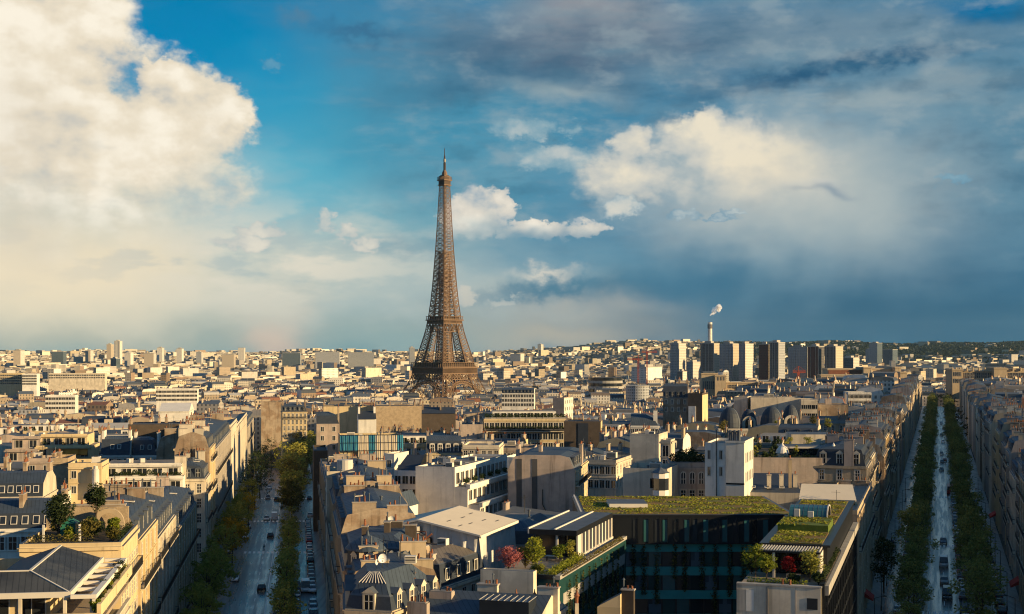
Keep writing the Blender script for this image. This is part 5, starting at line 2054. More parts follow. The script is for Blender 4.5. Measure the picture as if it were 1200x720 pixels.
# ---- shed under white sheeting
def sheeted_shed():
    X, Y, Z = -20.4, 200.0, gz(-10, 200) - .5
    root = thing('sheeted_shed', 'gabled scaffold shed wrapped in white sheeting with cream roof in the middle block', 'shed', (X, Y, Z), PK)
    c, s = cos(PK), sin(PK)
    w, d = 16.4, 17.0
    e, rg = 24.2 - Z, 26.0 - Z
    mb = MB('tarp_white')
    rnd = random.Random(8)
    def wall(p0, p1, n, top):
        """creased sheeting"""
        cols = []
        ex, ey = p1[0] - p0[0], p1[1] - p0[1]
        l = math.hypot(ex, ey)
        ox, oy = ey / l, -ex / l
        for i in range(n + 1):
            t = i / n
            col = []
            zt = top(t)
            for j in range(9):
                q = j / 8
                o = (.28 * sin(i * 2.4 + q * 2.2) + rnd.uniform(-.14, .14)) * (1 if 0 < j < 8 else .25)
                col.append((p0[0] + ex * t + ox * o, p0[1] + ey * t + oy * o, 3 + (zt - 3) * q))
            cols.append(col)
        for a, b_ in zip(cols, cols[1:]):
            for j in range(8):
                mb.quad(a[j], b_[j], b_[j + 1], a[j + 1], 'tarp_white')
    gab = lambda t: (e + (rg - e) * (t / .46) if t < .46 else rg - (rg - e) * ((t - .46) / .54)) - .12
    wall((0, 0), (w, 0), 30, gab)
    wall((w, 0), (w, d), 26, lambda t: e - .1)
    wall((w, d), (0, d), 12, gab)
    wall((0, d), (0, 0), 20, lambda t: e - .1)
    mb.build('sheeting', root)
    mb = MB('tarp_roof', 'pergola_white', 'tar_roof')
    xm = w * .46
    mb.quad((xm, -.6, rg), (w + .5, -.6, e - .08), (w + .5, d + .5, e - .08), (xm, d + .5, rg), 'tarp_roof')
    mb.quad((-.5, -.6, e - .08), (xm, -.6, rg), (xm, d + .5, rg), (-.5, d + .5, e - .08), 'tarp_roof')
    sl_ = (rg - e) / (w - xm)
    for (u, v) in ((3, 3), (3.4, 8), (3.1, 12.5), (5.6, 5), (6.0, 10), (7.4, 12), (5.2, 1.6)):
        z = rg - sl_ * u + .02
        mb.quad((xm + u, v, z), (xm + u + .22, v, z - sl_ * .22), (xm + u + .22, v + 1.8, z - sl_ * .22), (xm + u, v + 1.8, z), 'tar_roof')
    mb.box(w + .3, w + .62, -.6, d + .5, e - .55, e - .12, 'pergola_white', bottom=True)
    mb.beam((xm, -.62, rg - .1), (w + .5, -.62, e - .2), .25, 'pergola_white'); mb.beam((-.5, -.62, e - .2), (xm, -.62, rg - .1), .25, 'pergola_white')
    mb.build('roof', root)
    FOOT.append([(X, Y), (X + w * c, Y + w * s), (X + w * c - d * s, Y + w * s + d * c), (X - d * s, Y + d * c)])
    KEEP.append((440, 593, 602, 672, Y))
    # scaffold loft, rust coloured, against the gable
    root2 = thing('scaffold_loft', 'rusty scaffold platform with pale metal boxes against the sheeted shed gable', 'scaffold', (-17.2, 196.9, 22.3), PK)
    mb = MB('red_tile', 'iron_rail', 'bark')
    mb.box(0, 5.4, 0, 2.6, 0, 1.1, 'bark', bottom=True)
    for i in range(7):
        mb.beam((i * .9, -.1, 0), (i * .9, -.1, 2.2), .1, 'red_tile'); mb.beam((i * .9, 2.6, 0), (i * .9, 2.6, 2.2), .1, 'red_tile')
    for z in (1.15, 1.7, 2.2):
        mb.beam((0, -.1, z), (5.4, -.1, z), .12, 'red_tile')
    mb.beam((4.2, -.2, .2), (6.2, .2, 1.9), .25, 'red_tile')
    mb.build('scaffold', root2)
    for x0, x1, z in ((.3, 2.4, 2.9), (2.5, 3.9, 2.7)):
        mb = MB('concrete', 'pergola_white'); mb.box(x0, x1, .3, 2.0, 1.12, z, 'concrete', 'pergola_white'); mb.build('metal_box', root2)
    link('dish', small_mesh('dish'), root2, (.1, .2, 2.3), .5)


sheeted_shed()

# ---- turreted blue-grey roof on the left avenue's right corner, and the fronts behind it
def turret_house():
    y0 = 185.0
    X = LA(y0, 11.4)
    zb = gz(X, y0) - .5
    P = [(X, y0), (X + 9.5, y0 - 1.5), (X + 11.5, y0 + 15), (LA(y0 + 17, 11.4), y0 + 17)]
    b = Building('blue-grey zinc roofed corner house with a round turret and oval dormers', (X, y0, zb), 0, [(x - X, y - y0) for x, y in P], 20.8 - zb, ['brown_render', 'brown_render', 'brown_render', 'limestone'])
    b.rings([(.15, b.h + .05, 'zinc_plain'), (.9, b.h + 2.8, 'slate'), (1.1, b.h + 2.95, 'zinc_plain'), (3.6, b.h + 4.2, 'zinc')], (0, 1, 2, 3))
    b.dormers(3, 6, 'stone', 1.1, 1.5, .3, out=-.1); b.dormers(0, 2, 'stone', 1.0, 1.5, .3, t0=5.4, out=-.1)
    b.windows(3, 6, 5, 1.0, 2.0, 'french', step=3.3); b.balcony(3, [b.h - 3.2, b.h - 13.2]); b.windows(0, 3, 4, 1.0, 1.9, 'french', t0=4.5)
    mb = MB('slate', 'zinc', 'limestone')
    mb.lathe(3.0, 1.2, [(2.9, b.h - 6), (2.9, b.h - .3)], 22, 'limestone')
    mb.lathe(3.0, 1.2, [(3.1, b.h - .3), (3.1, b.h + .1), (2.75, b.h + .1), (2.65, b.h + 2.6)], 22, 'slate')
    mb.lathe(3.0, 1.2, [(3.0, b.h + 2.6), (2.95, b.h + 2.8), (2.3, b.h + 3.5), (1.2, b.h + 4.1), (.3, b.h + 4.4), (.12, b.h + 5.0), (.0, b.h + 5.2)], 22, 'zinc')
    mb.build('turret', b.root)
    for t in (-2.2, -1.35, -.5):
        x, y = 3.0 + 2.72 * cos(t), 1.2 + 2.72 * sin(t)
        link('dormer', dormer_mesh('stone', 1.0, 1.5, .7), b.root, (x, y, b.h + .35), t + pi / 2)
    for (cx, cy, L, H) in ((2.2, 5.0, 1.6, 5.2), (5.2, 5.4, 1.6, 5.6), (7.6, 7.0, 1.6, 5.0), (4.4, 11.0, 2.4, 5.0)):
        b.chimney(cx, cy, L, H, 'dark_brick', .8, None, rz=-pi / 2 * (cy > 6), seed=int(cx))
    b.keep(383, 598, 442, 660)


turret_house()
IR = 'right-hand fronts of the left avenue'
def IAR(y0, y1, top, label, **kw):
    return street_building(label, LA, 11.4, -1, y0, y1, top, kw.pop('depth', 12), group=IR, **{**kw, 'chim': 2})


b = IAR(174, 184, 19.5, 'narrow shaded front between the corner house and the turret house', wall='brown_render', dorm=2, bal=(1,))
b = IAR(204, 235, 23.0, 'shaded front just beyond the turret house on the left avenue', wall='limestone', end='brown_render', chim=4)
b = IAR(236, 268, 24.0, 'shaded front with tall brown end wall, second beyond the turret house', wall='limestone', end='brown_render', chim=4)
b = IAR(269, 305, 22.5, 'shaded front third beyond the turret house on the left avenue', wall='grey_stone', end='brown_render', chim=4)
b = IAR(306, 345, 21.0, 'shaded front fourth beyond the turret house on the left avenue', wall='limestone', roof='flat', chim=2)
b = IAR(346, 388, 19.0, 'shaded front fifth beyond the turret house with plants on its roof', wall='limestone', roof='flat', chim=2)
b = hero('tall blank dark end wall rising on the right side of the left avenue', 367.5, 531, 384, 0, 24, PI_, 'dark_brick', D=402, keep=600, cornice=False)
b.flat('tar_roof')
b = hero('brown party wall building with stacked red pots above the turret house', 398, 573, 440, 0, 10, PI_, 'brown_render', D=236, keep=606, cornice=False)
b.flat('tar_roof', .2); random_chimneys(b, 4)
b = hero('cream house end with white tank on its roof left of the gridded white block', 383, 557, 412, 0, 10, PI_, 'pale_render', D=262, keep=575)
b.flat(); mb = MB('white_render'); mb.lathe(0, 0, [(1.5, 0), (1.5, 2.6), (.02, 2.7)], 16, 'white_render'); mb.build('water_tank', b.root, (b.w * .75, 2.5, b.top)); random_chimneys(b, 2)
b = hero('tan end wall between the white tank and the gridded white block', 412, 556, 448, 0, 10, PI_, 'limestone', D=285, keep=575); b.flat('tar_roof'); random_chimneys(b, 3)

# ---- white modern block, gridded windows at left and terraces down its right flank
def white_modern():
    b = hero('white modern block with ribbon windows at left and stepped terraces down its right side', 487, 549, 533, 27.0, 34, PK, 'white_render', keep=602, cornice=False)
    b.flat('gravel_roof', .4)
    x0, y0 = b.w, 0
    for i, (out, dz) in enumerate(((2.6, 3.4), (5.0, 6.8), (7.2, 10.2))):
        mb = MB('white_render', 'gravel_roof')
        mb.box(b.w - .01 + (0 if i == 0 else (2.6, 5.0)[i - 1]), b.w + out, 0.3 * i + .01, 33.8, 0, b.h - dz, 'white_render', 'gravel_roof')
        mb.box(b.w + out - .25, b.w + out + .5, .3 * i, 33.8, b.h - dz - .35, b.h - dz + .5, 'white_render', bottom=True)
        mb.build('terrace', b.root)
        for k in range(12):
            link('window', window_mesh(1.7, 1.9, 'strip'), b.root, (b.w + out + .005, 1.6 + k * 2.75, b.h - dz - 2.6), pi / 2)
    for k in range(12):
        link('window', window_mesh(1.7, 2.1, 'strip'), b.root, (b.w + .005, 1.6 + k * 2.75, b.h - 2.9), pi / 2)
    for k in range(6):
        link('planted_box', planted_box(), b.root, (b.w + 1.4, 3 + k * 5, b.h - 3.35), pi / 2, (1.2, 1.2, 1.2))
    clutter(b, 8)
    c = hero('white bay with three rows of blue ribbon windows beside the stepped terraces', 462, 553, 488, 0, 14, PK, 'white_render', D=276, keep=600, cornice=False)
    c.flat('gravel_roof', .3)
    for f in range(4):
        for k in range(3):
            x, y = c.on(0, c.w * (k + .5) / 3, .005); link('window', window_mesh(1.15, 1.5, 'strip'), c.root, (x, y, c.h - 2.3 - f * 2.6))
    mb = MB('slate'); mb.quad((0, 1.0, c.h + .3), (c.w, 1.0, c.h + .3), (c.w - .5, 6, c.h + 3), (.5, 6, c.h + 3), 'slate'); mb.build('roof_slope', c.root)
    e = hero('white stair tower at the left end of the ribbon-windowed bay', 450, 534, 462, 0, 8, PK, 'white_render', D=281, keep=590, cornice=False); e.flat('gravel_roof', .4)
    e.windows(0, 1, 4, .8, 1.4, 'plain'); clutter(e, 1, kinds=('vent',))


white_modern()
b = hero('small white gabled dormer house below the ribbon-windowed bay', 463, 590, 478, 0, 5, PK, 'white_render', D=245, keep=603, cornice=False, name='roof_pavilion', cat='roof pavilion')
b.gable('zinc', 2.0, 'y'); b.windows(0, 1, 1, 1.0, 1.4, 'plain')
b = hero('white rendered wall building behind the tall tan gable', 588, 539.5, 632, 0, 12, PK, 'white_render', D=312, keep=555, cornice=False); b.flat(); clutter(b, 3)

# ---- tall blank gable with zinc mansard running back on its right
b = hero('tall blank tan gable stained by two dark flues with zinc mansard at its right', 595, 549.5, 674, 26.3, 24, radians(-9), ['rose_render', 'cream_render', 'brown_render', 'rose_render'], keep=606, cornice=(1,))
b.mansard((1, 3), low='zinc_plain', top='zinc', rise=2.4, inset=1.3, rise2=.4, inset2=3.0)
b.dormers(1, 7, 'dark', 1.2, 1.6, .5)
b.windows(1, 7, 3, 1.0, 2.0, 'french'); b.balcony(1, [b.h - 3.3])
for t in (.17, .40):
    mb = MB('tar_roof'); mb.box(b.w * t - .55, b.w * t + .55, -.06, -.003, b.h - 9.5, b.h + 2.0, 'tar_roof'); mb.build('flue_stain', b.root)
mb = MB('black_metal'); mb.beam((b.w * .52, -.12, b.h - 4), (b.w * .52, -.12, b.h - 7), .14, 'black_metal'); mb.beam((b.w * .52, -.12, b.h - 7), (b.w * .62, -.12, b.h - 9.5), .14, 'black_metal'); mb.build('drain_pipe', b.root)
random_chimneys(b, 3, 'rose_render')
b = hero('small white house with dark metal roof in front of the tan gable', 600, 617, 634, 0, 8, PK, 'white_render', D=224, keep=630, cornice=False); b.gable('slate', 1.4, 'y'); b.small('vent', 2, 3); b.windows(0, 2, 1, .9, 1.3, 'plain')
b = hero('low grey zinc-roofed house behind the pink blossom tree', 597, 638, 628, 0, 10, PK, 'grey_stone', D=214, keep=645); b.mansard((0, 1, 2), low='slate', top='zinc', rise=2.0, inset=.8, rise2=1.2, inset2=3); b.dormers(1, 3, 'dark')

def sedum(mb, name, parent, areas, n):
    r = random.Random(12)
    lv = []
    tot = sum((a[1] - a[0]) * (a[3] - a[2]) for a in areas)
    for x0, x1, y0, y1, z in areas:
        for _ in range(int(n * (x1 - x0) * (y1 - y0) / tot)):
            x, y = r.uniform(x0, x1), r.uniform(y0, y1)
            k = sin(x * .7 + 1.3 * sin(y * .5)) + sin(y * .9 + x * .3) + r.uniform(-.9, .9)
            if k < -.55: continue
            leaf_faces(mb, x, y, z, .1, .1, .05, 1, .22, 'leaf_olive' if k < .1 else ('leaf_fresh' if k < 1.3 else 'leaf_street'), r, lv)
    link(name, leaf_mesh(mb, lv, name), parent)


# ---- glass courtyard building: three wings with planted roofs
def courtyard_building():
    zb = -1.0
    # back wing
    X0, Y0 = 10.6, 217.0
    root = thing('courtyard_building', 'dark glass and teal courtyard building with planted flat roofs, terraces and hanging creepers', 'building', (X0, Y0, zb))
    W_, dp = 33.5, 27.0
    T = 24.0 - zb
    mb = MB('black_metal', 'teal_shade_lift', 'glass_teal')
    mb.box(0, W_, 0, dp, T - 4.3, T, 'black_metal', bottom=True)
    mb.box(.3, W_, 1.2, dp, 0, T - 4.3, 'glass_dark')
    mb.build('wall', root)
    for i in range(16):      # tall window strips of the black top storey
        x = 8.2 + i * 1.55 + (i % 3) * .15
        if x > W_ - 3: break
        mb = MB('glass_dark', 'glass_teal', 'tower_grey')
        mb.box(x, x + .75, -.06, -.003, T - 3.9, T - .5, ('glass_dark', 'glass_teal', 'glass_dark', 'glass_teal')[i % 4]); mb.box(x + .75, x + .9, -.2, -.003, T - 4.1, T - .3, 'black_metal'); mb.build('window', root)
    for k in range(5):       # teal storey bands
        z = T - 5.6 - k * 3.7
        mb = MB('teal_shade_lift'); mb.box(.3, W_, .95, 1.2 - .003, z, z + 1.35, 'teal_shade_lift', bottom=True); mb.build('spandrel', root)
        for i in range(13):
            x = 4 + i * 2.2
            mb = MB('black_metal', 'glass_dark'); mb.box(x, x + .14, 1.02, 1.19, z - 2.35, z, 'black_metal'); mb.build('mullion', root)
            mb = MB('glass_dark'); mb.box(x + .2, x + 2.1, 1.14, 1.19, z - 2.3, z - .05, ('glass_dark', 'glass_teal', 'tower_blue', 'glass_dark', 'teal_sun_dim')[(i * 7 + k * 3) % 5]); mb.build('window', root)
    mb = MB('sedum', 'zinc_plain', 'gravel_roof')
    mb.box(-.15, W_ + .1, -.15, dp, T + .003, T + .35, 'black_metal', 'zinc_plain')
    mb.box(.9, W_ - .5, .35, dp - .6, T + .1, T + .40, 'sedum')
    sedum(mb, 'planted_roof', root, ((1, W_ - .6, .5, dp - .8, T + .42),), 7000)
    mb = MB('concrete', 'zinc_plain', 'pergola_white')
    mb.box(5.2, 11.4, 9, 16, T + .4, T + 1.0, 'pergola_white', 'zinc_plain'); mb.build('roof_hatch', root)
    mb = MB('pergola_white'); mb.beam((.2, .1, T + .6), (.2, dp - 1, T + .6), .25, 'pergola_white'); mb.build('parapet_rail', root)
    # left wing
    lw = link('left_wing', None, root, (6.0 - X0, 178.0 - Y0, 0), PK)
    f = 20.6 - zb
    mb = MB('teal_shade_lift', 'glass_dark', 'pale_render', 'black_metal')
    mb.box(-9.6, 0, 0, 40, 0, f, 'teal_sun_dim', 'wood_deck')
    mb.box(-9.8, -.9, -.05, -.003, 0, f - 1.2, 'rose_render')
    for k in range(5):
        z = f - 3.2 - k * 3.6
        mb.box(.003, .05, 2, 39, z - .4, z + 1.1, 'concrete' if k == 0 else 'teal_sun_dim', bottom=True)
        for i in range(14):
            y = 2.5 + i * 2.6
            mb.box(.003, .06, y, y + 1.9, z - 2.4, z - .5, 'glass_dark', bottom=True)
    mb.box(-.5, .15, 0, 40, f, f + .5, 'concrete')
    mb.box(-9.6, -.5, -.1, .35, f, f + .55, 'black_metal')
    mb.build('wall', lw)
    # pavilion on the left wing
    pv = 3.4
    mb = MB('black_metal', 'zinc_plain', 'pergola_white', 'glass_dark')
    mb.box(-8.8, -1.9, 16.5, 39, f + pv, f + pv + .75, 'black_metal', 'zinc_plain', bottom=True)
    mb.box(-9.0, -8.8, 16.5, 39, f + pv + .1, f + pv + .95, 'pergola_white', bottom=True)
    mb.box(-5.2, -4.95, 16.6, 39, f + pv + .753, f + pv + .9, 'pergola_white')
    mb.build('pavilion_roof', lw)
    mb = MB('glass_dark', 'pergola_white')
    mb.box(-8.7, -2.1, 19.5, 38.9, f, f + pv, 'glass_dark')
    for i in range(11):
        y = 17.0 + i * 2.1
        mb.box(-2.1, -1.85, y, y + (1.8 if i == 0 else .55), f, f + pv, 'pergola_white')
    mb.box(-5.0, -4.7, 16.8, 17.1, f, f + pv, 'pergola_white')
    mb.box(-2.2, -1.8, 16.55, 39, f, f + .5, 'pergola_white')
    mb.build('pavilion_wall', lw)
    mb = MB('window_paint', 'iron_rail'); mb.box(-5.9, -4.3, 14.6, 15.5, f + .68, f + .76, 'window_paint', bottom=True)
    for x in (-5.8, -4.45):
        for y in (14.7, 15.35): mb.box(x, x + .08, y, y + .08, f, f + .68, 'iron_rail')
    mb.build('table', lw)
    # right wing on the avenue
    rw = link('right_wing', None, root, (42.0 - X0, 183.0 - Y0, 0), PK)
    T2 = 24.0 - zb
    mb = MB('black_metal', 'glass_dark', 'limestone', 'concrete')
    mb.box(-9.3, -.6, 0, 57, 0, T2, 'black_metal')
    mb.box(-.6, 0, -10, 57, 0, T2 - 4.6, 'glass_dark')
    for i in range(19):
        y = -9.8 + i * 3.55
        mb.box(.003, .22, y, y + .4, 0, T2 - 4.3, 'black_metal')
    for k in range(6):
        mb.box(.003, .18, -10, 57, 3.0 + k * 3.2, 3.5 + k * 3.2, 'black_metal', bottom=True)
    mb.box(-.5, .35, -10, 57, T2 - 4.6, T2 - 3.4, 'concrete', bottom=True)
    mb.build('wall', rw)
    mb = MB('sedum', 'black_metal', 'zinc_plain', 'turf')
    mb.box(-9.4, -.2, -.2, 57, T2, T2 + .3, 'black_metal')
    mb.box(-8.2, -1.3, .3, 12.5, T2 + .1, T2 + .42, 'sedum')
    mb.box(-8.4, -1.4, 12.5, 22, T2 + .1, T2 + 1.3, 'turf')
    mb.box(-8.8, -1.2, 22, 55, T2 + .1, T2 + .42, 'sedum')
    sedum(mb, 'planted_roof', rw, ((-8.2, -1.4, .4, 12.4, T2 + .44), (-8.4, -1.5, 12.4, 22, T2 + 1.32), (-8.7, -1.3, 22, 54, T2 + .44)), 5200)
    mb = MB('glass_teal', 'pergola_white', 'zinc_plain')   # barrel skylight
    n = 9
    for i in range(n):
        a0, a1 = pi * i / n, pi * (i + 1) / n
        P = lambda a, x: (x, 29.5 - 3.4 * cos(a), T2 + .45 + 1.9 * sin(a))
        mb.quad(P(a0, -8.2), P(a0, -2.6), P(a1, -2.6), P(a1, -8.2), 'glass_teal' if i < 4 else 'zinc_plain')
        for x in np.linspace(-8.2, -2.6, 9):
            mb.beam(P(a0, x), P(a1, x), .05, 'zinc_plain')
        mb.beam(P(a0, -2.55), P(a1, -2.55), .18, 'pergola_white')
    mb.build('barrel_skylight', rw)
    for x, y in ((-4.6, 21.8), (-6.8, 24.2)):
        mb = MB('pergola_white'); mb.box(x - .4, x + .4, y - .3, y + .3, T2 + .4, T2 + 2.2, 'pergola_white'); mb.build('vent_box', rw)
    # garden terrace of the right wing, one storey down
    g = 20.4 - zb
    mb = MB('concrete', 'pale_render', 'wood_deck')
    mb.box(-10.6, -.62, -11, -.01, 0, g, 'pale_render', 'wood_deck')
    mb.box(-10.9, -.5, -11.4, -11.003, 0, g + .1, 'pale_render')
    mb.box(-10.9, -.4, -11.5, -10.6, g + .1, g + .3, 'concrete', bottom=True)
    mb.box(-.7, -.1, -11, 20, T2 - 4.6, T2 - 3.0, 'black_metal')
    for i in range(2):
        mb.box(-10.8 + i * 1.1, -9.85 + i * 1.1, -11.46, -11.404, g - 3.2, g - .5, 'white_render' if i % 2 else 'concrete', bottom=True)
    for x in (-7.0, -3.6):
        mb.box(x, x + .05, -11.43, -11.404, 0, g, 'rose_render')
    mb.box(-7.15, -7.0, -11.56, -11.404, 0, g, 'zinc_plain'); mb.box(-2.2, -.9, -11.45, -11.404, g - 2.6, g - 1.2, 'glass_dark', bottom=True)
    mb.build('garden_terrace', rw)
    mb = MB('pergola_white', 'black_metal', 'glass_dark')
    mb.box(-9.0, -1.1, -4.6, -.02, g + 3.3, g + 3.55, 'black_metal', bottom=True)
    for i in range(22):
        x = -8.9 + i * .36
        mb.box(x, x + .14, -4.6, -.05, g + 3.553, g + 3.7, 'pergola_white')
    for x in (-7.2, -1.5):
        mb.box(x, x + .3, -4.5, -4.2, g, g + 3.3, 'pergola_white')
    mb.box(-1.4, -1.1, -4.4, -.02, g, g + 3.3, 'pergola_white')
    mb.box(-8.9, -1.5, -.4, -.03, g, g + 3.3, 'glass_dark')
    mb.build('garden_canopy', rw)
    mb = MB('wood_deck'); mb.box(-5.2, -3.4, -7.6, -6.8, g + .35, g + .6, 'wood_deck'); mb.box(-5.2, -3.4, -6.8, -6.6, g + .35, g + 1.0, 'wood_deck'); mb.build('bench', rw)
    for x in (-5.2, -4.3):
        mb = MB('terracotta'); mb.lathe(x, -11.0, [(.16, g + .3), (.13, g + .9), (.18, g + .95)], 8, 'terracotta'); mb.build('chimney_pot', rw)
    FOOT.append([(X0, Y0), (X0 + W_, Y0), (X0 + W_, Y0 + dp), (X0, Y0 + dp)])
    FOOT.append([(-4, 178), (6, 175), (20, 220), (8, 222)])
    FOOT.append([(28, 172), (39, 168), (62, 240), (52, 243)])
    FOOT.append([(0, 170), (60, 170), (60, 240), (10, 240)])
    KEEP.append((595, 580, 1000, 720, 225))
    return root, lw, rw, X0, Y0


CY = courtyard_building()

# front row, bottom edge: zinc roofs and cream walls below the garden wing
b = hero('cream rendered wall block directly below the pink blossom terrace', 563, 670, 625, 0, 1.5, PK, 'pale_render', D=176.6, keep=692, cornice=False); b.flat('gravel_roof', .3)
b = Building('blue-grey ribbed zinc roof with glazed box at the bottom edge of the middle block', (-12.0, 164.0, gz(0, 165) - .5), PK, rect(15.5, 13), 19.0 - gz(0, 165), ['pale_render', 'pale_render', 'brown_render', 'limestone'])
b.gable('zinc', 2.3, 'x', .2)
for x in (6.0, 13.6):
    b.chimney(x, 7.5, 2.6, 3.2, 'pale_render', .9, 6, rz=-pi / 2)
mb = MB('glass_dark', 'window_paint', 'zinc_plain'); mb.box(8.2, 14.2, 1.2, 4.4, b.h + .2, b.h + 2.3, 'glass_dark', 'zinc_plain')
for i in range(9):
    x = 8.2 + i * .75; mb.beam((x, 1.15, b.h + 2.33), (x, 4.4, b.h + 2.45), .06, 'concrete')
mb.build('glazed_box', b.root); b.keep(500, 685, 632, 720)
b = hero('small cream gable wall with red pots poking up before the dark courtyard', 700, 711, 727, 19.2, 4, PK, 'cream_render', keep=720, cornice=False)
b.shed('tar_roof', 1.6, 3); b.chimney(2.8, 1.0, 1.6, 2.2, 'bark', .8, 3, rz=-pi / 2)
for px, lab in ((605, 'slim cream flue with red cowl at the bottom edge, left of the teal wall'), (676, 'slim white flue with red cowl before the dark courtyard wall'), (626.5, 'slim dark flue with red cowl beside the glazed roof box')):
    X, Y, Z = at(px, 708, 19.5)
    r_ = thing('flue', lab, 'flue', (X, Y, 10))
    mb = MB('pale_render'); mb.box(-.22, .22, -.22, .22, 0, 9.6, 'pale_render'); mb.build('shaft', r_)
    mb = MB('terracotta'); mb.lathe(0, 0, [(.16, 9.6), (.2, 10.3), (.34, 10.5), (.1, 10.9), (.04, 11.3)], 9, 'terracotta'); mb.build('cowl', r_)

# ---- houses right behind the planted roof
b = hero('cream house with a glazed bay and roof hedge just behind the planted roof', 730, 554, 782, 0, 12, PK, 'pale_render', D=262, keep=584, cornice=False)
b.flat('gravel_roof', .9); b.windows(0, 3, 1, 1.2, 1.8, 'plain', t0=b.w * .62); clutter(b, 2)
mb = MB('white_render', 'glass_dark', 'zinc_plain'); mb.lathe(0, 0, [(1.5, 0), (1.5, 4.2)], 8, 'white_render'); mb.lathe(0, 0, [(1.53, 1.0), (1.53, 3.2)], 8, 'glass_dark'); mb.lathe(0, 0, [(1.8, 4.2), (.05, 5.2)], 8, 'zinc_plain'); mb.build('bay', b.root, (b.w - 1.2, -.3, b.h - 4.0))
b = hero('rose-grey house with arched windows between the cream house and the white tower house', 785, 547, 827, 0, 14, radians(-4), 'rose_render', D=270, keep=592)
b.flat('soil', .8); b.windows(0, 4, 1, .95, 2.4, 'arch', top=1.0); b.windows(0, 4, 3, 1.1, 2.0, 'french', top=4.6)
for t in range(6): link('planted_box', planted_box(), b.root, (1 + t * 1.1, 1.0, b.h + .1), 0, (1.3, 1.3, 1.8))
def white_tower_house():
    b = hero('tall white tower house with blank front, iron flues and sunlit right side', 826, 522, 851, 0, 15, PK, ['white_render', 'cream_render', 'white_render', 'white_render'], D=262, keep=594, cornice=False)
    b.flat('gravel_roof', .5)
    mb = MB('white_render', 'zinc_plain', 'cream_render'); mb.box(b.w, b.w + 3.4, -.4, 13, 0, b.h + .6, 'white_render', 'zinc_plain'); mb.box(b.w - .12, b.w + 3.55, -.52, 13, b.h + .6, b.h + .95, 'white_render', 'zinc_plain', bottom=True); mb.build('stair_tower', b.root)
    mb = MB('zinc_plain', 'black_metal')
    for x in (b.w + .6, b.w + 1.4, b.w + 2.2): mb.lathe(x, 1.2, [(.32, b.h + .9), (.32, b.h + 2.4), (.42, b.h + 2.4), (.42, b.h + 2.7), (.05, b.h + 2.9)], 10, 'zinc_plain')
    mb.build('flue', b.root)
    mb = MB('black_metal'); mb.beam((b.w * .55, -.12, 2), (b.w * .55, -.12, b.h + 3), .12, 'black_metal'); mb.box(b.w, b.w + 3.45, -.46, -.403, b.h - 7.2, b.h - 6.9, 'black_metal'); mb.build('downpipe', b.root)
    b.windows(0, 1, 2, .5, 1.6, 'plain', t0=0, t1=1.6); b.windows(0, 1, 2, .5, 1.6, 'plain', t0=b.w - 1.8, t1=b.w - .2)
    for k in range(5):
        link('window', window_mesh(.9, 1.7, 'plain'), b.root, (b.w + 3.405, 2 + k * 2.3, b.h - 3.2), pi / 2)
        link('window', window_mesh(.9, 1.7, 'plain'), b.root, (b.w + 3.405, 2 + k * 2.3, b.h - 6.8), pi / 2)
white_tower_house()
b = hero('octagonal cream roof lantern beside the roof hedge left of the white tower house', 774, 517, 786, 0, 5, PK, 'pale_render', D=300, keep=550, name='roof_pavilion', cat='roof pavilion'); b.flat('gravel_roof', .3); b.windows(0, 1, 2, 1.2, 2.6, 'plain')
b = hero('cream wall block left of the octagonal lantern', 738, 511, 772, 0, 12, PK, 'pale_render', D=352, keep=528, cornice=False); b.flat('gravel_roof', .6); clutter(b, 5)
b = hero('flat-roofed cream building with cluttered roof and small windows left of the cream wall block', 676, 541, 722, 0, 16, PK, 'pale_render', D=312, keep=556); b.flat('gravel_roof', .5); clutter(b, 9); b.windows(0, 7, 2, .9, 1.7, 'plain'); b.windows(1, 5, 2, 1.0, 1.8, 'french')

# ---- wall and roof garden block beside the right avenue
b = hero('wide stained tan wall carrying a roof garden behind the planted courtyard roofs', 872, 539, 1000, 0, 46, PK * .25, 'rose_render', D=296, keep=572, cornice=False)
b.flat('soil', .5); ROOFGARDEN = b
for x, y in ((8.4, 3.2), (19.2, 3.0)):
    mb = MB('white_roof', 'pale_render'); mb.box(x - 1.1, x + 1.1, y - 1.1, y + 1.1, b.top, b.top + 1.2, 'pale_render')
    mb.lathe(x, y, [(1.45, b.top + 1.2), (1.25, b.top + 1.9), (.8, b.top + 2.5), (.3, b.top + 2.9), (.12, b.top + 3.3), (0, b.top + 3.5)], 16, 'white_roof'); mb.build('garden_kiosk', b.root)
mb = MB('zinc_plain', 'glass_dark', 'pergola_white'); mb.box(9.5, 23.5, 12, 20, b.top, b.top + 1.6, 'glass_dark'); mb.box(9.2, 23.8, 11.6, 20.4, b.top + 1.6, b.top + 2.0, 'pergola_white', 'zinc_plain', bottom=True); mb.build('glass_canopy', b.root)
mb = MB('zinc_plain', 'pergola_white', 'glass_dark'); mb.box(14, 23.8, 33, 44, b.top, b.top + 3.4, 'pale_render', 'zinc_plain'); mb.build('roof_hall', b.root)
b = hero('dark slate low roof with skylights and pale flues at the foot of the tan wall', 868, 577, 938, 0, 20, PK * .5, 'grey_stone', D=268, keep=590, cornice=False)
b.shed('slate', 2.0, 0)
for i, x in enumerate((5.5, 7.9, 10.6)): b.chimney(x, 3.5 + i, 1.0, 3.2, 'pale_render', .8, 1)
b.skylights(0, 3, 1, b.w - 2, 3, b.h + .75, radians(8)); b.chimney(9.6, 5, .8, 6.0, 'limestone', .6, 1)
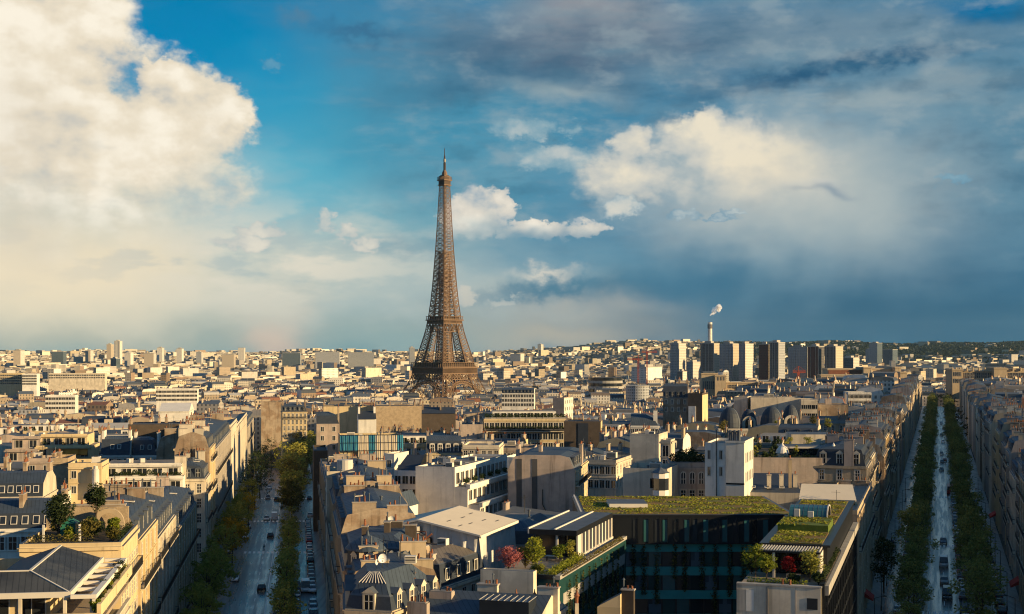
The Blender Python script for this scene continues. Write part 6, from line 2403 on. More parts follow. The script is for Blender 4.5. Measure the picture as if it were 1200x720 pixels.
def cream_canopy():
    X, Y, Z = at(938, 585, 22.5)
    root = thing('rooftop_pavilion', 'dark green rooftop pavilion with sloping cream metal roof behind the planted roof', 'pavilion', (X, Y, Z - 12), PK * .6)
    mb = MB('paint_green', 'black_metal'); mb.box(0, 9.6, 0, 5, 0, 12, 'paint_green'); mb.build('wall', root)
    for i in range(6):
        mb = MB('black_metal'); mb.box(.1 + i * 1.9, .25 + i * 1.9, -.05, -.003, 8, 12, 'black_metal'); mb.build('mullion', root)
    mb = MB('tarp_roof'); mb.quad((-.3, -.6, 12.0), (10.0, -.6, 12.0), (9.6, 4.5, 14.4), (.3, 4.5, 14.4), 'tarp_roof'); mb.quad((9.6, 4.5, 14.4), (10.0, -.6, 12.0), (10.0, 5.5, 12.0), (9.6, 5, 14.4), 'tarp_roof')
    mb.box(-.3, 10.0, -.64, -.602, 11.8, 12.05, 'tarp_roof', bottom=True); mb.build('roof', root)
    KEEP.append((936, 565, 1000, 592, Y))
cream_canopy()

# ---- roof with four tall black dome hoods
def dome_building():
    b = hero('building crowned by four tall black hooded domes among roof gardens', 842, 504, 942, 0, 24, PK * .3, 'pale_render', D=492, keep=508)
    b.flat('tar_roof', .5)
    k = 492 / F
    def hood(px0, px1, ytop, ybot, dy, arch):
        w = (px1 - px0) * k / 2
        x = ((px0 + px1) / 2 - 842) * k
        H = (ybot - ytop) * k
        prof = [(1.0, 0), (1.03, .12), (1.02, .3), (.95, .5), (.80, .7), (.58, .86), (.30, .96), (.02, 1.0)]
        mb = MB('slate', 'zinc_plain')
        mb.lathe(0, 0, [(r_ * w, z_ * H) for r_, z_ in prof], 20, 'slate')
        # lighter metal strip on the right, the sunlit edge put into the colour
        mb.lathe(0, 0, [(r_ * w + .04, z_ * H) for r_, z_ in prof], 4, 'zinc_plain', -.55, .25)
        o = mb.build('dome_hood', b.root, (x, dy, b.top))
        if arch:
            m2 = MB('pale_render', 'glass_dark')
            n = 10
            y = -w * 1.03
            A = lambda t, r_: (r_ * cos(t), y, H * .30 + r_ * sin(t))
            for i in range(n):
                t0, t1 = pi * i / n, pi * (i + 1) / n
                m2.quad(A(t0, w * .5), A(t1, w * .5), A(t1, w * .82), A(t0, w * .82), 'pale_render')
                a_, c_ = A(t0, w * .82), A(t1, w * .82)
                m2.quad(a_, c_, (c_[0], 0, c_[2]), (a_[0], 0, a_[2]), 'pale_render')
                m2.poly([(0, y + .02, H * .3), (A(t0, w * .5)[0], y + .02, A(t0, w * .5)[2]), (A(t1, w * .5)[0], y + .02, A(t1, w * .5)[2])], 'glass_dark')
            for s_ in (-1, 1):
                a_, c_ = sorted((s_ * w * .5, s_ * w * .82))
                m2.box(a_, c_, y, 0, 0, H * .3, 'pale_render')
            m2.quad((-w * .5, y + .02, 0), (w * .5, y + .02, 0), (w * .5, y + .02, H * .3), (-w * .5, y + .02, H * .3), 'glass_dark')
            m2.build('dome_window', o)
    hood(843.5, 868, 479, 505, 5, False); hood(871, 890, 473.5, 496, 14, True); hood(892, 917.5, 479, 506, 5, False); hood(918.5, 938, 474, 503, 9, True)
    mb = MB('zinc'); mb.box(6, 21, 12, 20, b.top, b.top + .9, 'zinc'); mb.build('roof_deck', b.root)


dome_building()

# ---- middle distance landmarks
b = hero('long sunlit cream building with planted terrace tiers right of the dark party wall', 567, 492.5, 667, 0, 18, radians(3), 'cream_render', D=455, keep=525)
b.flat('gravel_roof', .4); b.windows(0, 16, 1, 1.4, 2.2, 'plain', top=.9); b.balcony(0, [b.h - 3.6], .2, b.w - .2, 1.4); b.windows(0, 16, 2, 1.4, 2.0, 'plain', top=4.4)
mb = MB('white_render', 'gravel_roof', 'glass_dark'); mb.box(3, b.w - 4, 4, 14, b.h, b.h + 2.6, 'white_render', 'gravel_roof'); mb.build('penthouse', b.root)
for k in range(9): link('window', window_mesh(1.6, 1.7, 'strip'), b.root, (4.5 + k * 2.2, 3.995, b.h + .4))
for k in range(14): link('planted_box', planted_box(), b.root, (1.2 + k * 1.9, 1.2, b.h + .1), 0, (1.1, 1.1, 1.5))
for k in range(14): link('planted_box', planted_box(), b.root, (1.0 + k * 1.9, -1.0, b.h - 3.5), 0, (1.0, 1.0, 1.2))
b = hero('brown gable building with stepped flues left of the long sunlit cream building', 539, 499, 566, 0, 14, radians(3), 'rose_render', D=448, keep=524, cornice=False); b.flat('tar_roof', .4); random_chimneys(b, 3, 'pale_render'); clutter(b, 4)
b = hero('wide dark brick party wall with a lit right edge in front of the iron tower', 494, 484.5, 534, 0, 14, radians(3), ['dark_brick', 'pale_render', 'brown_render', 'brown_render'], D=520, keep=512, cornice=False); b.gable('slate', 2, 'x'); random_chimneys(b, 3)
b = hero('broad sunlit tan party wall, right one of two below the iron tower', 439, 476.5, 495, 0, 14, PI_, ['rubble_stone', 'cream_render', 'brown_render', 'brown_render'], D=575, keep=518, cornice=False); b.flat('tar_roof', .2); random_chimneys(b, 4)
b = hero('cream party wall with brown edge, left one of two below the iron tower', 379, 477, 438, 0, 14, PI_, ['cream_render', 'cream_render', 'brown_render', 'brown_render'], D=585, keep=498, cornice=False); b.flat('tar_roof', .2); random_chimneys(b, 4)
b = hero('golden front with slate mansard facing up the left avenue at its far bend', 331, 483, 360, 0, 16, radians(12), 'cream_render', D=690, keep=516); b.mansard((0, 1, 2), rise=2.8); b.dormers(0, 5); b.windows(0, 6, 4, 1.1, 2.0, 'french'); b.balcony(0, [b.h - 3.3]); random_chimneys(b, 3)
b = hero('tan block with small windows left of the golden front at the avenue bend', 306, 472.5, 331, 0, 14, radians(10), 'brown_render', D=720, keep=487, cornice=False); b.flat('tar_roof'); random_chimneys(b, 3)
b = hero('rose grey house with dark attic below the cream party wall', 371, 497, 398, 0, 14, PI_, 'rose_render', D=470, keep=530, cornice=False); b.mansard((0, 1, 2)); b.windows(0, 2, 3, 1.0, 1.6, 'plain'); random_chimneys(b, 2)
b = hero('building wrapped in cream and blue scaffold netting left of the white stair tower', 398, 514, 470, 0, 14, PI_, 'cream_render', D=392, keep=548, cornice=False); b.flat('tar_roof', .6); clutter(b, 6)
for t0, t1, m_, dz in ((0.0, .30, 'blue_net', 3.6), (.47, .58, 'blue_net', 9), (.30, .47, 'tarp_roof', 9), (.58, .93, 'tarp_roof', 9), (.93, 1.03, 'blue_net', 4.0)):
    mb = MB(m_); n = 6
    for i in range(n):
        x0, x1 = b.w * (t0 + (t1 - t0) * i / n), b.w * (t0 + (t1 - t0) * (i + 1) / n)
        mb.quad((x0, -.9 - .15 * (i % 2), b.h - dz), (x1, -.9 - .15 * ((i + 1) % 2), b.h - dz), (x1, -.9, b.h + .9), (x0, -.9, b.h + .9), m_)
    mb.build('netting', b.root)
mb = MB('iron_rail')
for i in range(17):
    x = b.w * i / 16; mb.beam((x, -1.2, b.h - 10), (x, -1.2, b.h + 1.1), .1, 'iron_rail')
for z in (1.0, -1.2, -3.4, -5.6): mb.beam((0, -1.2, b.h + z), (b.w, -1.2, b.h + z), .1, 'iron_rail')
mb.build('scaffold', b.root)
b = hero('white gabled wall end rising behind the blue netting', 420, 491, 441, 0, 10, PI_, 'white_render', D=432, keep=510, cornice=False); b.gable('slate', 2.2, 'x'); random_chimneys(b, 2, 'white_render')
b = hero('mansard house with chimney walls and twin dormers above the stepped white terraces', 500, 531, 541, 0, 14, radians(4), 'cream_render', D=352, keep=545); b.mansard((0, 2), rise=3.0); b.dormers(0, 4, 'white'); b.windows(0, 5, 2, 1.0, 1.8, 'french'); random_chimneys(b, 3, 'rose_render')
b = hero('cream corner house with two rows of windows right of the twin-dormer mansard', 542, 524, 585, 0, 14, radians(-4), 'pale_render', D=350, keep=552); b.flat('gravel_roof', .5); b.windows(0, 6, 3, 1.1, 1.9, 'french'); b.balcony(0, [b.h - 6.4]); clutter(b, 3)
b = hero('dark square house behind an open loggia right of the cream corner house', 586, 527, 626, 0, 14, radians(-4), 'rose_render', D=368, keep=540); b.flat('tar_roof', .5); b.windows(0, 5, 2, 1.8, 2.0, 'plain'); clutter(b, 4)
b = hero('dark brick chimney wall with grey centre panel right of the long cream building', 661, 494.5, 704, 0, 12, radians(-6), ['dark_brick', 'cream_render', 'brown_render', 'brown_render'], D=438, keep=526, cornice=False); b.flat('tar_roof', .2); random_chimneys(b, 3)
mb = MB('slate'); mb.box(b.w * .38, b.w * .66, -.15, -.003, b.h - 9, b.h - .4, 'slate'); mb.build('flue_panel', b.root)
b = hero('tan tower house with white sunlit side in the middle distance right of the iron tower', 648, 467, 661, 0, 16, PK, ['rose_render', 'white_render', 'brown_render', 'brown_render'], D=625, keep=494, cornice=False); b.flat('tar_roof', .4); random_chimneys(b, 3); b.windows(1, 4, 4, 1.0, 1.5, 'plain')
b = hero('tall dark house with many chimneys left of the four domes', 777, 466, 806, 0, 14, radians(-8), 'brown_render', D=560, keep=494); b.mansard((0, 2), rise=4.5, inset=1.8); b.dormers(0, 4); b.windows(0, 4, 2, .9, 1.6, 'french'); random_chimneys(b, 5, 'brown_render')
b = hero('dark red brick block on a white base between the dark house and the domes', 806, 463, 823, 0, 14, PK, ['dark_brick', 'cream_render', 'brown_render', 'brown_render'], D=545, keep=494, cornice=False); b.flat('tar_roof'); random_chimneys(b, 4)
mb = MB('white_render'); mb.box(.3, b.w * .55, -.3, -.003, 0, b.h - 4.4, 'white_render'); mb.build('lift_shaft', b.root)
b = hero('blue zinc roof on a white storey of little windows in the middle distance', 739, 499, 772, 0, 14, radians(-6), 'white_render', D=415, keep=508); b.mansard((0, 1, 2), low='zinc', top='zinc', rise=2.2, inset=1.6); b.windows(0, 7, 1, .9, 1.4, 'plain'); b.chimney(b.w - 1, 1, 2, 4.5, 'white_render', 1.2)
b = hero('bright white wall block just above the left pair of domes', 860, 467, 876, 0, 12, PK, 'pale_render', D=575, keep=480, cornice=False); b.flat('gravel_roof'); clutter(b, 2)
b = hero('long cream blank wall right behind the domes', 880, 467.5, 939, 0, 14, PK * .4, 'pale_render', D=568, keep=480, cornice=False); b.flat('gravel_roof', .4); clutter(b, 5)
b = hero('cream block with a ribbon of dark windows right of the domes', 939, 469.5, 958, 0, 14, PK * .4, 'pale_render', D=560, keep=486, cornice=False); b.flat('gravel_roof', .4); b.windows(0, 4, 2, 1.5, 1.6, 'strip', step=3.4, top=1.8)
b = hero('blank tan wall with a rose chimney shaft right of the ribbon-windowed block', 959, 475, 994, 0, 14, PK * .4, ['brown_render', 'cream_render', 'brown_render', 'brown_render'], D=566, keep=490, cornice=False); b.flat('tar_roof', .3); b.chimney(b.w * .35, 1, 3.4, 2.4, 'rose_render', 2.4, 4)
b = hero('bright white modern block lit by the sun left of the right avenue', 994, 461, 1021, 0, 16, PK * .3, 'white_render', D=705, keep=476); b.flat('gravel_roof', .5); b.windows(0, 9, 3, 1.2, 1.5, 'strip')
b = hero('white long house with dark attic windows right of the iron tower foot', 588, 461, 626, 0, 16, radians(-3), 'white_render', D=980, keep=471); b.mansard((0, 2), rise=2.6); b.windows(0, 12, 3, 1.4, 1.9, 'plain'); b.dormers(0, 9)

# ---- right avenue, both sides
KL = 'fronts on the left side of the right avenue'
KR = 'fronts on the right side of the right avenue'
wl = ['limestone', 'pale_render', 'grey_stone', 'limestone', 'cream_render', 'brown_render']
b = street_building('low stone front with flat roof filling the gap before the wide tan wall', RA, -14.0, 1, 241, 291.5, 21.5, 7, wall='limestone', roof='flat', floors=5, bal=(1,), chim=2)
y = 292.0
i = 0
rr = random.Random(21)
while y < 1090 and i < 32:
    L = rr.uniform(16, 27) if y < 500 else rr.uniform(24, 40)
    top = rr.uniform(21.8, 27.2)
    lab = '%s stone front up the left side of the right avenue past the tan wall' % (ORD[i] if i < 20 else 'number %d' % (i + 1))
    b = street_building(lab, RA, -14.0 - rr.choice((0, .5, 1.1)), 1, y, y + L - .3, top, 12 if y > 300 else 11, wall=rr.choice(wl), end='limestone' if i in (0, 2) else rr.choice(('brown_render', 'rose_render', 'limestone')), group=KL,
                        ends=((3,) if i in (0, 2) else ()), far=y > 520, bal=(0, 2, 4) if y < 420 else (0, 2), rise=3.4 if i in (0, 2) else 2.8, roof='mansard' if rr.random() < .8 or i in (0, 2) else 'flat', chim=3 if y < 450 else 1)
    if i in (0, 2):
        b.dormers(3, 3, 'stone', 1.4, 1.9, .5, out=-.15); b.windows(3, 3, 3, 1.0, 2.0, 'french')
    if y > 520:
        b.wall.data.materials[0] = M['limestone_far'] if 'limestone_far' in M else b.wall.data.materials[0]
    y += L; i += 1
wl = ['pale_render', 'limestone', 'cream_render', 'pale_render', 'grey_stone']
y = 216.0
i = 0
while y < 1060 and i < 34:
    L = rr.uniform(15, 26) if y < 500 else rr.uniform(24, 40)
    top = rr.uniform(22.2, 27.6)
    lab = '%s shaded stone front up the right side of the right avenue' % (ORD[i] if i < 20 else 'number %d' % (i + 1))
    b = street_building(lab, RA, 16.2 + rr.choice((0, .5, 1.1)), -1, y, y + L - .3, top, 12, wall=rr.choice(wl), end=rr.choice(('brown_render', 'rose_render', 'limestone')), group=KR,
                        far=y > 560, bal=(0, 2, 4) if y < 460 else (0, 2), roof='mansard' if rr.random() < .8 or i in (0, 2) else 'flat', chim=3 if y < 450 else 1)
    y += L; i += 1
# ------------------------------------------------------------------ the other roofs of the middle distance
GR = random.Random(4)
GENERIC = []


def rect_world(x, y, phi, w, d):
    c, s = cos(phi), sin(phi)
    return [(x, y), (x + w * c, y + w * s), (x + w * c - d * s, y + w * s + d * c), (x - d * s, y + d * c)]


def overlap(P, Q, m=0.0):
    for A, B in ((P, Q), (Q, P)):
        n = len(A)
        for i in range(n):
            (ax, ay), (bx, by) = A[i], A[(i + 1) % n]
            nx, ny = by - ay, ax - bx
            l = math.hypot(nx, ny) or 1
            nx, ny = nx / l, ny / l
            a = [nx * p[0] + ny * p[1] for p in A]
            b = [nx * p[0] + ny * p[1] for p in B]
            if min(b) > max(a) - m or min(a) > max(b) - m:
                break
        else:
            continue
        return False
    return True


BOUND = [(f, sum(p[0] for p in f) / len(f), sum(p[1] for p in f) / len(f), max(math.hypot(p[0] - f[0][0], p[1] - f[0][1]) for p in f)) for f in FOOT]


def taken(poly):
    cx, cy = sum(p[0] for p in poly) / 4, sum(p[1] for p in poly) / 4
    r = math.hypot(poly[2][0] - poly[0][0], poly[2][1] - poly[0][1]) / 2
    for f, fx, fy, fr in BOUND:
        if abs(cx - fx) < r + fr and abs(cy - fy) < r + fr and overlap(poly, f, .8):
            return True
    return False


def height_limit(poly, z):
    ys = min(p[1] for p in poly)
    px = [600 + F * p[0] / p[1] for p in poly]
    a, b = min(px) - 1, max(px) + 1
    for k in KEEP:
        if k[4] > ys + 2 and a < k[2] and b > k[0]:
            z = min(z, CAMZ - (k[3] - 410) * ys / F - 1.2)
    return z


def sector_cells():
    """candidate plots, nearest first: (y, x, phi, w, d)"""
    out = []
    r = random.Random(9)
    for phi, side in ((PI_, 'L'), (PI_, 'C1'), (PK, 'C2'), (PK, 'R')):
        c, s = cos(phi), sin(phi)
        v = -20.0 if phi > 0 else -420
        row = 0
        while v < 1000:
            d = r.uniform(11, 14)
            u = -620 + r.uniform(0, 10)
            while u < 900:
                w = r.uniform(11, 21)
                x, y = u * c - v * s, u * s + v * c
                u += w + (.2 if r.random() < .8 else r.uniform(3, 8))
                if not 190 < y < 900:
                    continue
                cx, cy = x + w / 2 * c - d / 2 * s, y + w / 2 * s + d / 2 * c
                px = 600 + F * cx / cy
                if px < -45 or px > 1245:
                    continue
                if side == 'L' and not cx < LA(cy, -15.5) - 13 - w / 2: continue
                if side == 'C1' and not (cx > LA(cy, 11.4) + 13 + w / 2 and px < 565): continue
                if side == 'C2' and not (px >= 565 and cx < RA(cy, -14) - 12.5 - w / 2): continue
                if side == 'R' and not cx > RA(cy, 16.2) + 13 + w / 2: continue
                out.append((y, x, phi, w, d, side))
            v += d + (.3 if row % 2 == 0 else r.uniform(7, 11))
            row += 1
    out.sort()
    return out


WALLS = ['cream_render'] * 6 + ['pale_render'] * 6 + ['white_render'] * 4 + ['limestone'] * 3 + ['rose_render'] * 2 + ['brown_render'] * 2 + ['grey_stone']
WORD = {'cream_render': 'cream', 'pale_render': 'pale cream', 'white_render': 'white', 'limestone': 'tan stone', 'rose_render': 'rose-tan', 'brown_render': 'brown', 'grey_stone': 'grey stone'}


def generic(x, y, phi, w, d, side, z):
    r = GR
    zb = gz(x, y) - .5
    wall = r.choice(WALLS)
    party = r.choice(('brown_render', 'rose_render', 'cream_render', wall, wall, 'pale_render'))
    kind = r.choices(('mansard', 'flat', 'gable', 'shed', 'terrace'), (46, 26, 12, 6, 10))[0]
    turn = r.random() < .4
    walls = [wall, party, wall, party] if not turn else [party, wall, party, wall]
    b = Building('x', (x, y, zb), phi, rect(w, d), z - zb, walls, group='rooftops of the middle distance', cornice=(0, 2) if not turn else (1, 3))
    opn = (0, 2) if not turn else (1, 3)
    low, top = r.choice((('slate', 'zinc'), ('slate', 'zinc_plain'), ('zinc_plain', 'zinc'), ('zinc', 'zinc'), ('slate', 'old_zinc')))
    desc = WORD[wall]
    if kind == 'mansard':
        b.mansard(opn, low=low, top=top, rise=r.uniform(2.2, 3.2), inset=r.uniform(.9, 1.5), rise2=r.uniform(.6, 1.3))
        desc += ' house with %s mansard' % ('black slate' if low == 'slate' else 'grey zinc')
    elif kind == 'flat':
        dk = r.choice(('gravel_roof', 'tar_roof', 'white_roof', 'gravel_roof'))
        b.flat(dk, r.uniform(.4, .9)); clutter(b, r.randint(2, 5), r)
        desc += ' house with flat %s roof' % {'gravel_roof': 'gravel', 'tar_roof': 'black', 'white_roof': 'white'}[dk]
        if r.random() < .4:
            b.small('stair_head', w * r.uniform(.3, .7), d * .6)
    elif kind == 'gable':
        m = r.choice(('zinc', 'old_zinc', 'red_tile', 'zinc_plain'))
        b.gable(m, r.uniform(1.8, 3), 'x' if not turn else 'y')
        desc += ' house with ridged %s roof' % {'zinc': 'blue-grey zinc', 'old_zinc': 'worn brown zinc', 'red_tile': 'red tile', 'zinc_plain': 'grey zinc'}[m]
    elif kind == 'shed':
        b.shed(r.choice(('zinc', 'zinc_plain')), r.uniform(1.2, 2.2), r.choice((0, 1, 3)))
        desc += ' house with single-slope zinc roof'
    else:
        b.flat('gravel_roof', .5)
        desc += ' house with terrace penthouse'
        mb = MB('white_render', 'gravel_roof'); mb.box(2, w - 2, 2.6, d - 1, b.h, b.h + 2.7, 'white_render', 'gravel_roof'); mb.build('penthouse', b.root)
        n = max(2, int((w - 4) / 2.6))
        for k in range(n):
            link('window', window_mesh(1.6, 1.8, 'strip'), b.root, (2 + (w - 4) * (k + .5) / n, 2.595, b.h + .5))
        for k in range(int(w / 3)):
            if r.random() < .7:
                link('planted_box', planted_box(), b.root, (1.2 + k * 3, 1.0, b.h + .1), 0, (1, 1, r.uniform(.9, 1.6)))
    if kind in ('mansard', 'gable', 'shed'):
        random_chimneys(b, r.randint(2, 4), r.choice(('brown_render', 'rose_render', 'limestone', 'pale_render')), r=r)
        if r.random() < .5: b.small('antenna', w * r.uniform(.2, .8), d * .5, b.top - .3, r.uniform(0, 3))
    else:
        random_chimneys(b, r.randint(1, 3), r.choice(('brown_render', 'rose_render', 'pale_render')), r=r)
    st = r.choice(('french', 'french', 'plain', 'shutter'))
    vis = 1 if side in ('L', 'C2') else 3
    nf = 3 if y < 420 else 2
    if not turn:
        b.windows(0, max(2, int(w / 2.7)), nf, 1.05, 1.9, st)
        if kind == 'mansard' and y < 620: b.dormers(0, max(2, int(w / 3.4)), r.choice(('dark', 'white')))
        if y < 500 and r.random() < .5: b.balcony(0, [b.h - 3.0], .4, w - .4)
        if r.random() < .45: b.windows(vis, 2, nf, .9, 1.4, 'plain')
    else:
        b.windows(vis, max(2, int(d / 2.7)), nf, 1.05, 1.9, st)
        if kind == 'mansard' and y < 620: b.dormers(vis, max(2, int(d / 3.4)), r.choice(('dark', 'white')))
        if r.random() < .45: b.windows(0, 2, nf, .9, 1.4, 'plain')
    for e_ in ((1, 3) if not turn else (0, 2)):      # flue lines and pipes on the party walls
        a_, dr, l_, rz_ = b.edge(e_)
        for _ in range(r.randint(1, 3)):
            t_ = r.uniform(.8, l_ - .8)
            xx, yy = b.on(e_, t_, .004)
            wd = r.choice((.14, .14, .5, .8))
            mb = MB(r.choice(('tar_roof', 'brown_render', 'zinc_plain', 'limestone')))
            mb.box(-wd / 2, wd / 2, -.05, 0, b.h - r.uniform(4, 12), b.h - r.uniform(0, .4), mb.mats[0], bottom=True)
            link('flue_line', mesh_from(mb, 'flue_line'), b.root, (xx, yy, 0), rz_)
    p = proj(x + w / 2 * cos(phi), y + w / 2 * sin(phi), z)
    GENERIC.append((b.root, desc, p[0], p[1], y))
    return b


LEFT_OVER = []
count = 0
for (y, x, phi, w, d, side) in sector_cells():
    poly = rect_world(x, y, phi, w, d)
    if taken(poly):
        continue
    g = gz(x, y)
    z = g + GR.uniform(17.5, 25.5) - (1.5 if side == 'L' else 0)
    z = min(z, 27.0)
    z = height_limit(poly, z)
    if z - g < 7:
        continue
    if count >= 175:
        LEFT_OVER.append((x, y, phi, w, d, z, side))
        continue
    generic(x, y, phi, w, d, side, z)
    count += 1

ZONES = ((-60, 130, 'at far left'), (130, 330, 'left of the left avenue'), (330, 470, 'right of the left avenue'), (470, 570, 'below the iron tower'),
         (570, 690, 'right of the iron tower'), (690, 830, 'left of the domes'), (830, 960, 'around the domes'), (960, 1095, 'left of the right avenue'), (1095, 1300, 'right of the right avenue'))
OR2 = {1: 'first', 2: 'second', 3: 'third', 4: 'fourth', 5: 'fifth', 6: 'sixth', 7: 'seventh', 8: 'eighth', 9: 'ninth'}


def label_generic():
    groups = {}
    for o, desc, px, py, y in GENERIC:
        zn = next(n for a, b, n in ZONES if a <= px < b)
        groups.setdefault((desc, zn), []).append((y, px, o))
    for (desc, zn), L in groups.items():
        L.sort(key=lambda t: t[0])
        for i, (y, px, o) in enumerate(L):
            o['label'] = '%s %s' % (desc, zn) if len(L) == 1 else '%s %s, %s' % (desc, zn, 'nearest of %d' % len(L) if i == 0 else '%s nearest of %d' % (OR2.get(i + 1, str(i + 1)), len(L)))


label_generic()

# ------------------------------------------------------------------ the city beyond, one mass
FARW = [(.58, .49, .35), (.64, .57, .45), (.74, .71, .66), (.72, .68, .60), (.52, .43, .31), (.62, .57, .50), (.36, .29, .22), (.30, .22, .16), (.44, .41, .38), (.66, .60, .50)]
FARR = [(.095, .115, .145), (.13, .145, .17), (.035, .045, .06), (.22, .20, .175), (.16, .13, .11), (.22, .10, .06), (.07, .085, .11), (.42, .40, .37), (.05, .06, .075)]
POT = (.20, .095, .06)


def far_building(mb, r, x, y, phi, w, d, z0, z1, detail):
    c, s = cos(phi), sin(phi)
    T = lambda u, v, z: (x + u * c - v * s, y + u * s + v * c, z)
    wall = r.choice(FARW)
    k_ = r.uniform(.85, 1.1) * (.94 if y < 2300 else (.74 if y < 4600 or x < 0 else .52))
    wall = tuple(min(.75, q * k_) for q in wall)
    side = r.choice(FARW) if r.random() < .5 else wall
    roof = r.choice(FARR)
    B = [T(0, 0, z0), T(w, 0, z0), T(w, d, z0), T(0, d, z0)]
    A = [T(0, 0, z1), T(w, 0, z1), T(w, d, z1), T(0, d, z1)]
    for i in range(4):
        j = (i + 1) % 4
        blank = (i % 2 == 1 and r.random() < .55)
        mb.cur = side if i % 2 else wall
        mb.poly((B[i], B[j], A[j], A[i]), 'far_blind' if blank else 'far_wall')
    k = r.random()
    mb.cur = roof
    if detail == 0 or k < .3:
        mb.poly(A, 'far_roof')
        if detail and r.random() < .7:
            u, v = r.uniform(.2, .6) * w, r.uniform(.2, .6) * d
            mb.cur = r.choice(FARW)
            q = r.uniform(1.5, 3.2)
            P = [T(u, v, z1), T(u + w * .25, v, z1), T(u + w * .25, v + d * .3, z1), T(u, v + d * .3, z1)]
            Q = [(p[0], p[1], p[2] + q) for p in P]
            for i in range(4):
                mb.poly((P[i], P[(i + 1) % 4], Q[(i + 1) % 4], Q[i]), 'far_blind')
            mb.poly(Q, 'far_roof')
        zt = z1
    elif k < .8:
        a, h = 1.3, r.uniform(2.2, 3.4)
        if r.random() < .5:
            C = [T(0, a, z1 + h), T(w, a, z1 + h), T(w, d - a, z1 + h), T(0, d - a, z1 + h)]
            R0, R1 = T(0, d / 2, z1 + h + 1), T(w, d / 2, z1 + h + 1)
            quads = ((A[0], A[1], C[1], C[0]), (A[2], A[3], C[3], C[2]))
            tops = ((C[0], C[1], R1, R0), (C[2], C[3], R0, R1))
            gab = ((A[1], A[2], C[2], R1, C[1]), (A[3], A[0], C[0], R0, C[3]))
        else:
            C = [T(a, 0, z1 + h), T(w - a, 0, z1 + h), T(w - a, d, z1 + h), T(a, d, z1 + h)]
            R0, R1 = T(w / 2, 0, z1 + h + 1), T(w / 2, d, z1 + h + 1)
            quads = ((A[1], A[2], C[2], C[1]), (A[3], A[0], C[0], C[3]))
            tops = ((C[1], C[2], R1, R0), (C[3], C[0], R0, R1))
            gab = ((A[0], A[1], C[1], R0, C[0]), (A[2], A[3], C[3], R1, C[2]))
        mb.cur = r.choice(((.05, .06, .08), roof, roof))
        for q in quads: mb.poly(q, 'far_roof')
        mb.cur = roof
        for q in tops: mb.poly(q, 'far_roof')
        mb.cur = side
        for q in gab: mb.poly(q, 'far_blind')
        zt = z1 + h + .6
    else:
        h = r.uniform(1.8, 3.2)
        R0, R1 = T(0, d / 2, z1 + h), T(w, d / 2, z1 + h)
        mb.poly((A[0], A[1], R1, R0), 'far_roof'); mb.poly((A[2], A[3], R0, R1), 'far_roof')
        mb.cur = side
        mb.poly((A[1], A[2], R1), 'far_blind'); mb.poly((A[3], A[0], R0), 'far_blind')
        zt = z1 + h * .6
    if detail:
        for _ in range(r.randint(1, 3) if detail == 1 else r.randint(2, 4)):
            u, v = r.choice((.3, w - .9, r.uniform(1, w - 1))), r.uniform(.5, max(.6, d - 4))
            L = r.uniform(1.6, 3.6)
            h = zt - z1 + r.uniform(.8, 2.0)
            P = [T(u, v, z1), T(u + .7, v, z1), T(u + .7, v + L, z1), T(u, v + L, z1)]
            Q = [(p[0], p[1], z1 + h) for p in P]
            mb.cur = r.choice(((.30, .22, .16), (.45, .38, .28), (.55, .48, .38)))
            for i in range(4):
                mb.poly((P[i], P[(i + 1) % 4], Q[(i + 1) % 4], Q[i]), 'far_blind')
            mb.cur = POT if r.random() < .5 else (.3, .25, .2)
            P2 = [T(u + .15, v + .15, z1 + h), T(u + .5, v + .15, z1 + h), T(u + .5, v + L - .15, z1 + h), T(u + .15, v + L - .15, z1 + h)]
            Q2 = [(p[0], p[1], z1 + h + .7) for p in P2]
            for i in range(4):
                mb.poly((P2[i], P2[(i + 1) % 4], Q2[(i + 1) % 4], Q2[i]), 'far_blind')
            mb.poly(Q2, 'far_blind')


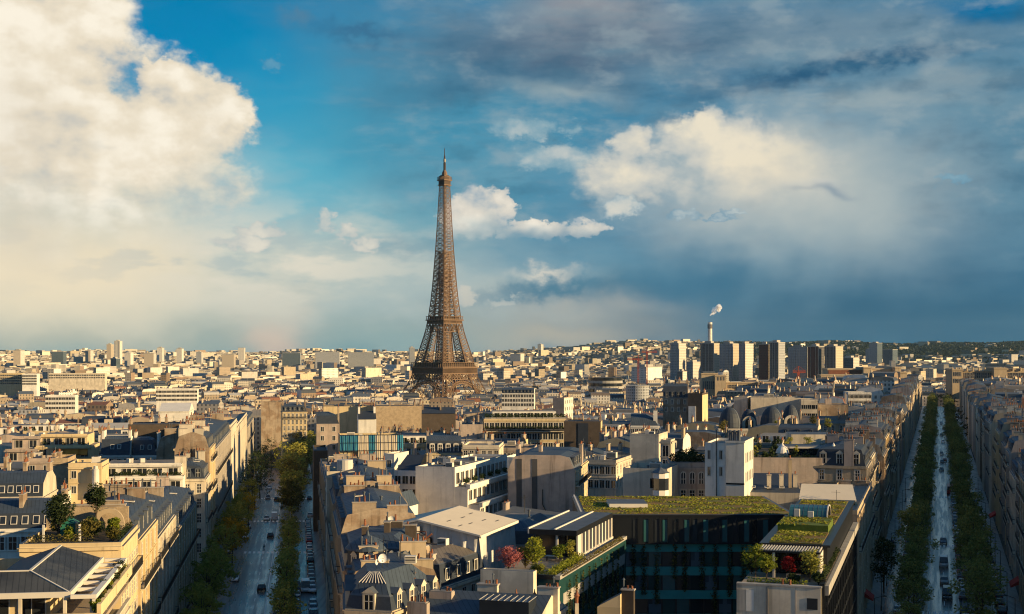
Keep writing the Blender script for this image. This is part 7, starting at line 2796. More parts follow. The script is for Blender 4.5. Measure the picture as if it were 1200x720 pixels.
def far_city():
    r = random.Random(77)
    mb = MB('far_wall', 'far_blind', 'far_roof')
    mb.use_tint = True
    for (x, y, phi, w, d, z, side) in LEFT_OVER:
        far_building(mb, r, x, y, phi, w, d, gz(x, y) - 1, z, 2)
    D = 690.0
    while D < 11000:
        near = D < 2400
        step = 15 + .004 * D if near else 14 + .0105 * D
        w0 = 15 + .003 * D if near else 8 + .0023 * D
        amax = math.atan(800 / F)
        n = int(2 * amax * D / w0)
        row_shift = r.random()
        for i in range(n):
            if D < 905 and True:
                pass
            a = -amax + 2 * amax * (i + row_shift + r.uniform(-.12, .12)) / n
            rr_ = D + r.uniform(-.3, .3) * step
            x, y = rr_ * sin(a), rr_ * cos(a)
            px = 600 + F * x / y
            if y < 905:
                continue
            if y < 1010 and abs(x - LA(y, -2)) < 14: continue
            if y < 1290 and RA(y, -28) < x < RA(y, 30): continue
            if math.hypot(x - TX, y - TD) < 88: continue
            if 1270 < y < 1400 and 812 < px < 1225: continue
            if y > 2400 and r.random() < .10: continue
            g = gz(x, y)
            forest = y > 5600 and px > 830
            if y > 2300 and px > 850 and not forest and r.random() < .5: continue
            if forest and r.random() < (.90 if px < 1000 else .95): continue
            if y > 4600 and px > 620 and r.random() < .30: continue
            dist = .35 * sin(x * .004 + y * .0023) + .5 * sin(y * .0031 + 2)
            phi = dist + r.choice((0, 0, pi / 2)) * 0 + r.uniform(-.06, .06)
            w = w0 * r.uniform(.7, 1.15)
            d = step * (r.uniform(.5, .82) if near else r.uniform(.6, .95))
            h = r.uniform(15, 24)
            if not near:
                w *= r.uniform(.7, 1.2) * (.72 if y > 4600 else 1); h = r.uniform(11, 25)
                if r.random() < .03 and not forest: h = r.uniform(26, 42); w *= .9
            elif r.random() < .05: h *= 1.3
            poly = rect_world(x, y, phi, w, d)
            z1 = g + h
            if y < 2400:
                if y < 1200 and taken(poly): continue
                z1 = height_limit(poly, z1)
                if z1 - g < 6: continue
            far_building(mb, r, x, y, phi, w, d, g - 2, z1, 2 if y < 1250 else (1 if y < 2400 else 0))
        D += step
    # pale estate along the far right crest
    for px in np.arange(1082, 1172, 3.0):
        y = 8600.0
        x = atD(px, y)
        far_building(mb, r, x, y, 0, 11, 20, gz(x, y) - 3, CAMZ + (410 - 404 + r.uniform(-.6, .5)) * y / F, 0)
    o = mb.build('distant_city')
    tag(o, kind='stuff')


far_city()
# ------------------------------------------------------------------ trees and plants
def trunk_mesh(h, r0, limbs, spread, seed):
    r = random.Random(seed)
    mb = MB('bark')
    def limb(p, q, ra, rb, n=6):
        d = np.array(q) - np.array(p)
        d = d / np.linalg.norm(d)
        a = np.cross(d, (0, 1.0, .1)); a /= np.linalg.norm(a)
        c = np.cross(d, a)
        b0 = len(mb.v)
        for o, rad in ((p, ra), (q, rb)):
            for i in range(n):
                t = 2 * pi * i / n
                mb.v.append(tuple(np.array(o) + a * cos(t) * rad + c * sin(t) * rad))
        for i in range(n):
            j = (i + 1) % n
            mb.f.append((b0 + i, b0 + j, b0 + n + j, b0 + n + i)); mb.mi.append(0); mb.tint.append((1, 1, 1))
    limb((0, 0, -.3), (.05, .04, h * .32), r0, r0 * .78)
    limb((.05, .04, h * .32), (.1, 0, h * .6), r0 * .78, r0 * .45)
    limb((.1, 0, h * .6), (0, .1, h * .9), r0 * .45, r0 * .12)
    for i in range(limbs):
        t = 2 * pi * i / limbs + r.uniform(-.4, .4)
        z = h * r.uniform(.28, .55)
        q = (spread * .55 * cos(t), spread * .55 * sin(t), z + h * r.uniform(.14, .26))
        limb((.06, .03, z), q, r0 * .42, r0 * .22)
        for _ in range(2):
            t2 = t + r.uniform(-.6, .6)
            e = (spread * .95 * cos(t2), spread * .95 * sin(t2), q[2] + h * r.uniform(.05, .2))
            limb(q, e, r0 * .22, r0 * .06, 4)
    return mesh_from(mb, 'trunk')


def crown_mesh(mat, rx, rz, zc, n, per, size, seed, cl=1.0, gaps=.0):
    r = random.Random(seed)
    mb = MB(mat)
    lv = []
    for _ in range(n):
        t, u = r.uniform(0, 2 * pi), r.uniform(-1, 1)
        rad = r.uniform(.35, 1.0) ** .6
        k = sqrt(1 - u * u)
        wob = 1 + .22 * sin(3 * t + seed) + .15 * sin(5 * t + u * 4)
        x, y, z = rx * rad * k * cos(t) * wob, rx * rad * k * sin(t) * wob, zc + rz * rad * u
        s = cl * r.uniform(.6, 1.25)
        leaf_faces(mb, x, y, z, s, s, s * .75, int(per * r.uniform(.6, 1.3)), size, mat, r, lv, r.uniform(.2, .8))
    return leaf_mesh(mb, lv, 'crown')


def tree_proto(mat, h, rx, rz, zc, n, per, size, seed, label, group, loc, r0=.2, limbs=6, cl=1.15, name='street_tree'):
    root = thing(name, label, 'tree', loc, 0, group)
    t = link('trunk', trunk_mesh(h, r0, limbs, rx, seed), root)
    c = link('crown', crown_mesh(mat, rx, rz, zc, n, per, size, seed, cl), root)
    return root, [(t, []), (c, [])]


PROTOS = {}


def nth(i):
    s = 'th' if 10 <= i % 100 <= 20 else {1: 'st', 2: 'nd', 3: 'rd'}.get(i % 10, 'th')
    return '%d%s' % (i, s)


def plant_tree(kind, spec, x, y, label, group, sc_=1.0, rz=0.0, z=None, name='street_tree'):
    loc = (x, y, gz(x, y) + .1 if z is None else z)
    if kind not in PROTOS:
        root, kids = tree_proto(*spec, label, group, loc, name=name)
        PROTOS[kind] = (root, kids)
        root.rotation_euler = (0, 0, rz)
        root.scale = (sc_, sc_, sc_)
        return root
    root, kids = PROTOS[kind]
    o = copy_tree(root, kids, loc, rz, label, (sc_, sc_, sc_ * (0.92 + 0.16 * ((hash((round(x), round(y))) % 100) / 100))))
    o['group'] = group
    return o


TR = random.Random(31)
AV = [('leaf_avenue', 12.0, 3.3, 4.6, 7.8, 42, 46, .25, s) for s in (1, 2, 3, 4)]
i = 0
y = 226.0
while y < 1180:
    for side, a, nm in ((-1, -5.0, 'left'), (1, 7.7, 'right')):
        yy = y + TR.uniform(-1.2, 1.2)
        k = TR.randrange(4)
        if TR.random() < .07: continue
        plant_tree('av%d' % k, AV[k], RA(yy, a + TR.uniform(-.9, .9)), yy,
                   '%s leafy tree up the %s row of the right avenue from the bottom edge' % (nth(i + 1), nm), 'trees lining the right avenue', TR.choice((.66, .8, .9, 1.0, 1.12)) * TR.uniform(.95, 1.05), TR.uniform(0, 6))
    y += 10.2 if y < 520 else 13
    i += 1
# left avenue: left row, planted median, and the taller trees at the bend
ST = [('leaf_street', 12.0, 3.3, 4.6, 7.4, 38, 44, .26, s) for s in (11, 12)]
MD = [('leaf_street', 11.5, 2.2, 4.6, 7.0, 30, 40, .24, s) for s in (14, 15)]
i = 0
for yy in (224, 233, 243, 254, 265, 277, 289, 302, 316, 346, 361, 377, 394, 412, 431, 452):
    i += 1
    plant_tree('st%d' % (i % 2), ST[i % 2], LA(yy, -11.6 + TR.uniform(-.8, .8)), yy, '%s green tree up the left kerb of the left avenue' % nth(i), 'left-kerb trees of the left avenue', TR.uniform(.7, 1.08), TR.uniform(0, 6))
plant_tree('yel', ('leaf_yellow', 11.0, 3.8, 3.9, 7.6, 62, 34, .28, 21), LA(331, -10.4), 331, 'golden yellow tree on the left kerb of the left avenue', None, 1.0, 1.0)
plant_tree('yel2', ('leaf_yellow', 10.0, 2.6, 2.6, 8.0, 34, 26, .26, 22), LA(405, -9.2), 405, 'smaller half-yellow tree farther up the left kerb of the left avenue', None, 1.0, 2.0)
i = 0
for yy in (222, 230, 239, 248, 258, 268, 279, 290, 302, 315, 330, 345, 361):
    i += 1
    plant_tree('md%d' % (i % 2), MD[i % 2], LA(yy, 3.1), yy, '%s slim tree up the median of the left avenue' % nth(i), 'median trees of the left avenue', TR.uniform(.85, 1.1), TR.uniform(0, 6))
i = 0
for yy, a, s in ((430, 3.2, 1.1), (455, 3.0, 1.2), (482, 3.4, 1.3), (510, 3.0, 1.35), (540, 3.6, 1.4), (575, 3, 1.5), (610, 5, 1.5), (650, 8, 1.5), (690, 6, 1.5), (735, 10, 1.5)):
    i += 1
    plant_tree('bend%d' % (i % 2), ('leaf_olive' if i % 2 else 'leaf_street', 12.5, 3.8, 5.0, 7.6, 85, 34, .28, 30 + i % 2), LA(yy, a), yy, '%s tall olive tree up the far median toward the avenue bend' % nth(i), 'tall trees at the left avenue bend', s, TR.uniform(0, 6))
i = 0
for yy, a in ((470, -9.5), (492, -11), (516, -9), (542, -11), (570, -10), (600, -11), (635, -10), (675, -8)):
    i += 1
    plant_tree('bare%d' % (i % 2), ('leaf_dark', 13.0, 4.0, 5.2, 8.0, 46, 20, .22, 40 + i % 2, ), LA(yy, a), yy, '%s dark sparse tree along the far left kerb of the left avenue' % nth(i), 'sparse trees on the far left kerb', 1.25, TR.uniform(0, 6))
plant_tree('side', ('leaf_dark', 12.0, 2.6, 4.8, 7.2, 70, 36, .24, 50), RA(285, -11.2), 285, 'single dark narrow tree against the left fronts of the right avenue', None, 1.0)


def shrub(label, x, y, z, rx, h, mat, n=14, per=26, size=.16, stem=0.0, name='shrub', cat='shrub', group=None, seed=None, cl=.45):
    seed = seed if seed is not None else int(abs(x * 13 + y * 7)) % 1000
    root = thing(name, label, cat, (x, y, z), 0, group)
    mb = MB('bark')
    mb.beam((0, 0, -.1), (.03, 0, stem + h * .55), .09 + rx * .03, 'bark')
    if stem:
        for k in range(4):
            t = k * pi / 2 + seed
            mb.beam((0, 0, stem * .8), (rx * .6 * cos(t), rx * .6 * sin(t), stem + h * .5), .07, 'bark')
    mb.build('trunk', root)
    k = max(1.0, rx / 1.2)
    link('crown', crown_mesh(mat, rx * .72, h * .40, stem + h * .52, int(n * k), per, size, seed, cl * max(.7, rx)), root)
    return root


def hedge(label, x, y, z, L, w, h, rz, mat, dens=60, size=.13, group=None):
    r = random.Random(int(abs(x * 5 + y)))
    mb = MB('soil', mat)
    mb.box(-L / 2, L / 2, -w / 2, w / 2, 0, h * .25, 'soil')
    lv = []
    for _ in range(int(L * w * h * dens)):
        px, py, pz = r.uniform(-L / 2, L / 2), r.uniform(-w / 2, w / 2), r.uniform(.15, h) * (1 + .12 * sin(px if False else r.uniform(0, 6)))
        leaf_faces(mb, px, py, pz, .1, .1, .1, 1, size, mat, r, lv)
    o = link('hedge', leaf_mesh(mb, lv, 'hedge'), None, (x, y, z), rz)
    return tag(o, label, 'hedge', group)


def local(b, x, y, z):
    c, s = cos(b.rz), sin(b.rz)
    return (b.loc[0] + x * c - y * s, b.loc[1] + x * s + y * c, b.loc[2] + z)


# roof garden of the corner building (its x runs up the avenue, y away from it)
for lab, x, y, rx, h, mat, stem in (
        ('large dark round tree at the left of the roof garden beside the stone wall', 8.0, 8.4, 1.9, 4.6, 'leaf_dark', 1.0),
        ('tall dark clipped tree in the middle of the roof garden', 12.4, 4.6, 1.5, 3.6, 'leaf_dark', 2.6),
        ('bright green shrub before the stone arch of the roof garden', 6.0, 1.6, .9, 2.4, 'leaf_fresh', .3),
        ('olive shrub at the right front of the roof garden', 3.2, 1.4, .8, 1.7, 'leaf_olive', .1),
        ('brown-green bush in the middle front of the roof garden', 5.0, 4.6, 1.2, 2.6, 'leaf_olive', .2),
        ('dark bush below the tall clipped roof-garden tree', 8.6, 4.4, 1.3, 2.2, 'leaf_dark', .1),
        ('small green bush beside the white garden post', 4.6, 6.6, .7, 1.6, 'leaf_fresh', .1),
        ('olive bush beside the green garden hut', 10.5, 8.8, 1.0, 1.8, 'leaf_olive', .1)):
    shrub(lab, *local(GARDEN, x, y, GARDEN.top), rx, h, mat, n=40, per=40, stem=stem, name='garden_tree' if stem > .9 else 'shrub', cat='tree' if stem > .9 else 'shrub')
X = local(GARDEN, .8, 7.0, GARDEN.top); hedge('low brown-green hedge along the front edge of the roof garden', *X, 7.6, .9, 1.2, PI_, 'leaf_olive')
X = local(GARDEN, 8.5, .7, GARDEN.top); hedge('dark hedge along the avenue edge of the roof garden', *X, 13, .7, .9, PI_ + pi / 2, 'leaf_dark')
# penthouse planter
c, s = cos(PI_), sin(PI_)
for k, (yy, rx, h, mat) in enumerate(((-.6, .7, 1.3, 'leaf_fresh'), (2.2, .75, 1.6, 'leaf_dark'), (5.0, .6, 1.3, 'leaf_olive'), (7.6, .85, 1.9, 'leaf_dark'), (10.4, .7, 1.5, 'leaf_fresh'), (13.2, .9, 2.0, 'leaf_dark'), (16.4, .8, 1.8, 'leaf_olive'), (19.6, .95, 2.1, 'leaf_dark'), (22.6, .7, 1.5, 'leaf_fresh'))):
    x = 2.55
    shrub('%s potted shrub from the front along the penthouse pergola parapet' % nth(k + 1), -43.9 + x * c - yy * s, 138 + x * s + yy * c, 26 - 2.3, rx, h + .5, mat, n=14, per=34, size=.12, group='shrubs along the penthouse parapet')
# terraces of the courtyard building
def lwp(x, y): return (6.0 + x * cos(PK) - y * sin(PK), 178.0 + x * sin(PK) + y * cos(PK))
def rwp(x, y): return (42.0 + x * cos(PK) - y * sin(PK), 183.0 + x * sin(PK) + y * cos(PK))
for lab, (x, y), rx, h, mat, stem in (
        ('pink blossom tree on the left courtyard terrace', lwp(-8.0, 4.0), 1.75, 2.9, 'leaf_pink', .6),
        ('bright green tree beside the pink blossom tree', lwp(-5.2, 6.6), 1.75, 4.0, 'leaf_fresh', .8),
        ('olive bush behind the pink blossom tree', lwp(-6.8, 7.8), 1.3, 3.2, 'leaf_olive', .3),
        ('small round green tree left of the pavilion post', lwp(-4.0, 14.8), 1.0, 2.1, 'leaf_fresh', .6),
        ('small round dark green tree before the pavilion corner', lwp(-2.6, 15.6), 1.1, 2.6, 'leaf_street', .6),
        ('low bush at the front of the left courtyard terrace', lwp(-3.6, 3.2), 1.0, 1.5, 'leaf_street', .1),
        ('yellow-green domed tree at the left of the right courtyard terrace', rwp(-9.4, -4.4), 1.7, 3.4, 'leaf_fresh', .9),
        ('smaller domed tree in front of the yellow-green domed tree', rwp(-7.6, -7.6), 1.35, 2.4, 'leaf_fresh', 1.0),
        ('crimson maple under the slatted canopy', rwp(-5.0, -5.4), 1.2, 2.0, 'leaf_red', .9),
        ('upright dark green tree at the right of the slatted canopy', rwp(-2.3, -6.2), 1.6, 3.9, 'leaf_street', .4),
        ('dark bush between the domed trees and the canopy', rwp(-10.2, -2.2), 1.2, 1.9, 'leaf_dark', .1),
        ('dark low shrub on the right terrace beside the avenue', rwp(-1.0, -8.6), 1.0, 1.6, 'leaf_dark', .1),
        ('dark low shrub in the middle of the right terrace', rwp(-4.2, -7.9), .8, 1.1, 'leaf_dark', .0)):
    shrub(lab, x, y, 20.5, rx, h, mat, n=22, per=36, size=.15, stem=stem, name='garden_tree' if stem > .5 else 'shrub', cat='tree' if stem > .5 else 'shrub')
X = lwp(-1.4, 9.0); hedge('long clipped green hedge along the left courtyard terrace', *X, 20.5, 16, 1.3, 1.15, PK + pi / 2, 'leaf_fresh', 90)
X = lwp(.1, 19); hedge('brown-green trailing plants along the left courtyard parapet', *X, 20.9, 36, .5, .6, PK + pi / 2, 'leaf_olive', 70)
X = lwp(-2.6, 1.6); hedge('short dark hedge at the front corner of the left courtyard terrace', *X, 20.5, 4, 1.2, .8, PK, 'leaf_street', 90)
X = rwp(-6.0, -10.1); hedge('low bright hedge along the front of the right courtyard terrace', *X, 20.5, 7.4, .7, .7, PK, 'leaf_fresh', 110)
X = rwp(-.4, 4.0); hedge('dark trailing hedge down the avenue edge of the right wing', *X, 21.0, 26, .6, .8, PK + pi / 2, 'leaf_dark', 70)
# creepers on the courtyard walls
cr_ = random.Random(6)
for k in range(24):
    if k < 15:
        p = (10.6 + 2.0 + k * 2.1 + cr_.uniform(-.5, .5), 217.8); rz = 0
    else:
        q = lwp(.35, 4 + (k - 15) * 3.6); p = q; rz = PK + pi / 2
    L = cr_.uniform(5, 13)
    mb = MB('leaf_dark'); lv = []
    for j in range(int(L * 46)):
        z = -L * cr_.random() ** .8
        m_ = cr_.choice(('leaf_dark', 'leaf_dark', 'leaf_olive'))
        leaf_faces(mb, cr_.gauss(0, .22), cr_.uniform(-.1, .05), z, .15, .08, .15, 1, .15, m_, cr_, lv)
    o = link('hanging_creeper', leaf_mesh(mb, lv, 'creeper'), None, (p[0], p[1], 20.2), rz)
    tag(o, 'brown-green creeper hanging down the dark courtyard wall', 'creeper', 'creepers hanging in the glass courtyard')
# roof garden behind the tan wall
for k, (x, y, rx, h, mat) in enumerate(((1.2, 1.4, .7, 2.6, 'leaf_dark'), (2.6, 1.6, .8, 3.4, 'leaf_street'), (4.6, 1.2, .9, 1.8, 'leaf_dark'), (6.0, 1.8, .8, 2.8, 'leaf_dark'), (7.0, 4.5, .9, 3.0, 'leaf_dark'), (10.6, 1.6, .8, 2.0, 'leaf_dark'),
                                          (11.4, 4.0, .6, 3.6, 'leaf_street'), (13.4, 1.6, .9, 1.8, 'leaf_dark'), (16.0, 1.4, .8, 1.7, 'leaf_dark'), (21.6, 1.6, 1.0, 2.2, 'leaf_dark'), (23.4, 2.2, .9, 2.4, 'leaf_olive'), (1.6, 22, 1.2, 3.2, 'leaf_dark'), (5.2, 24, 1.3, 3.0, 'leaf_dark'),
                                          (10.5, 30, 1.4, 3.4, 'leaf_dark'), (12.5, 25, 1.2, 3.6, 'leaf_street'), (17.0, 27, 1.4, 3.8, 'leaf_street'))):
    X = local(ROOFGARDEN, x, y, ROOFGARDEN.top)
    shrub('%s shrub from the left in the roof garden on the wide tan wall' % nth(k + 1), *X, rx, h, mat, n=14, per=30, size=.17, group='roof garden shrubs on the tan wall')
X = local(ROOFGARDEN, 12.5, .9, ROOFGARDEN.top); hedge('dark hedge running along the top of the wide tan wall', *X, 23, .8, .9, PK * .25, 'leaf_dark', 50)
for px, py, D, rx, h, mat, lab in ((848, 506, 470, 1.9, 4.2, 'leaf_olive', 'palm-like olive tree left of the black domes'), (911, 501, 470, 1.2, 2.6, 'leaf_street', 'small round tree before the second pair of domes'),
                                   (953, 497, 470, 1.4, 3.6, 'leaf_olive', 'thin olive tree right of the domes'), (970, 501, 450, 1.5, 3.6, 'leaf_street', 'bushy tree on the dark roof right of the domes'),
                                   (810, 540, 276, 1.6, 3.0, 'leaf_dark', 'dark bush on the arched-window house roof'), (798, 541, 276, 1.3, 2.6, 'leaf_dark', 'darker bush at the left of the arched-window house roof')):
    shrub(lab, atD(px, D), D, CAMZ - (py - 410) * D / F - .6, rx, h, mat, n=18, per=30, size=.2, stem=.4, name='garden_tree', cat='tree')


# ------------------------------------------------------------------ woods and tree clumps of the distance
def clumps(name, spots, mat, seed):
    r = random.Random(seed)
    mb = MB(mat)
    lv = []
    for (x, y, rx, h, n, size) in spots:
        g = gz(x, y)
        for _ in range(max(1, n // 14)):
            a, q = r.uniform(0, 2 * pi), sqrt(r.random())
            cx, cy = x + rx * q * cos(a), y + rx * q * sin(a)
            hh = h * r.uniform(.7, 1.1)
            leaf_faces(mb, cx, cy, g + hh * .6, h * .32, h * .32, hh * .4, 14, size, mat, r, lv, r.uniform(.2, .8))
    o = link(name, leaf_mesh(mb, lv, name))
    tag(o, kind='stuff')


fr = random.Random(15)
spots = []
for px0, px1, D0, D1, n in ((365, 480, 1420, 1640, 26), (560, 640, 1560, 1800, 14), (690, 740, 1500, 1600, 10), (60, 120, 900, 1000, 10), (40, 75, 860, 930, 5), (220, 250, 1200, 1300, 6), (5, 30, 1300, 1450, 6),
                            (0, 600, 900, 2200, 60), (600, 1000, 900, 2200, 40), (1100, 1200, 700, 1300, 14), (0, 1200, 2300, 5200, 130), (850, 1230, 1900, 5600, 260)):
    for _ in range(n):
        D = fr.uniform(D0, D1)
        x = atD(fr.uniform(px0, px1), D)
        spots.append((x, D, 9 + D * .003, 13, 70 if D < 2300 else 42, .7 + D * .0005))
for _ in range(26):     # round the feet of the iron tower
    a = fr.uniform(0, 2 * pi)
    spots.append((TX + cos(a) * fr.uniform(55, 120), TD - 40 - abs(sin(a)) * fr.uniform(20, 90), 8, 13, 90, 1.2))
clumps('distant_trees', spots, 'leaf_far', 8)
spots = []
for _ in range(1050):
    D = fr.uniform(5200, 9300)
    px = fr.choice((fr.uniform(640, 1240), fr.uniform(840, 1240), fr.uniform(880, 1240)))
    spots.append((atD(px, D), D, 50, 17, 56, 6.5))
clumps('hill_woods', spots, 'leaf_wood', 9)
# ------------------------------------------------------------------ cars, people, awnings in the streets
def car_proto(paint, kind, label, group, loc, rz):
    """origin on the road under the middle of the car, nose toward +y"""
    van, bus = kind == 'van', kind == 'bus'
    L, W_, H = {'car': (4.3, 1.78, 1.46), 'van': (5.4, 2.0, 2.4), 'bus': (11.5, 2.5, 3.0)}[kind]
    root = thing({'car': 'parked_car', 'van': 'delivery_van', 'bus': 'city_bus'}[kind], label, {'car': 'car', 'van': 'van', 'bus': 'bus'}[kind], loc, rz, group)
    h = W_ / 2
    mb = MB(paint, 'tyre')
    # body sections from tail to nose: (y, half width, sill z, shoulder z)
    if kind == 'car':
        sec = [(-L / 2, h * .80, .42, .78), (-L / 2 + .12, h * .93, .28, .92), (-1.2, h, .24, .96), (1.0, h, .24, .92), (L / 2 - .5, h * .95, .26, .80), (L / 2 - .08, h * .84, .32, .68), (L / 2, h * .74, .40, .58)]
    else:
        top = H * .52
        sec = [(-L / 2, h * .95, .40, top), (-L / 2 + .1, h, .30, top), (L / 2 - 1.0, h, .28, top * .98), (L / 2 - .25, h * .94, .30, top * (.9 if bus else .72)), (L / 2, h * .86, .40, top * (.8 if bus else .55))]
    def ring(y, w, z0, z1):
        return [(-w * .92, y, z0), (-w, y, z0 + (z1 - z0) * .35), (-w * .96, y, z1 - .04), (-w * .86, y, z1), (w * .86, y, z1), (w * .96, y, z1 - .04), (w, y, z0 + (z1 - z0) * .35), (w * .92, y, z0)]
    R = [ring(*q) for q in sec]
    for A, B in zip(R, R[1:]):
        mb.loft(A, B, paint)
    mb.poly(R[0][::-1], paint); mb.poly(R[-1], paint)
    kids = [(mb.build('body', root), [])]
    # glasshouse
    mb = MB('glass_dark', paint)
    if kind == 'car':
        b0, b1, t0, t1, z0, z1, w0, w1 = -1.75, 1.05, -1.15, .25, .93, 1.40, h * .88, h * .70
    elif van:
        b0, b1, t0, t1, z0, z1, w0, w1 = -L / 2 + .02, L / 2 - .55, -L / 2 + .08, L / 2 - 1.5, H * .52 - .02, H - .08, h * .94, h * .86
    else:
        b0, b1, t0, t1, z0, z1, w0, w1 = -L / 2 + .02, L / 2 - .15, -L / 2 + .06, L / 2 - .3, H * .52 - .02, H - .22, h * .95, h * .90
    lo = [(-w0, b0, z0), (w0, b0, z0), (w0, b1, z0), (-w0, b1, z0)]
    hi = [(-w1, t0, z1), (w1, t0, z1), (w1, t1, z1), (-w1, t1, z1)]
    mats = ['glass_dark'] * 4 if kind != 'van' else [paint, paint, 'glass_dark', paint]
    for i in range(4):
        j = (i + 1) % 4
        mb.quad(lo[i], lo[j], hi[j], hi[i], mats[i])
    kids.append((mb.build('cabin', root), []))
    mb = MB(paint)
    e = .05
    lo = [(-w1 - .01, t0 - e, z1 - .01), (w1 + .01, t0 - e, z1 - .01), (w1 + .01, t1 + e, z1 - .01), (-w1 - .01, t1 + e, z1 - .01)]
    hi = [(-w1 * .9, t0 + .12, z1 + .07), (w1 * .9, t0 + .12, z1 + .07), (w1 * .9, t1 - .12, z1 + .07), (-w1 * .9, t1 - .12, z1 + .07)]
    mb.loft(lo, hi, paint); mb.poly(hi, paint)
    kids.append((mb.build('roof', root), []))
    for sy in (-L / 2 + (.85 if kind == 'car' else 1.0), L / 2 - (.85 if kind == 'car' else 1.1)):
        for sx in (-1, 1):
            m2 = MB('tyre', 'paint_silver')
            n = 14
            x0, x1 = sorted((sx * (h - .19), sx * (h + .02)))
            rr_ = .33 if kind == 'car' else .42
            C = [(rr_ * cos(2 * pi * i / n), rr_ + rr_ * sin(2 * pi * i / n)) for i in range(n)]
            m2.loft([(x0, sy + a, z) for a, z in C], [(x1, sy + a, z) for a, z in C], 'tyre')
            for x in (x0, x1):
                m2.poly([(x, sy + a, z) for a, z in C], 'tyre')
            xo = x1 + .004 if sx > 0 else x0 - .004
            m2.poly([(xo, sy + a * .6, rr_ + (z - rr_) * .6) for a, z in C], 'paint_silver')
            kids.append((m2.build('wheel', root), []))
    for sx in (-1, 1):
        for yy, mt, nm in ((L / 2 - (.10 if kind == 'car' else .08), 'lamp_glass', 'headlight'), (-L / 2 - .004, 'red_lens', 'tail_light')):
            m2 = MB(mt)
            x = sx * h * .62
            z = .62 if kind == 'car' else .85
            m2.box(x - .17, x + .17, yy - .03, yy + .07 if nm == 'headlight' else yy + .03, z - .08, z + .08, mt, bottom=True)
            kids.append((m2.build(nm, root), []))
    return root, kids


CARS = {}
CN = [0]


def car(kind, paint, loc, rz, label, group=None):
    key = (kind, paint)
    if key not in CARS:
        CARS[key] = car_proto(paint, kind, label, group, loc, rz)
        return CARS[key][0]
    o = copy_tree(CARS[key][0], CARS[key][1], loc, rz, label)
    if group: o['group'] = group
    elif 'group' in o: del o['group']
    return o


DIR_L = radians(8.7)
DIR_R = radians(-17.0)
PW = {'paint_white': 'white', 'paint_black': 'black', 'paint_grey': 'grey', 'paint_silver': 'silver', 'paint_blue': 'dark blue', 'paint_red': 'red'}
for px, py, paint, kind, back, lab in (
        (275, 681, 'paint_white', 'car', 1, 'white car driving toward us nearest on the left avenue'),
        (306.5, 692, 'paint_black', 'car', 0, 'black car driving away down the middle of the left avenue'),
        (358, 693, 'paint_white', 'van', 1, 'white van in the right carriageway of the left avenue'),
        (288, 631, 'paint_white', 'car', 1, 'white car by the left kerb just above the yellow tree level'),
        (290.5, 619, 'paint_silver', 'car', 1, 'silver car directly behind the white kerb car'),
        (312.5, 610, 'paint_silver', 'car', 1, 'small silver car at the second crossing of the left avenue'),
        (321.5, 609, 'paint_white', 'van', 0, 'white van half behind the median trees'),
        (316, 573, 'paint_white', 'car', 1, 'white car at the far crossing of the left avenue'),
        (324, 587, 'paint_black', 'car', 0, 'black car in the middle of the far left avenue'),
        (333, 585, 'paint_grey', 'car', 0, 'grey car beside the far median tree'),
        (314, 585, 'paint_grey', 'car', 1, 'grey car before the white car at the far crossing'),
        (317, 630, 'paint_black', 'car', 0, 'black car half hidden by the middle median tree'),
        (363.5, 606, 'paint_silver', 'car', 0, 'silver car far up the right carriageway of the left avenue'),
        (362.5, 586, 'paint_black', 'car', 0, 'black car farther up the right carriageway of the left avenue')):
    x, y, z = ground_at(px, py, .06)
    car(kind, paint, (x, y, z), DIR_L + (pi if back else 0), lab, 'vehicles driving on the left avenue')
pr = random.Random(3)
PP = ['paint_black', 'paint_black', 'paint_grey', 'paint_blue', 'paint_silver', 'paint_silver', 'paint_white', 'paint_white', 'paint_red']


def parked(axis, a, ys, dirn, where, group):
    n = {}
    for y in ys:
        if pr.random() < .14: continue
        y = y + pr.uniform(-.5, .5)
        p = pr.choice(PP)
        n[p] = n.get(p, 0) + 1
        x = axis(y, a)
        car('car', p, (x, y, gz(x, y) + .06), dirn + pr.choice((0, 0, pi)) + pr.uniform(-.02, .02), '%s %s parked car up the %s' % (nth(n[p]), PW[p], where), group)


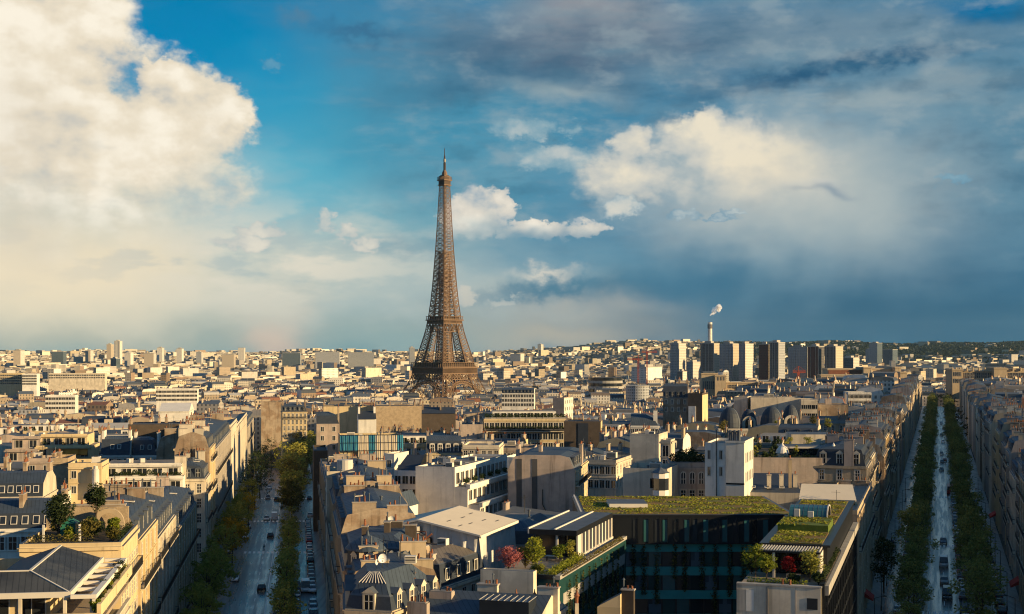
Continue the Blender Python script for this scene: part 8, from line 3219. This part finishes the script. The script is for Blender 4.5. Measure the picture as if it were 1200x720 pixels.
parked(LA, 8.2, np.arange(236, 430, 5.6), DIR_L, 'right kerb of the left avenue', 'cars parked at the right kerb of the left avenue')
parked(LA, 4.9, np.arange(232, 300, 6.0), DIR_L, 'right side of the median', 'cars parked right of the median')
parked(LA, 1.3, np.arange(232, 275, 6.2), DIR_L, 'left side of the median', 'cars parked left of the median')
parked(LA, -12.4, np.arange(228, 420, 7.4), DIR_L, 'left pavement lane behind the kerb trees', 'cars parked behind the left kerb trees')
for px, py, paint, kind, back, lab in (
        (1106, 664, 'paint_silver', 'van', 1, 'pale van driving toward us on the right avenue'),
        (1106.5, 684, 'paint_grey', 'car', 1, 'grey car just in front of the pale van'),
        (1110, 702, 'paint_black', 'van', 1, 'black van nearest on the right avenue'),
        (1114, 578, 'paint_red', 'bus', 0, 'red bus up the right avenue under the trees'),
        (1105.5, 637, 'paint_blue', 'car', 1, 'dark blue car behind the pale van'),
        (1103.5, 552, 'paint_black', 'car', 1, 'black car in the middle of the right avenue'),
        (1104, 543, 'paint_black', 'car', 1, 'second black car higher up the right avenue'),
        (1103.5, 533, 'paint_grey', 'car', 1, 'grey car higher up the right avenue'),
        (1107, 541, 'paint_red', 'car', 0, 'red car beside the black cars on the right avenue'),
        (1105, 519, 'paint_white', 'car', 1, 'small white car far up the right avenue'),
        (1103, 511, 'paint_black', 'car', 1, 'small black car far up the right avenue'),
        (1106, 503, 'paint_red', 'car', 0, 'small red car farthest up the right avenue'),
        (1103, 497, 'paint_silver', 'car', 1, 'small silver car farthest up the right avenue')):
    x, y, z = ground_at(px, py, .06)
    car(kind, paint, (x, y, z), DIR_R + (pi if back else 0), lab, 'vehicles driving on the right avenue')
parked(RA, 5.0, np.arange(232, 520, 8.0), DIR_R, 'right tree row of the right avenue', 'cars parked along the right avenue trees')
parked(RA, -7.6, np.arange(238, 520, 9.0), DIR_R, 'left service lane of the right avenue', 'cars parked in the left service lane')
parked(RA, 12.0, np.arange(230, 480, 8.5), DIR_R, 'right service lane of the right avenue', 'cars parked in the right service lane')


def person_mesh(stride, cloth):
    """one continuous body grown on a skeleton, then coloured as clothing and skin"""
    J = [(0, 0, .95), (0, 0, 1.2), (0, .02, 1.42), (0, .03, 1.52), (0, .05, 1.66), (0, .05, 1.74),
         (.10, 0, .90), (.11, stride * .5, .50), (.11, stride * .45 - .02, .08), (.11, stride * .45 + .14, .04),
         (-.10, 0, .90), (-.11, -stride * .35, .50), (-.11, -stride - .02, .10), (-.11, -stride + .12, .04),
         (.19, .0, 1.40), (.25, -stride * .3, 1.13), (.24, -stride * .3 + .14, .90), (.24, -stride * .3 + .18, .80),
         (-.19, .0, 1.40), (-.25, stride * .3, 1.13), (-.24, stride * .3 + .14, .90), (-.24, stride * .3 + .18, .80)]
    Ed = [(0, 1), (1, 2), (2, 3), (3, 4), (4, 5), (0, 6), (6, 7), (7, 8), (8, 9), (0, 10), (10, 11), (11, 12), (12, 13), (2, 14), (14, 15), (15, 16), (16, 17), (2, 18), (18, 19), (19, 20), (20, 21)]
    Rd = [.15, .14, .14, .06, .10, .07, .10, .07, .05, .04, .10, .07, .05, .04, .07, .05, .04, .035, .07, .05, .04, .035]
    me = bpy.data.meshes.new('body')
    me.from_pydata(J, Ed, [])
    o = bpy.data.objects.new('body', me)
    COL.objects.link(o)
    o.modifiers.new('skin', 'SKIN')
    if not me.skin_vertices:
        pass
    for v, r in zip(me.skin_vertices[0].data, Rd):
        v.radius = (r, r)
    me.skin_vertices[0].data[0].use_root = True
    o.modifiers.new('smooth', 'SUBSURF').render_levels = 1
    bpy.context.view_layer.update()
    ev = o.evaluated_get(bpy.context.evaluated_depsgraph_get())
    m2 = bpy.data.meshes.new_from_object(ev)
    bpy.data.objects.remove(o)
    m2.materials.clear()
    for m in (cloth, 'dark_cloth', 'skin'):
        m2.materials.append(M[m])
    for p in m2.polygons:
        z, x = p.center.z, abs(p.center.x)
        p.material_index = 2 if z > 1.5 or (x > .2 and z < .86) else (1 if z < .93 and x < .2 else 0)
    return m2


PB = []
for stride, cloth in ((.28, 'dark_cloth'), (.10, 'blue_cloth')):
    PB.append(person_mesh(stride, cloth))
mb = MB('bark'); mb.lathe(0, .04, [(.105, 1.64), (.115, 1.70), (.085, 1.79), (.01, 1.83)], 10, 'bark')
HAIR = mesh_from(mb, 'hair')
for k, (px, py, axis, dz, lab, g) in enumerate((
        (309.5, 646, None, .06, 'person in dark clothes walking over the crossing of the left avenue', None),
        (1040, 640, 'R', .2, 'first person of the dark group on the left pavement of the right avenue', 'people on the pavement of the right avenue'),
        (1042.5, 641, 'R', .2, 'second person of the dark group on the left pavement of the right avenue', 'people on the pavement of the right avenue'),
        (1045, 639.5, 'R', .2, 'third person of the dark group on the left pavement of the right avenue', 'people on the pavement of the right avenue'),
        (1047, 641.5, 'R', .2, 'fourth person of the dark group on the left pavement of the right avenue', 'people on the pavement of the right avenue'),
        (1044, 585, 'R', .2, 'person alone farther up the left pavement of the right avenue', 'people on the pavement of the right avenue'))):
    x, y, z = ground_at(px, py, dz)
    o = link('person', PB[k % 2], None, (x, y, z), (1.4, .3, 2.8, .2, 3.3, .4)[k], None)
    tag(o, lab, 'person', g)
    link('hair', HAIR, o)


def awning(label, axis, a, y, L, out, mat, z):
    th0 = DIR_R if axis is RA else DIR_L
    root_ = MB(mat)
    x = axis(y, a)
    s = out
    root_.quad((0, 0, z + 1.2), (0, L, z + 1.2), (s, L, z), (s, 0, z), mat)
    root_.quad((s, 0, z), (s, L, z), (s, L, z - .35), (s, 0, z - .35), mat)
    root_.poly([(0, 0, z + 1.2), (s, 0, z), (s, 0, z - .35), (0, 0, z + .4)], mat)
    root_.poly([(0, L, z + 1.2), (s, L, z), (s, L, z - .35), (0, L, z + .4)], mat)
    o = root_.build('shop_awning', None, (x, y, gz(x, y) + .1)); o.rotation_euler = (0, 0, th0)
    tag(o, label, 'awning')


awning('large red shop awning on the right fronts of the right avenue', RA, 16.1, 276, 6, -1.7, 'red_canvas', 3.0)
awning('red shop awning higher up the right fronts of the right avenue', RA, 16.1, 390, 7, -1.7, 'red_canvas', 3.0)
awning('small teal awning on the left fronts of the right avenue', RA, -13.9, 330, 5, 1.6, 'paint_green', 3.0)
awning('dark red awning low on the left fronts of the right avenue', RA, -13.9, 262, 5, 1.6, 'red_canvas', 3.0)


def street_lamp(x, y, rz, label, group):
    root = thing('street_lamp', label, 'street lamp', (x, y, gz(x, y) + .15), rz, group)
    mb = MB('iron_rail'); mb.lathe(0, 0, [(.16, 0), (.14, .8), (.08, 1.0), (.06, 7.4)], 8, 'iron_rail'); mb.beam((0, 0, 7.4), (1.6, 0, 7.9), .09, 'iron_rail')
    p = mb.build('pole', root)
    mb = MB('iron_rail', 'lamp_glass'); mb.lathe(1.7, 0, [(.05, 8.0), (.3, 7.85), (.32, 7.75)], 8, 'iron_rail'); mb.lathe(1.7, 0, [(.30, 7.74), (.16, 7.55), (.01, 7.5)], 8, 'lamp_glass')
    return root, [(p, []), (mb.build('lamp_head', root), [])]


LP = None
for k, y in enumerate((238, 266, 294, 322, 350, 386, 420, 460)):
    for a, rz, nm in ((-10.9, DIR_R, 'left'), (13.1, DIR_R + pi, 'right')):
        lab = '%s slim street lamp up the %s pavement of the right avenue' % (nth(k + 1), nm)
        if LP is None:
            LP = street_lamp(RA(y, a), y, rz, lab, 'street lamps of the right avenue')
        else:
            copy_tree(LP[0], LP[1], (RA(y, a), y, gz(RA(y, a), y) + .15), rz, lab)
# ------------------------------------------------------------------ the air
def haze(density=1.5e-5):
    m = bpy.data.materials.new('haze')
    m.use_nodes = True
    n = NT(m.node_tree)
    m.node_tree.nodes.remove(m.node_tree.nodes['Principled BSDF'])
    v = n.node('ShaderNodeVolumePrincipled')
    v.inputs['Color'].default_value = (0.42, 0.70, 0.95, 1)
    v.inputs['Density'].default_value = density
    v.inputs['Anisotropy'].default_value = 0.0
    m.node_tree.links.new(v.outputs[0], m.node_tree.nodes['Material Output'].inputs['Volume'])
    MATS['haze'] = m
    mb = MB('haze')
    mb.box(-14000, 14000, -14000, 14200, -36, 330, 'haze', bottom=True)
    tag(mb.build('haze'), kind='stuff')


haze()
